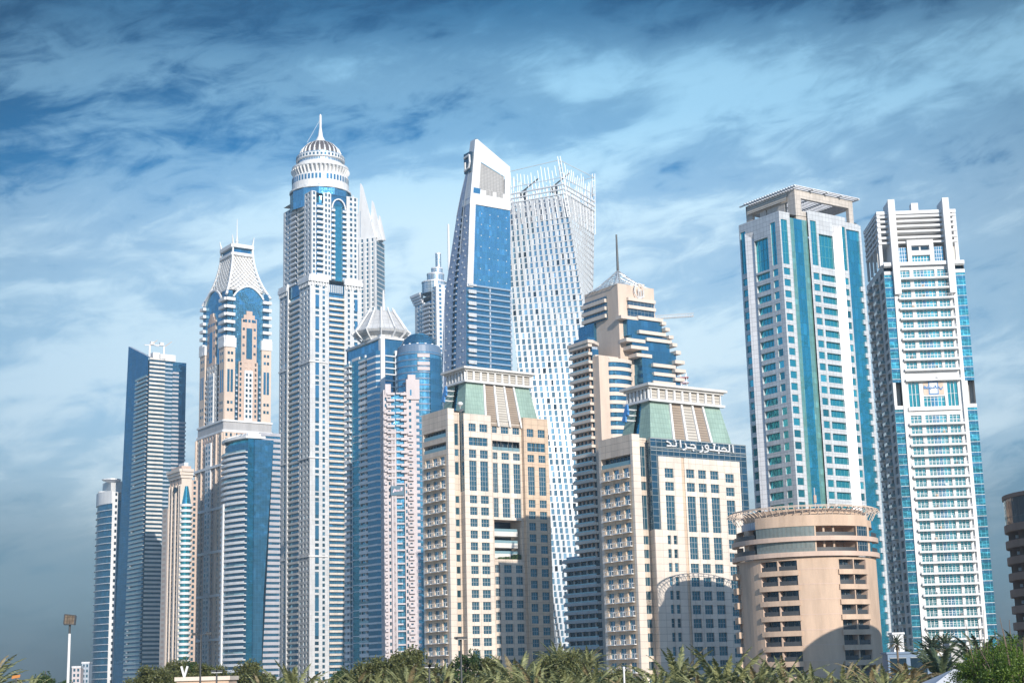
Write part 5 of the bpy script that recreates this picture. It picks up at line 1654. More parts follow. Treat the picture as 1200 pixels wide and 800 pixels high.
    wall.poly([(0, 0, zT - 1), (wx, 0, zT - 1), (wx, wy, zT - 1), (0, wy, zT - 1)], Wm)
    # tiered drums
    cx, cy = wx / 2, wy / 2
    def rpx(p): return p / 1800.0 * (1060 + 36)
    Z = lambda py: B.zat(cx, cy, py)
    dr = B.part('drum')
    r1 = rpx(34.5)
    dr.lathe(cx, cy, [(r1 * .96, zT - 8), (r1, Z(222)), (r1, Z(211.5)), (r1 * .9, Z(211))], 48, M['white'])
    sk = B.part('drum_skirt'); sk.lathe(cx, cy, [(r1 * 1.06, zT - 9), (r1 * 1.06, Z(229)), (r1 * .98, Z(225))], 12, M['gcurt']); sk.lathe(cx, cy, [(r1 * 1.065, Z(229.5)), (r1 * 1.09, Z(229)), (r1 * 1.09, Z(227.5)), (r1 * .99, Z(226.5))], 24, M['white'])
    for i in range(48):
        a_ = 2 * math.pi * i / 48
        m_ = B.many('drum_window'); F = Face((cx + r1 * 1.004 * math.cos(a_), cy + r1 * 1.004 * math.sin(a_)), (cx + r1 * 1.004 * math.cos(a_ + .075), cy + r1 * 1.004 * math.sin(a_ + .075)))
        m_.quad(F.pt(0, Z(219)), F.pt(F.w, Z(219)), F.pt(F.w, Z(213)), F.pt(0, Z(213)), M['gblue'])
    # bracketed gallery
    gal = B.part('gallery')
    gal.lathe(cx, cy, [(r1 * .86, Z(211.6)), (r1 * .88, Z(203)), (r1 * 1.0, Z(201.5)), (r1 * 1.0, Z(199)), (r1 * .84, Z(197.5))], 48, M['white'])
    for i in range(40):
        a_ = 2 * math.pi * i / 40
        B.many('bracket').bar((cx + r1 * .87 * math.cos(a_), cy + r1 * .87 * math.sin(a_), Z(210.5)), (cx + r1 * 1.0 * math.cos(a_), cy + r1 * 1.0 * math.sin(a_), Z(202.3)), 1.1, 1.5, M['white'])
    r2 = rpx(28)
    up = B.part('upper_drum')
    up.lathe(cx, cy, [(r2 * .98, Z(199)), (r2 * .98, Z(190)), (r2 * 1.02, Z(189)), (r2 * 1.02, Z(185)), (r2 * .95, Z(184.5))], 40, M['drumglass'])
    ub = B.part('upper_band'); ub.lathe(cx, cy, [(r2 * 1.0, Z(198.5)), (r2 * 1.03, Z(198)), (r2 * 1.03, Z(195.5)), (r2 * 1.0, Z(195))], 40, M['white']); ub.lathe(cx, cy, [(r2 * .99, Z(192)), (r2 * 1.06, Z(191)), (r2 * 1.06, Z(186.5)), (r2 * .99, Z(186))], 40, M['white'])
    for i in range(40):
        a_ = 2 * math.pi * i / 40; r_ = r2 * 1.064
        F = Face((cx + r_ * math.cos(a_), cy + r_ * math.sin(a_)), (cx + r_ * math.cos(a_ + .08), cy + r_ * math.sin(a_ + .08)))
        B.many('drum_window').quad(F.pt(0, Z(190)), F.pt(F.w, Z(190)), F.pt(F.w, Z(187.3)), F.pt(0, Z(187.3)), M['gwin'])
    r3 = rpx(24.5)
    zb_, zt_ = Z(185), Z(166)
    dm = B.part('dome')
    dm.lathe(cx, cy, [(r3 * math.cos(t), zb_ + (zt_ - zb_) * math.sin(t)) for t in [i * math.pi / 2 / 9 for i in range(10)]][:-1] + [(.3, zt_)], 40, M['bronze'])
    for i in range(24):
        a_ = 2 * math.pi * i / 24
        rb = B.many('dome_rib')
        for t0, t1, w_ in ((0, .25, 1.2), (.25, .45, .85), (.45, .85, .34), (.85, 1.2, .24), (1.2, 1.5, .2)):
            P = [(cx + (r3 + .3) * math.cos(t) * math.cos(a_), cy + (r3 + .3) * math.cos(t) * math.sin(a_), zb_ + (zt_ - zb_) * math.sin(t)) for t in (t0, t1)]
            rb.bar(P[0], P[1], w_, w_, M['white'])
    sp = B.part('spire')
    sp.lathe(cx, cy, [(5.5, zt_ - 2.5), (3.5, zt_ + .8), (1.9, Z(160)), (1.15, Z(152)), (.9, Z(150)), (.9, Z(136)), (.3, Z(134))], 14, M['white'])
    # a thin stay from the spire
    sy = B.part('stay_cable'); sy.tube((cx - .5, cy, Z(141)), (cx - 11, cy, Z(170)), .12, M['white'], 4)
    B.finish()
M['drumglass'] = glass_mat('pale_drum_glass', (0.30, 0.42, 0.52), 0.5, 0.12, (2.0, 4.5, 0.15), 1.2, 0.1, (0.6, 0.62, 0.64))
domed_tower()

# ------------------------------------------------------------------ white tower with sail shaped peaks behind it
def peaked_tower():
    B = Bld('peaked_tower', 'white tower with stepped sail-shaped peaks rising just behind the dome tower', 440.5, 300, 1185, rad(-20))
    Lx = Face((0, 0), (1, 0))
    x0 = ur(B, R0, 408, 290)
    wall = B.part('wall'); H = zr(B, R0, 430, 279); fh = 3.8
    w = -x0
    F = Face((x0, 0), (0, 0))
    gridface(B, wall, F, 0, w, [(.10, .17), (.28, .35), (.47, .54), (.66, .73), (.85, .91)], 0, H, fh, 2.6, M['white'], M['gwin'], .5)
    for f in (.02, .21, .40, .59, .78, .96): fbox(B.many('pilaster'), F, w * f, w * f + 1.6, 0, H - 3, .003, .8, M['white'])
    # side with grey glass bands
    S = Face((0, 0), (0, 1)); zs = zr(B, S, 446, 284); ws = ur(B, S, 450.5, 300)
    gs = B.part('curtain_wall'); plan_wall(gs, [(0, 0), (0, ws)], 0, zs, M['greyband'])
    for z in floors_down(zs, 100, fh): fbox(B.many('floor_band'), S, 0, ws, z - 1.0, z, .003, .35, M['greypanel'])
    plan_wall(wall, [(0, ws), (x0, ws), (x0, 0)], 0, H - 4, M['white'])
    wall.poly([(x0, 0, H - .2), (0, 0, H - .2), (0, ws, H - .2), (x0, ws, H - .2)], M['white'])
    Zp = lambda px, py: B.hit(px, py, F)
    sails = [((415.5, 279), (421, 214), (439, 279)), ((428.5, 279), (433.5, 233.5), (446, 280)), ((437, 279), (441, 250.5), (448, 281)), ((405, 279), (409, 226), (422, 279))]
    for i, t in enumerate(sails):
        P = [Zp(*p) for p in t]
        o = -1.5 * i - 2
        mb = B.many('sail_peak')
        lo0, ap, lo1 = P
        base0, base1 = lo0[0], lo1[0]
        pts = [(base0, H - 2), (base1, H - 2), (ap[0] + (base1 - ap[0]) * .12, ap[1] - (ap[1] - H) * .06), (ap[0], ap[1]), (ap[0] - (ap[0] - base0) * .12, H + (ap[1] - H) * .72)]
        mb.poly([F.pt(u, z, .2 + o) for u, z in pts], M['white'])
        mb.poly([F.pt(u, z, -2 + o) for u, z in reversed(pts)], M['white'])
        for j in range(len(pts)):
            a, b = pts[j], pts[(j + 1) % len(pts)]
            mb.quad(F.pt(*a, .2 + o), F.pt(*b, .2 + o), F.pt(*b, -2 + o), F.pt(*a, -2 + o), M['white'])
        fbox(mb, F, ap[0] - .4, ap[0] + .3, H + 2, H + (ap[1] - H) * .5, .21 + o, .3 + o, M['greyblue'])
    B.finish()
M['greyband'] = glass_mat('grey_blue_glass', (0.22, 0.36, 0.46), 0.5, 0.12, (2.0, 3.8, 0.1), 1.2, 0.1)
peaked_tower()

# ------------------------------------------------------------------ tower with the white flower crown
def crown_tower():
    B = Bld('flower_crown_tower', 'white balconied tower with cyan strip windows under a white petal-like crown', 446.5, 394, 830, YAW)
    wx, wy = B.widths(406.5, 480, 482, 420)
    L = Lf(wy); R = R0; H = B.H; fh = 3.45
    wall = B.part('wall'); Wm = M['white']
    col = B.part('corner_column'); col.box(-.4, 2.2, -.4, 2.2, 0, H + 1, Wm)
    # left face
    w = L.w; ULx = lambda px: ur(B, L, px, 470)
    s0, s1 = ULx(413), ULx(421.8); b1 = ULx(433)
    zl = H - 7
    g = B.part('curtain_wall'); plan_wall(g, [L.pt(0, 0, -.5)[:2], L.pt(w, 0, -.5)[:2]], 0, H, M['gcurt'])
    strip(wall, L, s0 - .8, s0, 0, zl, [], .3, Wm); strip(wall, L, s1, s1 + .8, 0, zl, [], .3, Wm)
    st = B.part('glass_strip'); plan_wall(st, [L.pt(s0, 0, .1)[:2], L.pt(s1, 0, .1)[:2]], 0, zl - 1.5, M['gbluec'])
    fbox(wall, L, s0, s1, zl - 1.497, zl, -.3, .3, Wm)
    fbox(wall, L, 0, w, H - 1.2, H, -.49, .8, Wm)
    z = zl - fh; i = 0
    while z > 3:
        if i % 4 == 0 and i > 8: fbox(st, L, s0 + .01, s1 - .01, z, z + .5, .101, .3, Wm)
        if i % 4 == 1 and i > 8: fbox(st, L, s0 + .01, s1 - .01, z, z + .35, .101, .3, Wm)
        for ua, ub in ((-.8, s0 - .81), (s1 + .81, b1)):
            mb = B.many('balcony')
            fbox(mb, L, ua, ub, z - .8, z, -.4, 1.5, Wm); fbox(mb, L, ua + .1, ub - .1, z + .003, z + 1.15, 1.25, 1.45, Wm if i % 3 else M['railglass'])
            fbox(mb, L, ua + (ub - ua) * .5, ua + (ub - ua) * .62, z + .003, z + fh - .4, -.4, .5, Wm)
        P = [L.pt(b1 + .05, 0)[:2], L.pt(b1 + 1.0, 0, 2.0)[:2], L.pt(w - 2.6, 0, 2.0)[:2], L.pt(w - .41, 0, .41)[:2]]
        mb = B.many('bay_window'); plan_wall(mb, P, z + .01, z + fh - 1.0, M['gblue'])
        bw_ = B.many('balcony'); bw_.hexa([P[0], P[3], P[2], P[1]][::-1], z - 1.15, z, Wm)
        mb2 = B.many('balcony'); fbox(mb2, R, 2.25, wx, z - .6, z, 0.004, .9, Wm)
        z -= fh; i += 1
    # right face
    plan_wall(g, [(2.2, 0), (wx, 0), (wx, wy), (0, wy)], 0, H, M['gcurtd'])
    fb = B.part('frame_bay'); u = wx * .42
    fbox(fb, R, u, u + 1.5, 0, H - 9, .95, 1.4, Wm); fbox(fb, R, u, wx, H - 9, H - 7.5, .0, 1.4, Wm); plan_wall(st, [R.pt(u + 1.5, 0, 1.0)[:2], R.pt(wx, 0, 1.0)[:2]], 0, H - 9.01, M['gbluec'])
    fbox(wall, R, 2.25, wx, H - 1.2, H, 0.0, .8, Wm)
    wall.poly([(0, 0, H - .1), (wx, 0, H - .1), (wx, wy, H - .1), (0, wy, H - .1)], Wm)
    # crown: eight petals
    cx, cy = wx * .48, wy * .40
    Z = lambda py: B.zat(cx, cy, py)
    r1 = 33.5 / 1800 * 850; r0 = 13 / 1800 * 850
    zt = Z(364); zrim = max(H + 3.2, B.zat(cx - r1 * .2, cy - r1 * .95, 384.5))
    n = 12
    cr = B.part('crown')
    cr.lathe(cx, cy, [(r1 * .66, H - 1), (r1 * .70, zrim - 2.6), (r1 * .95, zrim - 1.2), (r1 * 1.0, zrim), (r1 * .93, zrim + .8), (r0 * 1.15, Z(367)), (r0 * .95, Z(366)), (.2, Z(366))], n, M['crownpale'])
    for i in range(n):
        a_ = 2 * math.pi * i / n
        rb = B.many('crown_rib'); cs, sn = math.cos(a_), math.sin(a_)
        P = [(r1 * .68, H), (r1 * .93, zrim - 2.0), (r1 * 1.05, zrim + .3), (r1 * .95, zrim + 1.3), (r0 * 1.25, Z(366)), (r0 * 1.2, zt + .5)]
        for (ra, za), (rb_, zb2) in zip(P[:-1], P[1:]): rb.bar((cx + ra * cs, cy + ra * sn, za), (cx + rb_ * cs, cy + rb_ * sn, zb2), .75, .75, Wm)
    pl = B.part('roof_fin'); u_, z_ = 0, 0
    pl.tube((cx + 1, cy - 1, Z(366)), (cx + 1, cy - 1, Z(341)), 1.0, Wm, 8, .5)
    B.finish()
M['crownpale'] = wall_mat('pale_crown_metal', (0.52, 0.52, 0.52), 0.55, 0.08, (3.0, 3.0, 0.08))
crown_tower()

# ------------------------------------------------------------------ pink tower with the blue dome
def pink_tower():
    B = Bld('pink_dome_tower', 'pink and blue glass tower topped by a dark blue ribbed glass dome', 449, 458, 780, rad(12))
    wx = ur(B, R0, 494, 470)
    F = R0; fh = 3.35
    Z = lambda py, px=470: zr(B, F, px, py)
    wall = B.part('wall'); Pk = M['pink']; H = Z(457)
    U = lambda px: ur(B, F, px, 560)
    c0, c1, c2, c3, c4 = 0, U(459), U(463.5), U(474), U(485)
    zl, zr_ = Z(457), Z(448, 485)
    gridface(B, wall, F, 0, c1, [(.18, .40), (.62, .85)], 0, zl, fh, 1.7, Pk, M['gwin'], .5)
    for z in floors_down(zl - 10, 5, fh): balcony(B, F, c1 * .08, c1 * .45, z - 2, 1.1, Pk, 1.0, .25)
    for u in (c1, c2 - 1.2): fbox(B.part('pilaster'), F, u - .2, u + 1.6, 0, Z(503), -.5, 1.1, Pk)
    ctr = B.part('curtain_wall'); plan_wall(ctr, [F.pt(c1, 0, -.6)[:2], F.pt(c3, 0, -.6)[:2]], 0, Z(461), M['gcurt'])
    for i, z in enumerate(floors_down(Z(462), 5, fh)):
        fbox(B.many('floor_band'), F, c2 + .5, c2 + (c3 - c2) * (.7 if i % 2 else .95), z, z + .8, -.59, .9, Pk)
        if i < 14:
            balcony(B, F, c1 * .45, c2 - .2, z - .3, 1.6, Pk, 1.0, .3)
            balcony(B, F, c3 - 1.8, c3 + 1.5, z - .3, 1.6, Pk, 1.0, .3)
    gridface(B, wall, F, c3, c4, [(.12, .30), (.55, .8)], 0, zr_ - 5, fh, 1.7, Pk, M['gwin'], .5)
    tp = B.part('stepped_top'); fbox(tp, F, c3 + 1.3, c4 + (wx - c4) * .75, zr_ - 9, zr_ + 1.5, -3, .9, Pk); fbox(tp, F, c3 + 2.2, c4 + (wx - c4) * .3, zr_ + 1.503, zr_ + 4, -3, .6, Pk); fbox(tp, F, c1 * .25, c1 * .98, zl - 4, zl + 3, -3, .6, Pk); window(B, F.off(.95), c3 + 3.2, c4 - .8, zr_ - 7, zr_ - 4, 0, M['gblue'])
    for z in floors_down(Z(505), 5, fh): balcony(B, F, c3 + (c4 - c3) * .4, c4 - .1, z - 2, 1.3, Pk, 1.0, .25)
    gridface(B, wall, F, c4, wx, [(.35, .75)], 0, zr_, fh, 1.7, Pk, M['gwin'], .5)
    S = Face((0, 14), (0, 0)); gridface(B, wall, S, 0, 14, [(.2, .4), (.6, .8)], 0, zl, fh, 1.7, Pk, M['gwin'], .5)
    wall.poly([(0, 0, zl - .1), (c1, 0, zl - .1), (c1, 14, zl - .1), (0, 14, zl - .1)], Pk); wall.poly([(c3, 0, zr_ - .1), (wx, 0, zr_ - .1), (wx, 14, zr_ - .1), (c3, 14, zr_ - .1)], Pk)
    plan_wall(wall, [(c3, -.0), (c3, -.7)], 0, zr_, Pk); plan_wall(wall, [(wx, 0), (wx, 14), (0, 14)], 0, zl, Pk)
    # navy sign with pale script
    sg = B.part('sign_board'); u0, u1 = ur(B, F, 457.5, 575), ur(B, F, 473, 572)
    fbox(sg, F, u0, u1, Z(580.5, 465), Z(569.5, 465), .5, 1.7, M['signblue'])
    lt = B.part('lettering')
    T = lambda P: [(440 + x / 20.0, 555 + y / 20.0) for x, y in P]
    stroke_sign(lt, B, F, [T(s) for s in ([(405, 440), (432, 365), (440, 420), (460, 375), (468, 415)], [(478, 415), (488, 395), (498, 412)], [(505, 412), (510, 392), (522, 390)], [(528, 410), (532, 388), (544, 386)], [(550, 405), (552, 384)], [(560, 402), (565, 380), (578, 382), (572, 402), (560, 400)], [(586, 400), (592, 335)], [(603, 398), (606, 325)], [(580, 362), (618, 350)])], .5, M['pinklite'], 1.95, .2)
    # glass drum, cornice and dome
    c = B.MI @ at(491, 416, 780 + 16)
    cx, cy = c.x, c.y
    r = 27.5 / 1800 * 796
    Zc = lambda py: B.zat(cx, cy, py)
    dr = B.part('glass_drum'); dr.lathe(cx, cy, [(r, 0), (r, Zc(417))], 40, M['gcurt'])
    for k in range(34): B.many('drum_band').lathe(cx, cy, [(r + .02, Zc(418) - k * 3.35), (r + .28, Zc(418) - k * 3.35 - .05), (r + .28, Zc(418) - k * 3.35 - .75), (r + .02, Zc(418) - k * 3.35 - .8)], 40, M['slateblue'])
    dk = B.part('drum_fin'); a0, a1 = rad(-72), rad(-25)
    dk.lathe(cx, cy, [(r + .5, 0), (r + .5, Zc(424))], 8, M['gcurtd'], a0, a1)
    cn = B.part('cornice'); cn.lathe(cx, cy, [(r * 1.0, Zc(417)), (r * .97, Zc(416.5)), (r * .94, Zc(409)), (r * .90, Zc(407.5))], 40, M['slateblue'])
    r2 = r * .78; zb, zt = Zc(408.5), Zc(391.5)
    dm = B.part('dome'); dm.lathe(cx, cy, [(r2 * math.cos(t), zb + (zt - zb) * math.sin(t)) for t in [i * math.pi / 2 / 8 for i in range(8)]] + [(.2, zt)], 36, M['gcurtd'])
    for i in range(8):
        t = i * math.pi / 2 / 8 + .05; rr = r2 * math.cos(t) + .25; zz2 = zb + (zt - zb) * math.sin(t)
        ring = B.many('dome_ring')
        for k in range(36):
            b0, b1 = 2 * math.pi * k / 36, 2 * math.pi * (k + 1) / 36
            ring.bar((cx + rr * math.cos(b0), cy + rr * math.sin(b0), zz2), (cx + rr * math.cos(b1), cy + rr * math.sin(b1), zz2), .22, .22, M['gblue'])
    for k in range(14):
        a_ = 2 * math.pi * k / 14; B.many('dome_vent').box(cx + r2 * math.cos(a_) - .5, cx + r2 * math.cos(a_) + .5, cy + r2 * math.sin(a_) - .5, cy + r2 * math.sin(a_) + .5, zb, zb + 1.2, M['white'])
    for py in (422, 431, 437): 
        p = Face((cx + r * math.cos(rad(-103)), cy + r * math.sin(rad(-103))), (cx + r * math.cos(rad(-72)), cy + r * math.sin(rad(-72))))
        fbox(B.many('floor_band'), p, 0, p.w, Zc(py) - .9, Zc(py) + .9, .3, .9, Pk)
    B.finish()
M['signblue'] = wall_mat('sign_board_blue', (0.03, 0.11, 0.17), 0.5, 0.05)
M['pinklite'] = wall_mat('sign_letter_pink', (0.72, 0.60, 0.66), 0.5, 0.03)
M['slateblue'] = W_('slate_blue_metal', (0.13, 0.20, 0.30), 0.45, 0.06)
pink_tower()

# ------------------------------------------------------------------ tower with the stepped round turret, far back
def turret_tower():
    B = Bld('turret_tower', 'distant blue-grey tower with stepped round glass turrets, mostly behind the wedge tower', 511, 336, 1250, YAW)
    wx, wy = B.widths(486, 350, 528, 336); L = Lf(wy)
    wall = B.part('wall'); H = B.zat(0, 0, 343); fh = 3.7
    gridface(B, wall, L, 0, L.w * .38, [(.35, .55), (.70, .90)], 0, H - 4, fh, 2.2, M['greypanel'], M['gblue'])
    balcony_stack(B, wall, L, L.w * .42, L.w * .78, 0, H - 4, fh, M['whitepanel'], M['gcurtd'], 2.2)
    plan_wall(wall, [L.pt(L.w * .38, 0)[:2], L.pt(L.w * .42, 0)[:2]], 0, H, M['greypanel'])
    gridface(B, wall, L, L.w * .78, L.w, [(.3, .7)], 0, H + 6, fh, 2.2, M['greypanel'], M['gblue'])
    gridface(B, wall, R0, 0, wx, [(.2, .35), (.6, .75)], 0, H + 8, fh, 2.2, M['whitepanel'], M['gblue'])
    plan_wall(wall, [(wx, 0), (wx, wy), (0, wy)], 0, H, M['greypanel'])
    cn = B.part('cornice'); F = L
    for k in range(4): fbox(cn, F, -1 - k * .6, L.w * .38, H - 4 + k * 2.2, H - 4 + k * 2.2 + 2.15, -.5, .8 + k * .8, M['whitepanel'])
    wall.poly([(0, 0, H), (wx, 0, H), (wx, wy, H), (0, wy, H)], M['greypanel'])
    cx, cy = wx * .5, wy * .42; Z = lambda py: B.zat(cx, cy, py)
    k = 1250 / 1800
    for i, (r, p0, p1) in enumerate(((15 * k, 345, 331), (10.5 * k, 331, 321), (7.0 * k, 321, 314), (3.5 * k, 314, 296))):
        t = B.many('turret'); t.lathe(cx + i * 1.5, cy, [(r, Z(p0)), (r, Z(p1))], 24, M['drumglass']); t.lathe(cx + i * 1.5, cy, [(r * 1.03, Z(p1) - 1), (r * 1.03, Z(p1)), (.1, Z(p1) + .1)], 24, M['whitepanel'])
    m = B.part('mast'); q = B.MI @ at(526, 300, 1250 + 20); m.tube((q.x, q.y, Z(316)), (q.x, q.y, Z(262)), 1.1, M['white'], 8, .9)
    B.finish()
turret_tower()

# ------------------------------------------------------------------ ornate tower with the lattice crown
def lattice_crown_tower():
    B = Bld('lattice_crown_tower', 'beige and blue tower with flared white lattice crown, arched blue tops and spire', 266, 345, 1000, YAW)
    wx, wy = B.widths(238.5, 380, 315, 370); L = Lf(wy); R = R0
    Z = lambda x, y, py: B.zat(x, y, py)
    fh = 3.5
    z1 = Z(0, 0, 343); z2 = Z(0, 0, 398); z3 = Z(0, 0, 494)
    wall = B.part('wall'); core = B.part('curtain_wall')
    core.box(.8, wx - .8, .8, wy - .8, z2 - 30, z1, M['gcurt'])
    # arched blue walls
    def archwall(F, u0, u1, zb, zs, rise):
        n = 12; P = [(u0, zb), (u1, zb)] + [(u1 - (u1 - u0) * i / n, zs + rise * math.sin(math.pi * i / n) ** .8) for i in range(n + 1)]
        core.poly([F.pt(u, z, .2) for u, z in P], M['gcurt'])
        hd = B.many('arch_frame')
        for a, b in zip(P[2:-1], P[3:]): hd.bar(F.pt(a[0], a[1], .6), F.pt(b[0], b[1], .6), 1.1, 1.1, M['white'])
    archwall(R, wx * .14, wx * .86, z2 - 30, z1 - 2, 8); archwall(L, L.w * .08, L.w * .80, z2 - 30, z1 - 2, 8)
    # corner balcony bays
    for (F, u0, u1) in ((R, 0, wx * .13), (R, wx * .87, wx), (L, L.w * .82, L.w), (L, 0, L.w * .09)):
        plan_wall(core, [F.pt(u0, 0, .3)[:2], F.pt(u1, 0, .3)[:2]], z2 - 10, z1 + 2, M['gcurtd'])
        for z in floors_down(z1 - 4, z2 - 4, fh * 1.5):
            mb = B.many('balcony'); fbox(mb, F, u0 - 1.2, u1 + 1.2, z - 1.2, z + .8, -.5, 2.4, M['white'])
    # beige gables in the blue walls
    gb = B.part('gable')
    for F, um, hw in ((R, wx * .52, wx * .18), (L, L.w * .42, L.w * .17)):
        for k, (f, py) in enumerate(((1.0, 374), (.72, 369.5), (.38, 365))):
            zt = F is R and Z(wx * .5, 0, py) or Z(0, wy * .5, py + 2)
            a, b = um - hw * f, um + hw * f
            fbox(gb, F, a, b, z2 - 38, zt, .21, 1.0 + .1 * k, M['rose'])
        zt = Z(wx * .5, 0, 385)
        window(B, F.off(1.3), um - hw * .38, um + hw * .38, z2 - 12, zt, 0, M['gblue'])
        for j in range(5):
            for s_ in (-.72, .72):
                z = zt + 4 - j * fh * 1.6
                window(B, F.off(1.1), um + hw * s_ - .8, um + hw * s_ + .8, z, z + 1.8, 0, M['gblue'])
        for s_ in (-.45, 0, .45): window(B, F.off(1.25), um + hw * s_ - .8, um + hw * s_ + .8, zt + 4, zt + 6, 0, M['gblue'])
    # middle shaft: beige corner piers with blue slots, white window columns between
    o = 1.2
    for F in (Face((-o, -o), (wx + o, -o)), Face((-o, wy + o), (-o, -o))):
        w = F.w; isR = abs(F.u.x) > .5
        plan_wall(wall, [F.pt(0, 0, -1.2)[:2], F.pt(w, 0, -1.2)[:2]], 0, z2 - 4, M['gcurtd'])
        for a, b in ((0, .21), (.79, 1.0)):
            pr = B.many('corner_pier')
            fbox(pr, F, w * a, w * b, z3, z2, -1.19, .5 if a else .503, M['beige'])
            fbox(pr, F, w * a - .5, w * b + .5, z2 - 5, z2 + 1.5, -1.0, 1.1, M['white'])
            for f in (.33, .67):
                u = w * a + (b - a) * w * f
                window(B, F.off(.55), u - .85, u + .85, z3 + 20, z2 - 20, 0, M['gblue'])
                for z in (z3 + 7, z3 + 12, z2 - 10, z2 - 15): window(B, F.off(.55), u - .8, u + .8, z, z + 2, 0, M['gwin'])
        cw = B.part('centre_shaft')
        gridface(B, cw, F.off(.2), w * .29, w * .71, [(.06, .16), (.32, .45), (.55, .68), (.84, .94)], z3, z2 - 14, fh, 2.0, M['rose'] if isR else M['offwhite'], M['gwin'])
        fbox(cw, F, w * .41, w * .59, z3, z2 - 20, .21, .9, M['white'])
        for z in floors_down(z2 - 22, z3 + 2, fh):
            for f in (.44, .52): window(B, F.off(.95), w * f, w * (f + .045), z - 2, z, 0, M['gwin'])
            for u in (w * .235, w * .745): fbox(B.many('balcony'), F, u, u + w * .035, z - 2.2, z - .9, -1.1, .3, M['greyblue'])
        fbox(wall, F, -.5, w + .5, z3 - 5.5, z3, -1.1, .9, M['stonegrey']); fbox(wall, F, -1, w + 1, z3 - 7, z3 - 5.503, -1.1, 1.6, M['white']); fbox(wall, F, -1, w + 1, z3 + .003, z3 + 1.2, -1.1, 1.6, M['white'])
    # lower shaft, wider again
    o2 = 2.6
    for F in (Face((-o2, -o2), (wx + o2, -o2)), Face((-o2, wy + o2), (-o2, -o2))):
        w = F.w
        gridface(B, wall, F, 0, w * .22, [(.22, .40), (.62, .80)], 0, z3 - 7, fh, 2.2, M['beige'], M['gblue'])
        gridface(B, wall, F, w * .22, w * .78, [(.04, .12), (.2, .28), (.36, .46), (.54, .64), (.72, .80), (.88, .96)], 0, z3 - 7, fh, 2.2, M['rose'], M['gblue'])
        fbox(B.part('centre_shaft'), F, w * .40, w * .60, 0, z3 - 12, .004, .9, M['white'])
        for z in floors_down(z3 - 14, 4, fh):
            for f in (.43, .53): window(B, F.off(.95), w * f, w * (f + .045), z - 2, z, 0, M['gwin'])
        gridface(B, wall, F, w * .78, w, [(.22, .40), (.62, .80)], 0, z3 - 7, fh, 2.2, M['beige'], M['gblue'])
        for dz in (28, 56, 84, 112, 140, 190): fbox(B.many('string_course'), F, -.6, w + .6, z3 - dz - 1.6, z3 - dz, .004, 1.1, M['white'])
        for f in (.0, .215, .765, .97): fbox(B.many('pilaster'), F, w * f, w * f + 1.0, 0, z3 - 7.5, .003, .9, M['beige'])
    plan_wall(wall, [(wx + o2, -o2), (wx + o2, wy + o2), (-o2, wy + o2)], 0, z3 - 5, M['rose']); plan_wall(wall, [(wx, 0), (wx, wy), (0, wy)], z3 - 5, z2, M['rose'])
    wall.poly([(-o, -o, z3), (wx + o, -o, z3), (wx + o, wy + o, z3), (-o, wy + o, z3)], M['white'])
    # flared crown
    cx, cy = wx / 2, wy / 2
    zt = Z(cx, cy, 291); zb = z1 - 1
    hb = (wx * .5 + .8, wy * .5 + .8); ht = (wx * .235, wy * .25)
    def prof(t):                      # 0 at the bottom, 1 at the top
        k = (1 - t) ** 2.1
        return (ht[0] + (hb[0] - ht[0]) * k, ht[1] + (hb[1] - ht[1]) * k, zb + (zt - zb) * t)
    corners = ((-1, -1), (1, -1), (1, 1), (-1, 1))
    def cpt(c, t): p = prof(t); return Vector((cx + c[0] * p[0], cy + c[1] * p[1], p[2]))
    N = 12
    for c in corners:
        rb = B.many('crown_rib')
        for i in range(N): rb.bar(cpt(c, i / N), cpt(c, (i + 1) / N), 1.5 - .5 * i / N, 1.5 - .5 * i / N, M['white'])
        e = cpt(c, 1.0); rb.bar(e, e + Vector((c[0] * .8, c[1] * .8, 6)), 1.1, .4, M['white'])
    for s_ in range(4):
        a, b = corners[s_], corners[(s_ + 1) % 4]
        lt = B.many('crown_lattice')
        n, m = 7, 8
        t0, t1 = .12, .80
        for i in range(m):
            ta, tb = t0 + (t1 - t0) * i / m, t0 + (t1 - t0) * (i + 1) / m
            pa, pb, qa, qb = cpt(a, ta), cpt(b, ta), cpt(a, tb), cpt(b, tb)
            for j in range(n):
                lt.bar(pa.lerp(pb, j / n), qa.lerp(qb, (j + 1) / n), .32, .32, M['white']); lt.bar(pa.lerp(pb, (j + 1) / n), qa.lerp(qb, j / n), .32, .32, M['white'])
        # backing that holds the lattice
        bk = B.part('crown_shell')
        for i in range(6):
            ta, tb = t0 + (.86 - t0) * i / 6, t0 + (.86 - t0) * (i + 1) / 6
            ctrv = Vector((cx, cy, 0))
            sh = lambda p: (cx + (p.x - cx) * .9, cy + (p.y - cy) * .9, p.z)
            bk.quad(sh(cpt(a, ta)), sh(cpt(b, ta)), sh(cpt(b, tb)), sh(cpt(a, tb)), M['offwhite'])
        tp = B.part('crown_top')
        for t_, hh in ((.82, 2.0), (.97, 2.5)): 
            p, q = cpt(a, t_), cpt(b, t_); tp.bar(p, q, hh, hh, M['white'])
        p, q = cpt(a, .83), cpt(b, .83); p2, q2 = cpt(a, .95), cpt(b, .95)
        bk.quad(sh(p), sh(q), sh(q2), sh(p2), M['gcurtd'])
    B.part('crown_top').poly([tuple(cpt(c, .985)) for c in corners], M['white'])
    sp = B.part('spire')
    k = 1000 / 1800
    sp.lathe(cx, cy, [(4.5 * k, zt - 1), (4.2 * k, Z(cx, cy, 288)), (1.2 * k, Z(cx, cy, 286)), (1.6 * k, Z(cx, cy, 284)), (2.2 * k, Z(cx, cy, 283)), (1.2 * k, Z(cx, cy, 281)), (.7 * k, Z(cx, cy, 275)), (.35 * k, Z(cx, cy, 257))], 12, M['white'])
    B.finish()
lattice_crown_tower()

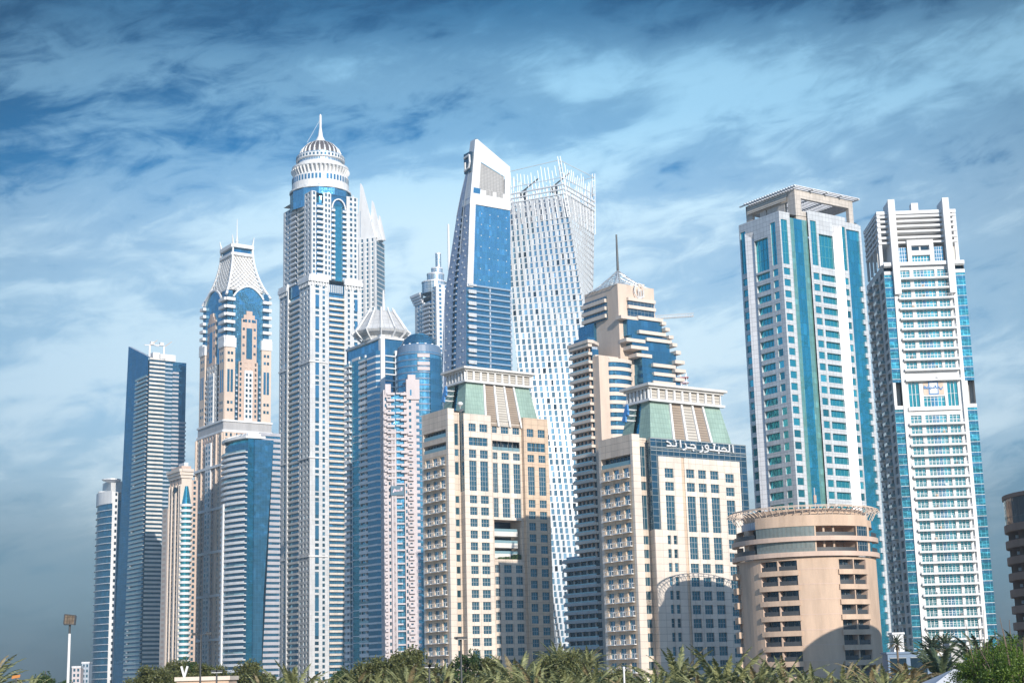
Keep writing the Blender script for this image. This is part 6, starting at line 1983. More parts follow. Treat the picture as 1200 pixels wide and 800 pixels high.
# ------------------------------------------------------------------ curved balcony tower in front of it
M['greyband2'] = W_('grey_lilac_band', (0.42, 0.42, 0.46), 0.6, 0.06)  # rear block bands; also paints the shade on the blade tower's right bands
def curved_tower():
    B = Bld('curved_tower', 'tower with curved white balconies, deep blue glass wall and white visor roof', 291, 515, 930, YAW)
    wx, wy = B.widths(264, 560, 314, 530); L = Lf(wy); fh = 3.45
    H = B.zat(0, 0, 512)
    wall = B.part('wall')
    n = 8
    bow = [(-(4.2 * math.sin(math.pi * (i / n) ** .8)) , wy * (1 - i / n)) for i in range(n + 1)]
    gw = B.part('curtain_wall'); plan_wall(gw, bow, 0, H - 3, M['gcurtd'])
    zb = B.zat(0, wy * .5, 533)
    fl = floors_down(zb, 3, fh)
    for i, z in enumerate(fl):
        mb = B.many('balcony'); plan_slab(mb, bow[:-1] + [(0, .5)], .02, 2.2, z - .5, z + .15, M['white'])
        plan_slab(mb, bow[:-1] + [(0, .5)], 2.0, 2.15, z + .153, z + 1.1, M['white'] if i % 5 else M['railglass'])
    q = bow[4]
    if True:
        cl = B.part('column'); zt_ = B.zat(-4, wy * .5, 590); p = offset(bow, 2.4)[3]; cl.box(p[0] - .6, p[0] + .6, p[1] - .9, p[1] + .9, 0, zt_, M['white'])
    # glass right of the corner: a teal strip then the deep blue blade
    a = ur(B, R0, 297.5, 560); 
    plan_wall(gw, [(0, 0), (a, 0)], 0, H, M['gbluecd'])
    bl = B.part('glass_blade'); zt2 = zr(B, R0, 306, 515)
    ub0 = ur(B, R0, 320, 517); ubm = ur(B, R0, 308, 700)
    zm = zr(B, R0, 308, 700)
    ub1 = ubm - 1
    bl.poly([(a, -.8, 0), (ub1, -.8, 0), (ubm, -.8, zm), (ub0, -.8, zt2), (a, -.8, zt2)], M['gcurtd'])
    bl.poly([(ub1, -.8, 0), (ub1, 3, 0), (ub0, 3, zt2), (ub0, -.8, zt2)], M['gcurtd']); bl.poly([(a, -.8, zt2), (ub0, -.8, zt2), (ub0, 6, zt2), (a, 6, zt2)], M['greyblue'])
    bl.poly([(a, -.8, 0), (a, -.8, zt2), (a, 0, zt2), (a, 0, 0)], M['gcurtd'])
    # rear block of grey bands
    Rr = Face((0, 8), (1, 8)); u0, u1 = ur(B, Rr, 304, 560), ur(B, Rr, 328, 560)
    zr2 = zr(B, Rr, 318, 508)
    rb = B.part('rear_block'); rb.box(u0, u1, 8, 8 + wy * .8, 0, zr2, M['gcurtd'])
    for z in floors_down(zr2 + .3, 3, fh): fbox(B.many('floor_band'), Rr, u0 - .02, u1 + .3, z - 1.9, z, .003, .5, M['greyband2'])
    # penthouse glass and visor roof
    ph = B.part('penthouse'); plan_wall(ph, offset(bow, -1.5), zb, H, M['gteal'])
    rf = B.part('visor_roof'); vis = offset(bow, 2.0) + [(wx * .8, -2.0)]
    rf.hexa(vis[::-1] + [(0, wy), (wx * .8, wy * .6)][::-1], H - .6, H + 1.0, M['white'])
    for i in range(9): 
        p = vis[min(i, len(vis) - 1)]; rf.bar((p[0], p[1], H + 1.0), (p[0] * .6 + 2, p[1] * .8 + 3, H + 3.0), .5, .5, M['white'])
    rf.hexa([(1, 3), (wx * .7, 2), (wx * .7, wy * .6), (1, wy * .8)], H + 1.003, H + 3, M['whitepanel'])
    wall.box(0.6, wx * .8, 3, wy, 0, H - .7, M['gcurtd'])
    B.finish()
M['gbluecd'] = glass_mat('teal_strip_glass', (0.03, 0.21, 0.33), 0.75, 0.06, (5.0, 6.9, 0.1), 2.0, 0.25)
curved_tower()

# ------------------------------------------------------------------ tall blue tower with the glass blade at the left
def blade_tower():
    B = Bld('blade_tower', 'tall blue tower with pointed glass blade and white slab bands, half in shade', 175, 418, 1080, YAW)
    wx, wy = B.widths(151.5, 408, 217.5, 470); L = Lf(wy); fh = 3.0
    H = B.H; wall = B.part('wall')
    UL = lambda px, y: ur(B, L, px, y)
    u1 = UL(162, 450); z1 = zr(B, L, 151.5, 406)
    # blade on the left face, flaring outward to the foot
    bl = B.part('glass_blade'); zs = zr(B, L, 170, 443)
    off_ = -9.0
    bl.poly([L.pt(0, 0, .6)[:2] + (0,), L.pt(L.w, 0, .6)[:2] + (0,), L.pt(L.w, 0, .6)[:2] + (H,), L.pt(0, 0, .6)[:2] + (z1,)], M['gcurtb'])
    bl.poly([L.pt(-14, 0, .6), L.pt(0, 0, .6), L.pt(0, z1, .6)], M['gcurtb'])
    bl.poly([L.pt(0, 0, .6)[:2] + (z1,), L.pt(L.w, 0, .6)[:2] + (H,), L.pt(L.w, 0, -2)[:2] + (H,), L.pt(0, 0, -2)[:2] + (z1,)], M['greyblue'])
    plan_wall(wall, [(0, 0), (wx, 0), (wx, wy), (0, wy)], 0, H - 2, M['gcurtd'])
    wall.poly([(0, 0, H - 2), (wx, 0, H - 2), (wx, wy, H - 2), (0, wy, H - 2)], M['white'])
    fl = floors_down(zs, 4, fh)
    for i, z in enumerate(fl):
        k = (zs - z) / zs
        s0 = u1 - 1.5 - k * 9
        mb = B.many('balcony'); fbox(mb, L, s0, L.w + .5, z - .4, z, .62, 2.0, M['greypanel']); fbox(mb, L, s0 + .1, L.w + .4, z + .003, z + 1.2, 1.8, 1.95, M['railglass'])
        if rnd.random() < .25: fbox(mb, L, s0 + 3, s0 + 5, z + .003, z + fh - .6, .8, 1.7, M['white'])
    # right face: pale bands where sunlit; recess and shaded part painted in darker bands
    a, b, c = ur(B, R0, 192, 470), ur(B, R0, 201.5, 470), wx
    d = ur(B, R0, 209, 450)
    sb = floors_down(H - .5, 4, fh)
    for i, z in enumerate(sb):
        fbox(B.many('floor_band'), R0, 0, a, z - 1.45, z, .004, 1.2, M['offwhite'])
        fbox(B.many('dark_band'), R0, a, b, z - 1.5, z - .3, -.6 + .604, .1, M['greyblue'])
        if z < H - 8: fbox(B.many('floor_band'), R0, b, d, z - 1.35, z, .004, .7, M['greyband2'])
        if z < H - 44: fbox(B.many('floor_band'), R0, d + .01, c + .4, z - 1.35, z, .004, .6, M['greyband2'])
    # white roof parapet, slab and maintenance cranes
    rp = B.part('roof_parapet')
    rp.box(ur(B, R0, 180, 418), ur(B, R0, 188, 425), 1, 8, H - 2, H + 4, M['white']); rp.box(ur(B, R0, 187, 425), ur(B, R0, 205, 425), -1.2, 9, H - 2, H + 2.8, M['white'])
    for u, s_ in ((ur(B, R0, 177, 412), 1), (ur(B, R0, 194, 412), -1)):
        mc = B.many('maintenance_crane'); mc.tube((u, 3, H), (u, 3, H + 9), .7, M['whitepanel'], 6); mc.bar((u - 4, 3, H + 9), (u + 11 * s_, 3, H + 10.5), .7, .7, M['whitepanel']); mc.bar((u, 3, H + 9), (u + 5, 1, H + 13), .5, .4, M['rose']); mc.box(u + 9 * s_ - 1.4, u + 9 * s_ + 1.4, 2, 4, H + 9.6, H + 12, M['white'])
    B.finish()
M['gcurtb'] = glass_mat('blue_blade_glass', (0.035, 0.21, 0.38), 0.8, 0.08, (2.2, 3.75, 0.05), 1.4, 0.2)
blade_tower()

# ------------------------------------------------------------------ beige classical tower between the blue ones
def classical_tower():
    B = Bld('classical_tower', 'slim beige tower with arched pediment and round bay of balconies with teal windows', 213, 556, 985, YAW)
    wx, wy = B.widths(199, 560, 232, 560); L = Lf(wy); H = B.H; fh = 3.5
    wall = B.part('wall'); Be = M['rose']; Bl = M['beigelite']
    gridface(B, wall, L, 0, L.w, [(.08, .2), (.30, .42), (.62, .74)], 0, H, fh, 2.2, Be, M['gwin'])
    for f in (.0, .24, .50, .56, .82, .96): fbox(B.many('pilaster'), L, L.w * f, L.w * f + .9, 0, H - 6, .004, .8, Bl)
    lo = B.part('lower_wing'); Lw = Face((-1, wy + 9), (-1, wy)); zl = zr(B, Lw, 196, 595)
    gridface(B, lo, Lw, 0, Lw.w, [(.2, .75)], 0, zl, fh, 1.8, Bl, M['gwin']); lo.box(-.99, 12, wy, wy + 9, 0, zl - .5, Be)
    # right face and bay
    rb = wx * .62
    gridface(B, wall, R0, rb, wx, [(.3, .7)], 0, H - 3, fh, 2, Be, M['gwin'])
    plan_wall(wall, [(0, 0), (rb, 0)], 0, H, Bl); plan_wall(wall, [(wx, 0), (wx, wy), (0, wy)], 0, H - 3, Be)
    r = rb * .46; c = (rb * .5, 0)
    bay = [(c[0] + r * math.cos(rad(a_)), c[1] + r * math.sin(rad(a_)) * .9) for a_ in range(180, 361, 15)]
    zb = B.zat(rb * .5, -3, 590)
    by = B.part('bay'); plan_wall(by, bay, 0, zb, M['gteal'])
    for i, z in enumerate(floors_down(zb, 4, fh)): plan_slab(B.many('balcony'), bay, -.5, 1.0, z - 1.6, z, M['white'])
    zc = B.zat(rb * .5, -2, 569)
    cone = B.part('bay_roof'); cone.loft([[(x, y, zb) for x, y in bay], [(c[0] + (x - c[0]) * .35, y * .35, zc) for x, y in bay]], M['gtealc'], closed=False)
    cn = B.part('cornice')
    for k in range(3): 
        fbox(cn, L, -.4 - k * .4, L.w + .5 + k * .4, H - 2 + k * 2.0, H - 2 + k * 2.0 + 1.9, .004 - 1, .8 + k * .7, Bl)
        fbox(cn, R0, -.5, rb + .5, H - 2 + k * 2.0, H - 2 + k * 2.0 + 1.9, .004 - .5, .8 + k * .7, Bl)
    cn.box(0.2, wx * .6, 1, wy * .9, H - 2, H + 6, Be); cn.box(wx * .25, wx * .5, 3, wy * .6, H + 6.003, H + 8.5, M['white'])
    ro = B.part('round_window'); p = L.pt(L.w * .55, H - 9, .9); ro.tube(p, L.pt(L.w * .55, H - 9, .3), 2.2, M['gdark'], 16)
    wall.poly([(0, 0, H), (wx, 0, H), (wx, wy, H), (0, wy, H)], Be)
    B.finish()
classical_tower()

# ------------------------------------------------------------------ the leftmost blue tower
def edge_tower():
    B = Bld('curved_glass_tower', 'leftmost blue tower, rounded glass side beside a white strip of square windows', 132, 580, 1130, YAW)
    wx, wy = B.widths(114, 590, 147, 590); L = Lf(wy); H = B.zat(0, 0, 576); fh = 3.6
    n = 8
    bow = [(-(4.5 * math.sin(math.pi * .5 * (1 - i / n)) * 0 + 3.5 * math.sin(math.pi * (i / n))), wy * (1 - i / n)) for i in range(n + 1)]
    gl = B.part('curtain_wall'); plan_wall(gl, bow, 0, H - 8, M['gcurtd'])
    for z in floors_down(H - 8, 3, fh * 1.35): plan_slab(B.many('floor_band'), bow, .02, .9, z - .45, z, M['whitepanel'])
    wall = B.part('wall')
    u = ur(B, R0, 138, 600)
    gridface(B, wall, R0, 0, u, [(.48, .85)], 0, H, fh * 1.25, 2.2, M['white'], M['gdark'])
    plan_wall(gl, [(u, 0), (wx, 0), (wx, wy), (0, wy)], 0, H - 6, M['gbluec'])
    tp = B.part('parapet'); plan_slab(tp, bow, -.5, .8, H - 8, H + 1, M['white'])
    ring = B.part('roof_ring'); ring.lathe(bow[1][0] + 3, bow[1][1] - 3, [(3.5, H - 4), (3.5, H + 3), (2.5, H + 3)], 16, M['white'])
    wall.poly([(0, 0, H - .5), (wx, 0, H - .5), (wx, wy, H - .5), (0, wy, H - .5)], M['white'])
    rb = B.part('rear_block'); q0, q1 = ur(B, Face((0, 12), (1, 12)), 130, 570), ur(B, Face((0, 12), (1, 12)), 150, 570); zt = B.zat(q0, 12, 563)
    rb.box(q0, q1, 12, 30, 0, zt, M['greypanel']); cs = B.part('roof_canopy'); cs.lathe(q0 + 1, 14, [(.5, zt - 2), (7, zt + .5), (7, zt + 1.3), (.2, zt + 1.5)], 16, M['whitepanel'])
    B.finish()
edge_tower()

# ------------------------------------------------------------------ small far blocks at the left, construction cranes
def far_block(label, px0, px1, py, Y, mat, glass):
    B = Bld('far_block', label, px0, py, Y, rad(8), 'building')
    wx = ur(B, R0, px1, py); H = B.H
    wall = B.part('wall'); gridface(B, wall, R0, 0, wx, [(.15, .4), (.6, .85)], 0, H, 3.6, 2.0, mat, glass)
    wall.box(.02, wx - .02, 1.0, 16, 0, H - .3, mat)
    plan_wall(wall, [(0, 16), (0, 0)], 0, H, mat)
    tp = B.part('parapet'); tp.box(-.3, wx + .3, -.3, 16, H + .003, H + 1.2, M['whitepanel'])
    B.finish()
far_block('small pinkish block beside the floodlight pole at the far left', 84.5, 94.5, 782, 1100, M['pink'], M['gwin'])
far_block('small blue-grey block at the foot of the leftmost blue tower', 96, 104.5, 777, 1120, M['greyblue'], M['gwin'])

def tower_crane():
    p = at(764, 375, 700)
    r = thing('tower_crane', 'white tower crane jib sticking out behind the terraced beige tower', 'crane', (p.x, 700, 0))
    z = p.z
    m = MB(); 
    for dx, dy in ((-1, -1), (1, -1), (1, 1), (-1, 1)): m.bar((dx, dy, 0), (dx, dy, z + 6), .25, .25, M['white'])
    for k in range(int(z / 3)): m.bar((-1, -1, k * 3), (1, -1, k * 3 + 3), .14, .14, M['white']); m.bar((1, 1, k * 3), (-1, 1, k * 3 + 3), .14, .14, M['white'])
    m.build('mast', r)
    e = at(813, 370.5, 690); tip = Vector((e.x - p.x, -10, e.z)); root = Vector((0, 0, z + 0.5))
    j = MB(); N = 16; up = Vector((0, 0, 1.5)); sd_ = Vector((0, .9, 0))
    for k in range(N):
        a, b = root.lerp(tip, k / N), root.lerp(tip, (k + 1) / N)
        for o_ in (sd_, -sd_, up): j.bar(a + o_, b + o_, .24, .24, M['white'])
        j.bar(a + sd_, b + up, .15, .15, M['white']); j.bar(a - sd_, b + up, .15, .15, M['white']); j.bar(a + up, b + sd_, .15, .15, M['white']); j.bar(a + sd_, a - sd_, .15, .15, M['white'])
    j.build('jib', r)
    cj = MB(); cj.bar(root, root + Vector((-14, 2, 0)), .9, .9, M['white']); cj.box(-14, -11, .8, 3.2, z - 2, z, M['concrete']); cj.build('counter_jib', r)
    cb = MB(); cb.box(-1.2, 1.2, -2.6, -1.1, z - 3, z - .6, M['white']); cb.build('cab', r)
tower_crane()

def hoist():
    p = at(798, 452, 640)
    r = thing('scaffold_tower', 'red and white scaffold tower peeping over the right hotel roof', 'scaffold', (p.x, 640, 0))
    zt = at(798, 438, 640).z
    m = MB()
    for dx in (-2.4, 0, 2.4):
        for dy in (-1.5, 1.5): m.bar((dx, dy, 0), (dx, dy, zt), .2, .2, M['steel'])
    m.build('standard', r)
    k = 0
    while k * 2.2 < zt:
        b = MB(); z = k * 2.2; b.box(-3.2, 3.2, -1.9, 1.9, z, z + .35, M['red'] if k % 2 else M['pinklite']); b.bar((-2.4, -1.5, z + .4), (0, -1.5, z + 2.1), .14, .14, M['red']); b.bar((2.4, -1.5, z + .4), (0, -1.5, z + 2.1), .14, .14, M['steel'])
        b.build('platform', r); k += 1
hoist()
# ------------------------------------------------------------------ palms and trees
M['palmleaf'] = leaf_mat('date_palm_leaf', (0.09, 0.11, 0.045), (0.38, 0.385, 0.17), 0.3)
M['palmdry'] = leaf_mat('dry_palm_leaf', (0.20, 0.16, 0.08), (0.36, 0.29, 0.16), 0.2)
M['palmdark'] = leaf_mat('dark_palm_leaf', (0.035, 0.06, 0.03), (0.11, 0.14, 0.07), 0.2)
M['leafolive'] = leaf_mat('olive_leaf', (0.055, 0.07, 0.02), (0.16, 0.165, 0.055), 0.25)
M['leafdark'] = leaf_mat('dark_leaf', (0.018, 0.045, 0.014), (0.07, 0.115, 0.03), 0.25)
M['leafbright'] = leaf_mat('bright_leaf', (0.035, 0.085, 0.012), (0.16, 0.24, 0.03), 0.35)
M['bark'] = W_('tree_bark', (0.16, 0.12, 0.09), 0.95, 0.2, None, 0, 2.0)

def palm_crown(seed, leaf, n=44, length=3.1, droop=1.0):
    r = random.Random(seed); mb = MB()
    for i in range(n):
        az = i * 2.39996 + r.uniform(-.2, .2)
        el = rad(84 - 100 * (i / n) ** .9 + r.uniform(-9, 9))
        L = length * r.uniform(.82, 1.1) * (1 - .15 * (i < 6))
        dry = i > n * .86
        mt = M['palmdry'] if dry or r.random() < .06 else leaf
        p = Vector((0, 0, .2)); e = el; st = 9
        hd = Vector((math.cos(az), math.sin(az), 0)); side = Vector((-math.sin(az), math.cos(az), 0))
        pts = [p.copy()]
        for k in range(st):
            p = p + (hd * math.cos(e) + Vector((0, 0, 1)) * math.sin(e)) * (L / st); pts.append(p.copy())
            e -= rad((3.5 + 9 * k / st) * droop * (1.1 if el > 0 else .7))
        for k in range(st):
            a, b = pts[k], pts[k + 1]
            w = .05 * (1 - k / st) + .012
            mb.quad(a - side * w, a + side * w, b + side * w * .8, b - side * w * .8, mt)
            if k < 1: continue
            d = (b - a).normalized(); up = side.cross(d)
            for j in range(3):
                q = a.lerp(b, (j + r.random() * .5) / 3)
                t = (k + j / 3) / st
                ll = .42 * length / 3.5 * (math.sin(math.pi * min(1, .18 + t * .86)) ** .7) * r.uniform(.85, 1.1)
                for s in (-1, 1):
                    v = (side * s * .62 + d * .85 + up * (.26 + r.uniform(-.12, .12))).normalized() * ll
                    tip = q + v + Vector((0, 0, -.10 * ll))
                    wv = side * s * .0 + d * .06
                    mb.poly([q - wv, q + wv, q + v * .55 + wv * .9, tip, q + v * .55 - wv * .9], mt)
    # stubs of cut fronds under the crown
    for i in range(26):
        az = i * 2.4; z = -.1 - .05 * i
        q = Vector((math.cos(az) * .2, math.sin(az) * .2, z)); mb.bar(q, q + Vector((math.cos(az) * .3, math.sin(az) * .3, .32)), .06, .05, M['trunk'])
    me = mb.build('crown'); d = me.data; bpy.data.objects.remove(me); return d
def palm_trunk(h):
    mb = MB(); n = 10; rings = []
    steps = max(6, int(h / .22))
    for k in range(steps + 1):
        z = h * k / steps; r_ = .24 - .05 * z / h + (.035 if k % 2 else 0) + (.06 if z > h - .8 else 0)
        rings.append([(r_ * math.cos(2 * math.pi * i / n), r_ * math.sin(2 * math.pi * i / n), z) for i in range(n)])
    mb.loft(rings, M['trunk']); o = mb.build('trunk'); d = o.data; bpy.data.objects.remove(o); return d
CROWNS = [palm_crown(s, M['palmleaf'], n, l, dr) for s, n, l, dr in ((1, 46, 3.5, .85), (2, 50, 3.7, .72), (3, 44, 3.4, .95), (4, 48, 3.6, .8))]
CROWND = [palm_crown(11, M['palmdark'], 44, 3.0, 1.0), palm_crown(12, M['palmdark'], 48, 3.2, .9)]
CROWNY = [palm_crown(21, M['palmdry'], 40, 3.0, 1.2)]
TRUNK = palm_trunk(6.0)
def palm(px, py, Y, label, s=1.0, kind=0, crowns=None, group='date palms along the foot of the towers'):
    """py is the row where the crown tops out"""
    top = at(px, py, Y); crowns = crowns or CROWNS; s *= 1.3
    cm = crowns[kind % len(crowns)]; h = max(.8, top.z - max(v.co.z for v in cm.vertices) * s * .97)
    r = thing('date_palm', label, 'palm', (top.x, Y, 0), rnd.random() * 6.28, group)
    t = bpy.data.objects.new('trunk', TRUNK); C.objects.link(t); t.parent = r; t.scale = (s, s, h / 6.0)
    c = bpy.data.objects.new('crown', crowns[kind % len(crowns)]); C.objects.link(c); c.parent = r; c.location = (0, 0, h); c.scale = (s, s, s)
    c.rotation_euler = (rnd.uniform(-.12, .12), rnd.uniform(-.12, .12), rnd.random() * 6.28)
    return r

def tree_crown(seed, rx, rz, leaf, clumps=60, per=90, size=.17):
    r = random.Random(seed); mb = MB(); limbs = MB(); cs = []
    for i in range(clumps):
        while True:
            v = Vector((r.uniform(-1, 1), r.uniform(-1, 1), r.uniform(-.75, 1)))
            if .35 < v.length < 1: break
        v = Vector((v.x * rx, v.y * rx, v.z * rz)) * r.uniform(.85, 1.08)
        cs.append((v, r.uniform(.55, 1.05) * rx * .27))
    for v, cr_ in cs:
        for k in range(per):
            q = Vector((r.gauss(0, 1), r.gauss(0, 1), r.gauss(0, .8))); q = v + q.normalized() * cr_ * r.random() ** .45
            n = Vector((r.gauss(0, 1), r.gauss(0, 1), r.gauss(.6, 1))).normalized(); a = n.orthogonal().normalized(); b = n.cross(a)
            t = r.random() * 6.28; a, b = a * math.cos(t) + b * math.sin(t), b * math.cos(t) - a * math.sin(t)
            s_ = size * r.uniform(.6, 1.3)
            mb.poly([q - a * s_, q - b * s_ * .45, q + a * s_, q + b * s_ * .45], leaf)
    o = mb.build('crown'); d = o.data; bpy.data.objects.remove(o)
    h = 1.0
    limbs.tube((0, 0, -rz - 6), (0, 0, -rz * .4), .26, M['bark'], 8, .17)
    for v, cr_ in cs[::3]:
        m_ = Vector((v.x * .35, v.y * .35, -rz * .35 + v.z * .15)); limbs.tube((0, 0, -rz * .55), m_, .10, M['bark'], 6, .07); limbs.tube(m_, v, .07, M['bark'], 5, .02)
    o = limbs.build('trunk'); t = o.data; bpy.data.objects.remove(o)
    return d, t, rz
T_OLIVE = tree_crown(5, 3.0, 2.0, M['leafolive'], 70, 110, .15)
T_OLIVE2 = tree_crown(8, 2.6, 2.1, M['leafolive'], 60, 110, .15)
T_DARK = tree_crown(6, 2.6, 2.2, M['leafdark'], 60, 110, .15)
T_BRIGHT = tree_crown(9, 3.3, 2.7, M['leafbright'], 110, 150, .10)
def tree(px, py, Y, label, proto, s=1.0, group='broad trees among the palms', name='broad_tree', cat='tree'):
    d, t, rz = proto
    top = at(px, py, Y); zc = top.z - rz * s * 1.02
    r = thing(name, label, cat, (top.x, Y, 0), rnd.random() * 6.28, group)
    c = bpy.data.objects.new('crown', d); C.objects.link(c); c.parent = r; c.location = (0, 0, zc); c.scale = (s, s, s)
    k = bpy.data.objects.new('trunk', t); C.objects.link(k); k.parent = r; k.location = (0, 0, zc); k.scale = (s, s, max(1.0, zc / (rz + 6)))
    return r

# palms, from left to right
palm(-14, 764, 95, 'palm at the left edge, only a few frond tips in the photo', .8, 0)
palm(36, 790, 120, 'small pale palm beside the dark round tree at bottom left', .7, 2)
palm(343, 773, 118, 'pale spreading palm below the dome tower', 1.05, 1)
palm(310, 788, 125, 'low palm left of the spreading palm below the dome tower', .8, 3)
palm(378, 789, 125, 'low palm right of the spreading palm below the dome tower', .85, 0)
palm(415, 783, 130, 'palm below the flower crown tower', .85, 2)
palm(438, 786, 112, 'low palm in front of the olive tree mass', .8, 1)
palm(476, 776, 122, 'palm standing against the middle of the olive tree mass', .95, 3)
palm(519, 774, 125, 'full palm below the left wing of the left hotel tower', 1.05, 0)
palm(548, 788, 112, 'low palm right of the street lamp by the left hotel tower', .8, 2)
palm(581, 778, 122, 'leaning palm under the balcony recess side of the left hotel', .9, 1)
palm(606, 764, 125, 'tall palm in front of the right end of the left hotel tower', 1.15, 3)
palm(628, 771, 112, 'dense palm just right of the left hotel tower', 1.0, 0)
palm(652, 750, 215, 'farther palm in the gap between the hotel towers, left one', 1.0, 1)
palm(688, 757, 190, 'slender palm with visible trunk in the gap between hotel towers', .85, 2)
palm(672, 757, 205, 'farther palm in the gap between the hotel towers, half hidden middle one', .9, 0)
palm(691, 774, 118, 'wide palm at the foot of the right hotel balcony wing', 1.0, 3)
palm(664, 779, 108, 'bushy low palm in front of the round green tree', .9, 1)
palm(738, 786, 112, 'low palm by the white post under the right hotel', .8, 2)
palm(791, 756, 118, 'large pale palm in front of the right hotel tower', 1.25, 0)
palm(845, 757, 115, 'largest palm, between the right hotel tower and round hotel', 1.35, 1)
palm(766, 780, 105, 'low palm left of the large pale palm', .8, 3)
palm(818, 784, 100, 'low palm between the two largest palms', .8, 2)
palm(886, 772, 115, 'palm at the left foot of the round sandy hotel', 1.0, 3)
palm(916, 766, 118, 'grey-green palm before the left balconies of the round hotel', 1.1, 0)
palm(950, 778, 108, 'low palm before the plain middle of the round hotel', .9, 1)
palm(989, 774, 115, 'palm before the right balconies of the round hotel', 1.05, 2)
palm(1016, 777, 110, 'yellowish palm at the right foot of the round hotel', .95, 0, CROWNY)
palm(1036, 779, 105, 'palm left of the dark palm by the white tower', .9, 3)
palm(1061, 774, 110, 'dry yellow palm beside the dark palm', .95, 0, CROWNY)
palm(1099, 749, 122, 'dark green palm below the white residential tower', 1.25, 0, CROWND)
palm(1091, 740, 250, 'left small palm on the podium of the white residential tower', .9, 1, CROWND)
palm(1107, 740, 250, 'right small palm on the podium of the white residential tower', .9, 0, CROWND)
palm(1146, 738, 130, 'dark palm rising behind the bright green tree', 1.3, 1, CROWND)
palm(1191, 738, 130, 'dark palm at the right edge under the brown hotel', 1.35, 0, CROWND)
palm(1050, 742, 260, 'small palm by the white box near the white tower', .6, 0, CROWND)
for i, (px, py, Y) in enumerate(((395, 794, 98), (460, 794, 96), (560, 795, 95), (645, 794, 95), (714, 793, 96), (760, 795, 95), (868, 791, 95), (932, 793, 95), (968, 794, 95), (1020, 793, 95))):
    o = palm(px, py, Y, 'low palm crown in the bottom row of the planting', .75, i, CROWNS, 'bottom row of low palms')
# trees
tree(55, 787, 130, 'dark rounded tree at bottom left below open sky', T_DARK, .75)
tree(182, 781, 160, 'olive tree at the left of the clump below the blade tower', T_OLIVE, .95)
tree(205, 776, 165, 'olive tree second from the left below the blade tower', T_OLIVE2, .9)
tree(226, 770, 170, 'tallest dark tree of the clump, by the thin dark street lamp', T_DARK, 1.1)
tree(246, 778, 165, 'olive tree behind the flat-roofed kiosk', T_OLIVE, .85)
tree(293, 777, 150, 'dense olive tree right of the flat-roofed kiosk', T_OLIVE2, .95)
tree(312, 786, 160, 'small dark tree below the curved balcony tower', T_DARK, .7)
tree(405, 781, 150, 'dark small tree left of the olive tree mass', T_DARK, .8)
tree(455, 767, 150, 'left tree of the olive mass below the pink tower', T_OLIVE, 1.1)
tree(482, 763, 152, 'right and taller tree of the olive mass below the pink tower', T_OLIVE2, 1.25)
tree(428, 778, 148, 'low olive tree below the flower crown tower', T_OLIVE2, .8)
tree(553, 761, 140, 'dark green tree in front of the left hotel, by the street lamp', T_DARK, .95)
tree(572, 772, 138, 'olive tree in front of the left hotel tower', T_OLIVE2, .75)
tree(656, 765, 128, 'round green tree between the palms in the hotel gap', T_OLIVE, .85)
tree(716, 784, 130, 'low olive tree under the right hotel', T_OLIVE, .8)
tree(1181, 745, 66, 'bright green leafy tree filling the bottom right corner', T_BRIGHT, .66)
tree(1149, 762, 62, 'low bright green bush left of the corner tree', T_BRIGHT, .34)
tree(1192, 758, 60, 'bright green bush at the very right edge', T_BRIGHT, .5)

# ------------------------------------------------------------------ low buildings at the foot of the white tower
def low(name, label, px0, px1, py, Y, depth, mat, cat='building', glass=None):
    p0, p1 = at(px0, py, Y), at(px1, py, Y)
    r = thing(name, label, cat, ((p0.x + p1.x) / 2, Y, 0))
    w = p1.x - p0.x; h = p0.z
    m = MB(); m.box(-w / 2, w / 2, 0, depth, 0, h, mat); m.build('wall', r)
    c = MB(); c.box(-w / 2 - .2, w / 2 + .2, -.2, depth + .2, h + .003, h + .35, mat)
    c.build('parapet', r)
    k = MB()
    if glass:
        n = max(2, int(w / 3))
        for i in range(n):
            u = -w / 2 + w * (i + .1) / n
            g_ = MB(); g_.quad((u, -.02, 1), (u + w * .8 / n, -.02, 1), (u + w * .8 / n, -.02, h - .6), (u, -.02, h - .6), glass); g_.box(u, u + w * .8 / n, -.12, -.022, h - .75, h - .6, M['frame']); g_.build('window', r)
    else:
        k.box(-w * .2, w * .2, -.06, -.003, 0, 2.4, M['frame']); k.build('door', r)
    return r
low('podium_block', 'white box-shaped building between round hotel and white tower', 1046.5, 1058.5, 743, 280, 3, M['white'])
low('podium_block', 'long dark glass podium behind the palms at the white tower', 1040, 1112, 766, 275, 4, M['slateblue'], 'building', M['gdark'])
low('podium_block', 'small grey stone block with white end below the white tower', 1114, 1127, 756, 240, 3, M['concrete'])
low('podium_block', 'low white canopy wall behind the dark palm', 1095, 1116, 763, 262, 2, M['white'], 'building', M['gdark'])

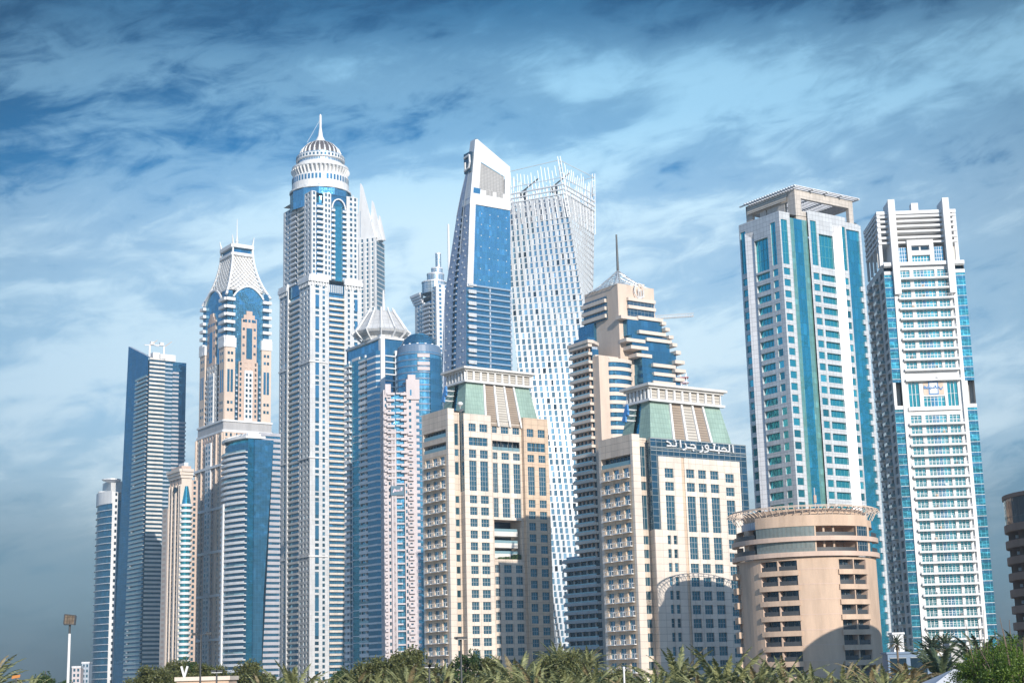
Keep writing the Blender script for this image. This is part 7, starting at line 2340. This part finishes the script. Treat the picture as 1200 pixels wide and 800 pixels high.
# tent with a grey canvas roof
def tent():
    a = at(1118, 783, 74)
    r = thing('tent', 'grey canvas tent roof at the bottom right among palms', 'tent', (a.x, 74, 0))
    zt = a.z; ze = zt - 1.25; w = 2.7
    m = MB(); ap = (0, 0, zt); ns = 4
    cs = [(-w, -w), (w, -w), (w, w), (-w, w)]
    for i in range(4):
        p, q = Vector((*cs[i], ze)), Vector((*cs[(i + 1) % 4], ze)); rows_ = []
        for k in range(7):
            t = k / 6; row = []
            for j in range(7):
                b = p.lerp(q, j / 6); v = b.lerp(Vector(ap), t); v.z = ze + (zt - ze) * t ** 1.1 - .12 * math.sin(math.pi * j / 6) * (1 - t); row.append(tuple(v))
            rows_.append(row)
        m.loft(rows_, M['canvas'], closed=False)
        m.quad(tuple(p), tuple(q), (q.x, q.y, ze - .35), (p.x, p.y, ze - .35), M['canvas'])
    m.build('canopy', r)
    for c_ in cs:
        k = MB(); k.tube((*c_, 0), (*c_, ze), .05, M['steel'], 8); k.build('pole', r)
tent()

# kiosk with the white letter on its roof
def kiosk():
    a, b = at(207, 793, 140), at(268, 792, 140)
    r = thing('kiosk', 'flat-roofed beige kiosk with a white V on its roof', 'kiosk', ((a.x + b.x) / 2, 140, 0))
    w = b.x - a.x; h = a.z
    m = MB(); m.box(-w / 2, w / 2, 0, 4, 0, h - .35, M['sand']); m.build('wall', r)
    c = MB(); c.box(-w / 2 - .15, w / 2 + .15, -.2, 4.2, h - .347, h, M['beigelite']); c.build('roof', r)
    for f0, f1 in ((-.38, -.06), (.18, .44)):
        d = MB(); d.box(w * f0, w * f1, -.03, -.003, .8, h - .6, M['gdark']); d.box(w * f0 - .08, w * f1 + .08, -.16, -.033, h - .72, h - .6, M['beigelite']); d.build('window', r)
    v = MB(); x = -w / 2 + .62
    v.bar((x - .28, .3, h + .95), (x, .3, h), .17, .17, M['white']); v.bar((x + .28, .3, h + .95), (x, .3, h), .17, .17, M['white']); v.build('roof_letter', r)
kiosk()

# ------------------------------------------------------------------ lamps
def floodlight():
    p = at(81.5, 742, 75); z = p.z
    r = thing('floodlight', 'square floodlight on a tall white pole at far left', 'floodlight', (p.x, 75, 0))
    m = MB(); m.tube((0, 0, 0), (0, 0, z), .085, M['white'], 12, .06); m.build('pole', r)
    m = MB(); m.tube((0, 0, z), (0, 0, z + .42), .05, M['dark'], 10); m.bar((-.26, -.02, z + .44), (.26, -.02, z + .44), .06, .06, M['dark'])
    for s_ in (-.26, .26): m.bar((s_, -.02, z + .42), (s_, -.02, z + .72), .045, .045, M['dark'])
    m.build('bracket', r)
    m = MB()
    zc = z + .66
    q = [(-.24, -.20, zc - .20), (.26, -.16, zc - .24), (.24, .06, zc + .20), (-.27, .02, zc + .26)]
    m.poly(q, M['lampglass']); back = [(x, y + .22, zz2 - .02) for x, y, zz2 in q]; m.poly(back[::-1], M['dark'])
    for i in range(4): m.quad(q[i], q[(i + 1) % 4], back[(i + 1) % 4], back[i], M['dark'])
    for i in range(4): m.bar(q[i], q[(i + 1) % 4], .05, .05, M['dark'])
    m.build('lamp_head', r)
M['lampglass'] = wall_mat('amber_lamp_glass', (0.20, 0.15, 0.10), 0.25, 0.25, (0.12, 0.2, 0.015), 0.3, 3.0)
floodlight()
def street_lamp(px, py, Y, label, arms, mat, head):
    p = at(px, py, Y); z = p.z
    r = thing('street_lamp', label, 'street lamp', (p.x, Y, 0), 0, 'street lamps among the trees')
    m = MB(); m.tube((0, 0, 0), (0, 0, z), .09, mat, 10, .06); m.lathe(0, 0, [(.16, 0), (.16, .5), (.09, .6)], 12, mat); m.build('pole', r)
    for dx, dy in arms:
        a = MB(); a.bar((0, 0, z - .05), (dx * .8, dy, z + .05), .045, .045, mat); a.build('arm', r)
        h = MB(); h.hexa([(dx * .8 - .22, dy - .13), (dx * .8 + .22, dy - .13), (dx * .8 + .22, dy + .13), (dx * .8 - .22, dy + .13)], z, z + .14, mat); h.box(dx * .8 - .18, dx * .8 + .18, dy - .10, dy + .10, z - .05, z - .002, head); h.build('lamp_head', r)
street_lamp(235.5, 743, 120, 'tall dark lamp with two arms in front of the kiosk', ((-.6, 0), (.75, 0)), M['dark'], M['dark'])
street_lamp(254, 787, 110, 'short lamp with two pale heads in front of the kiosk', ((-.22, 0), (.25, 0)), M['dark'], M['white'])
street_lamp(540, 748, 105, 'dark lamp with a cluster of heads before the left hotel', ((-.28, 0), (.28, 0), (0, .25), (0, -.25)), M['dark'], M['concrete'])
street_lamp(503, 781, 100, 'low lamp with small white head by the olive trees', ((-.12, 0), (.2, 0)), M['dark'], M['white'])
def post():
    p = at(731, 783, 100); r = thing('post', 'thin white post standing below the right hotel wing', 'post', (p.x, 100, 0))
    m = MB(); m.tube((0, 0, 0), (0, 0, p.z), .06, M['white'], 8); m.build('shaft', r); c = MB(); c.lathe(0, 0, [(.08, p.z + .001), (.08, p.z + .1), (.01, p.z + .14)], 8, M['white']); c.build('cap', r)
post()
def small_sign():
    p = at(19, 794, 60); r = thing('sign_post', 'small orange signboard on a post at the far left bottom', 'sign', (p.x, 60, 0))
    m = MB(); m.tube((0, 0, 0), (0, 0, p.z), .03, M['dark'], 8); m.build('post', r)
    b = MB(); b.poly([(-.17, -.04, p.z - .02), (.15, -.04, p.z + .02), (.17, -.04, p.z + .13), (-.14, -.04, p.z + .09)], M['orangepaint']); b.poly([(-.14, .0, p.z + .09), (.17, .0, p.z + .13), (.15, .0, p.z + .02), (-.17, .0, p.z - .02)], M['dark']); b.build('board', r)
M['orangepaint'] = wall_mat('orange_paint', (0.5, 0.20, 0.05), 0.6, 0.1)
small_sign()
# ------------------------------------------------------------------ the air
hm = bpy.data.materials.new('haze_air'); hm.use_nodes = True
hn = hm.node_tree; hn.nodes.clear()
ho = hn.nodes.new('ShaderNodeOutputMaterial'); hv = hn.nodes.new('ShaderNodeVolumePrincipled')
hv.inputs['Color'].default_value = (0.55, 0.80, 1.0, 1)
hv.inputs['Density'].default_value = HAZE_DENSITY
hv.inputs['Anisotropy'].default_value = 0.0
hn.links.new(hv.outputs[0], ho.inputs['Volume'])
m = MB(); m.box(-900, 900, -60, 1700, -1, 440, hm)
hz_o = m.build('haze'); hz_o['kind'] = 'stuff'
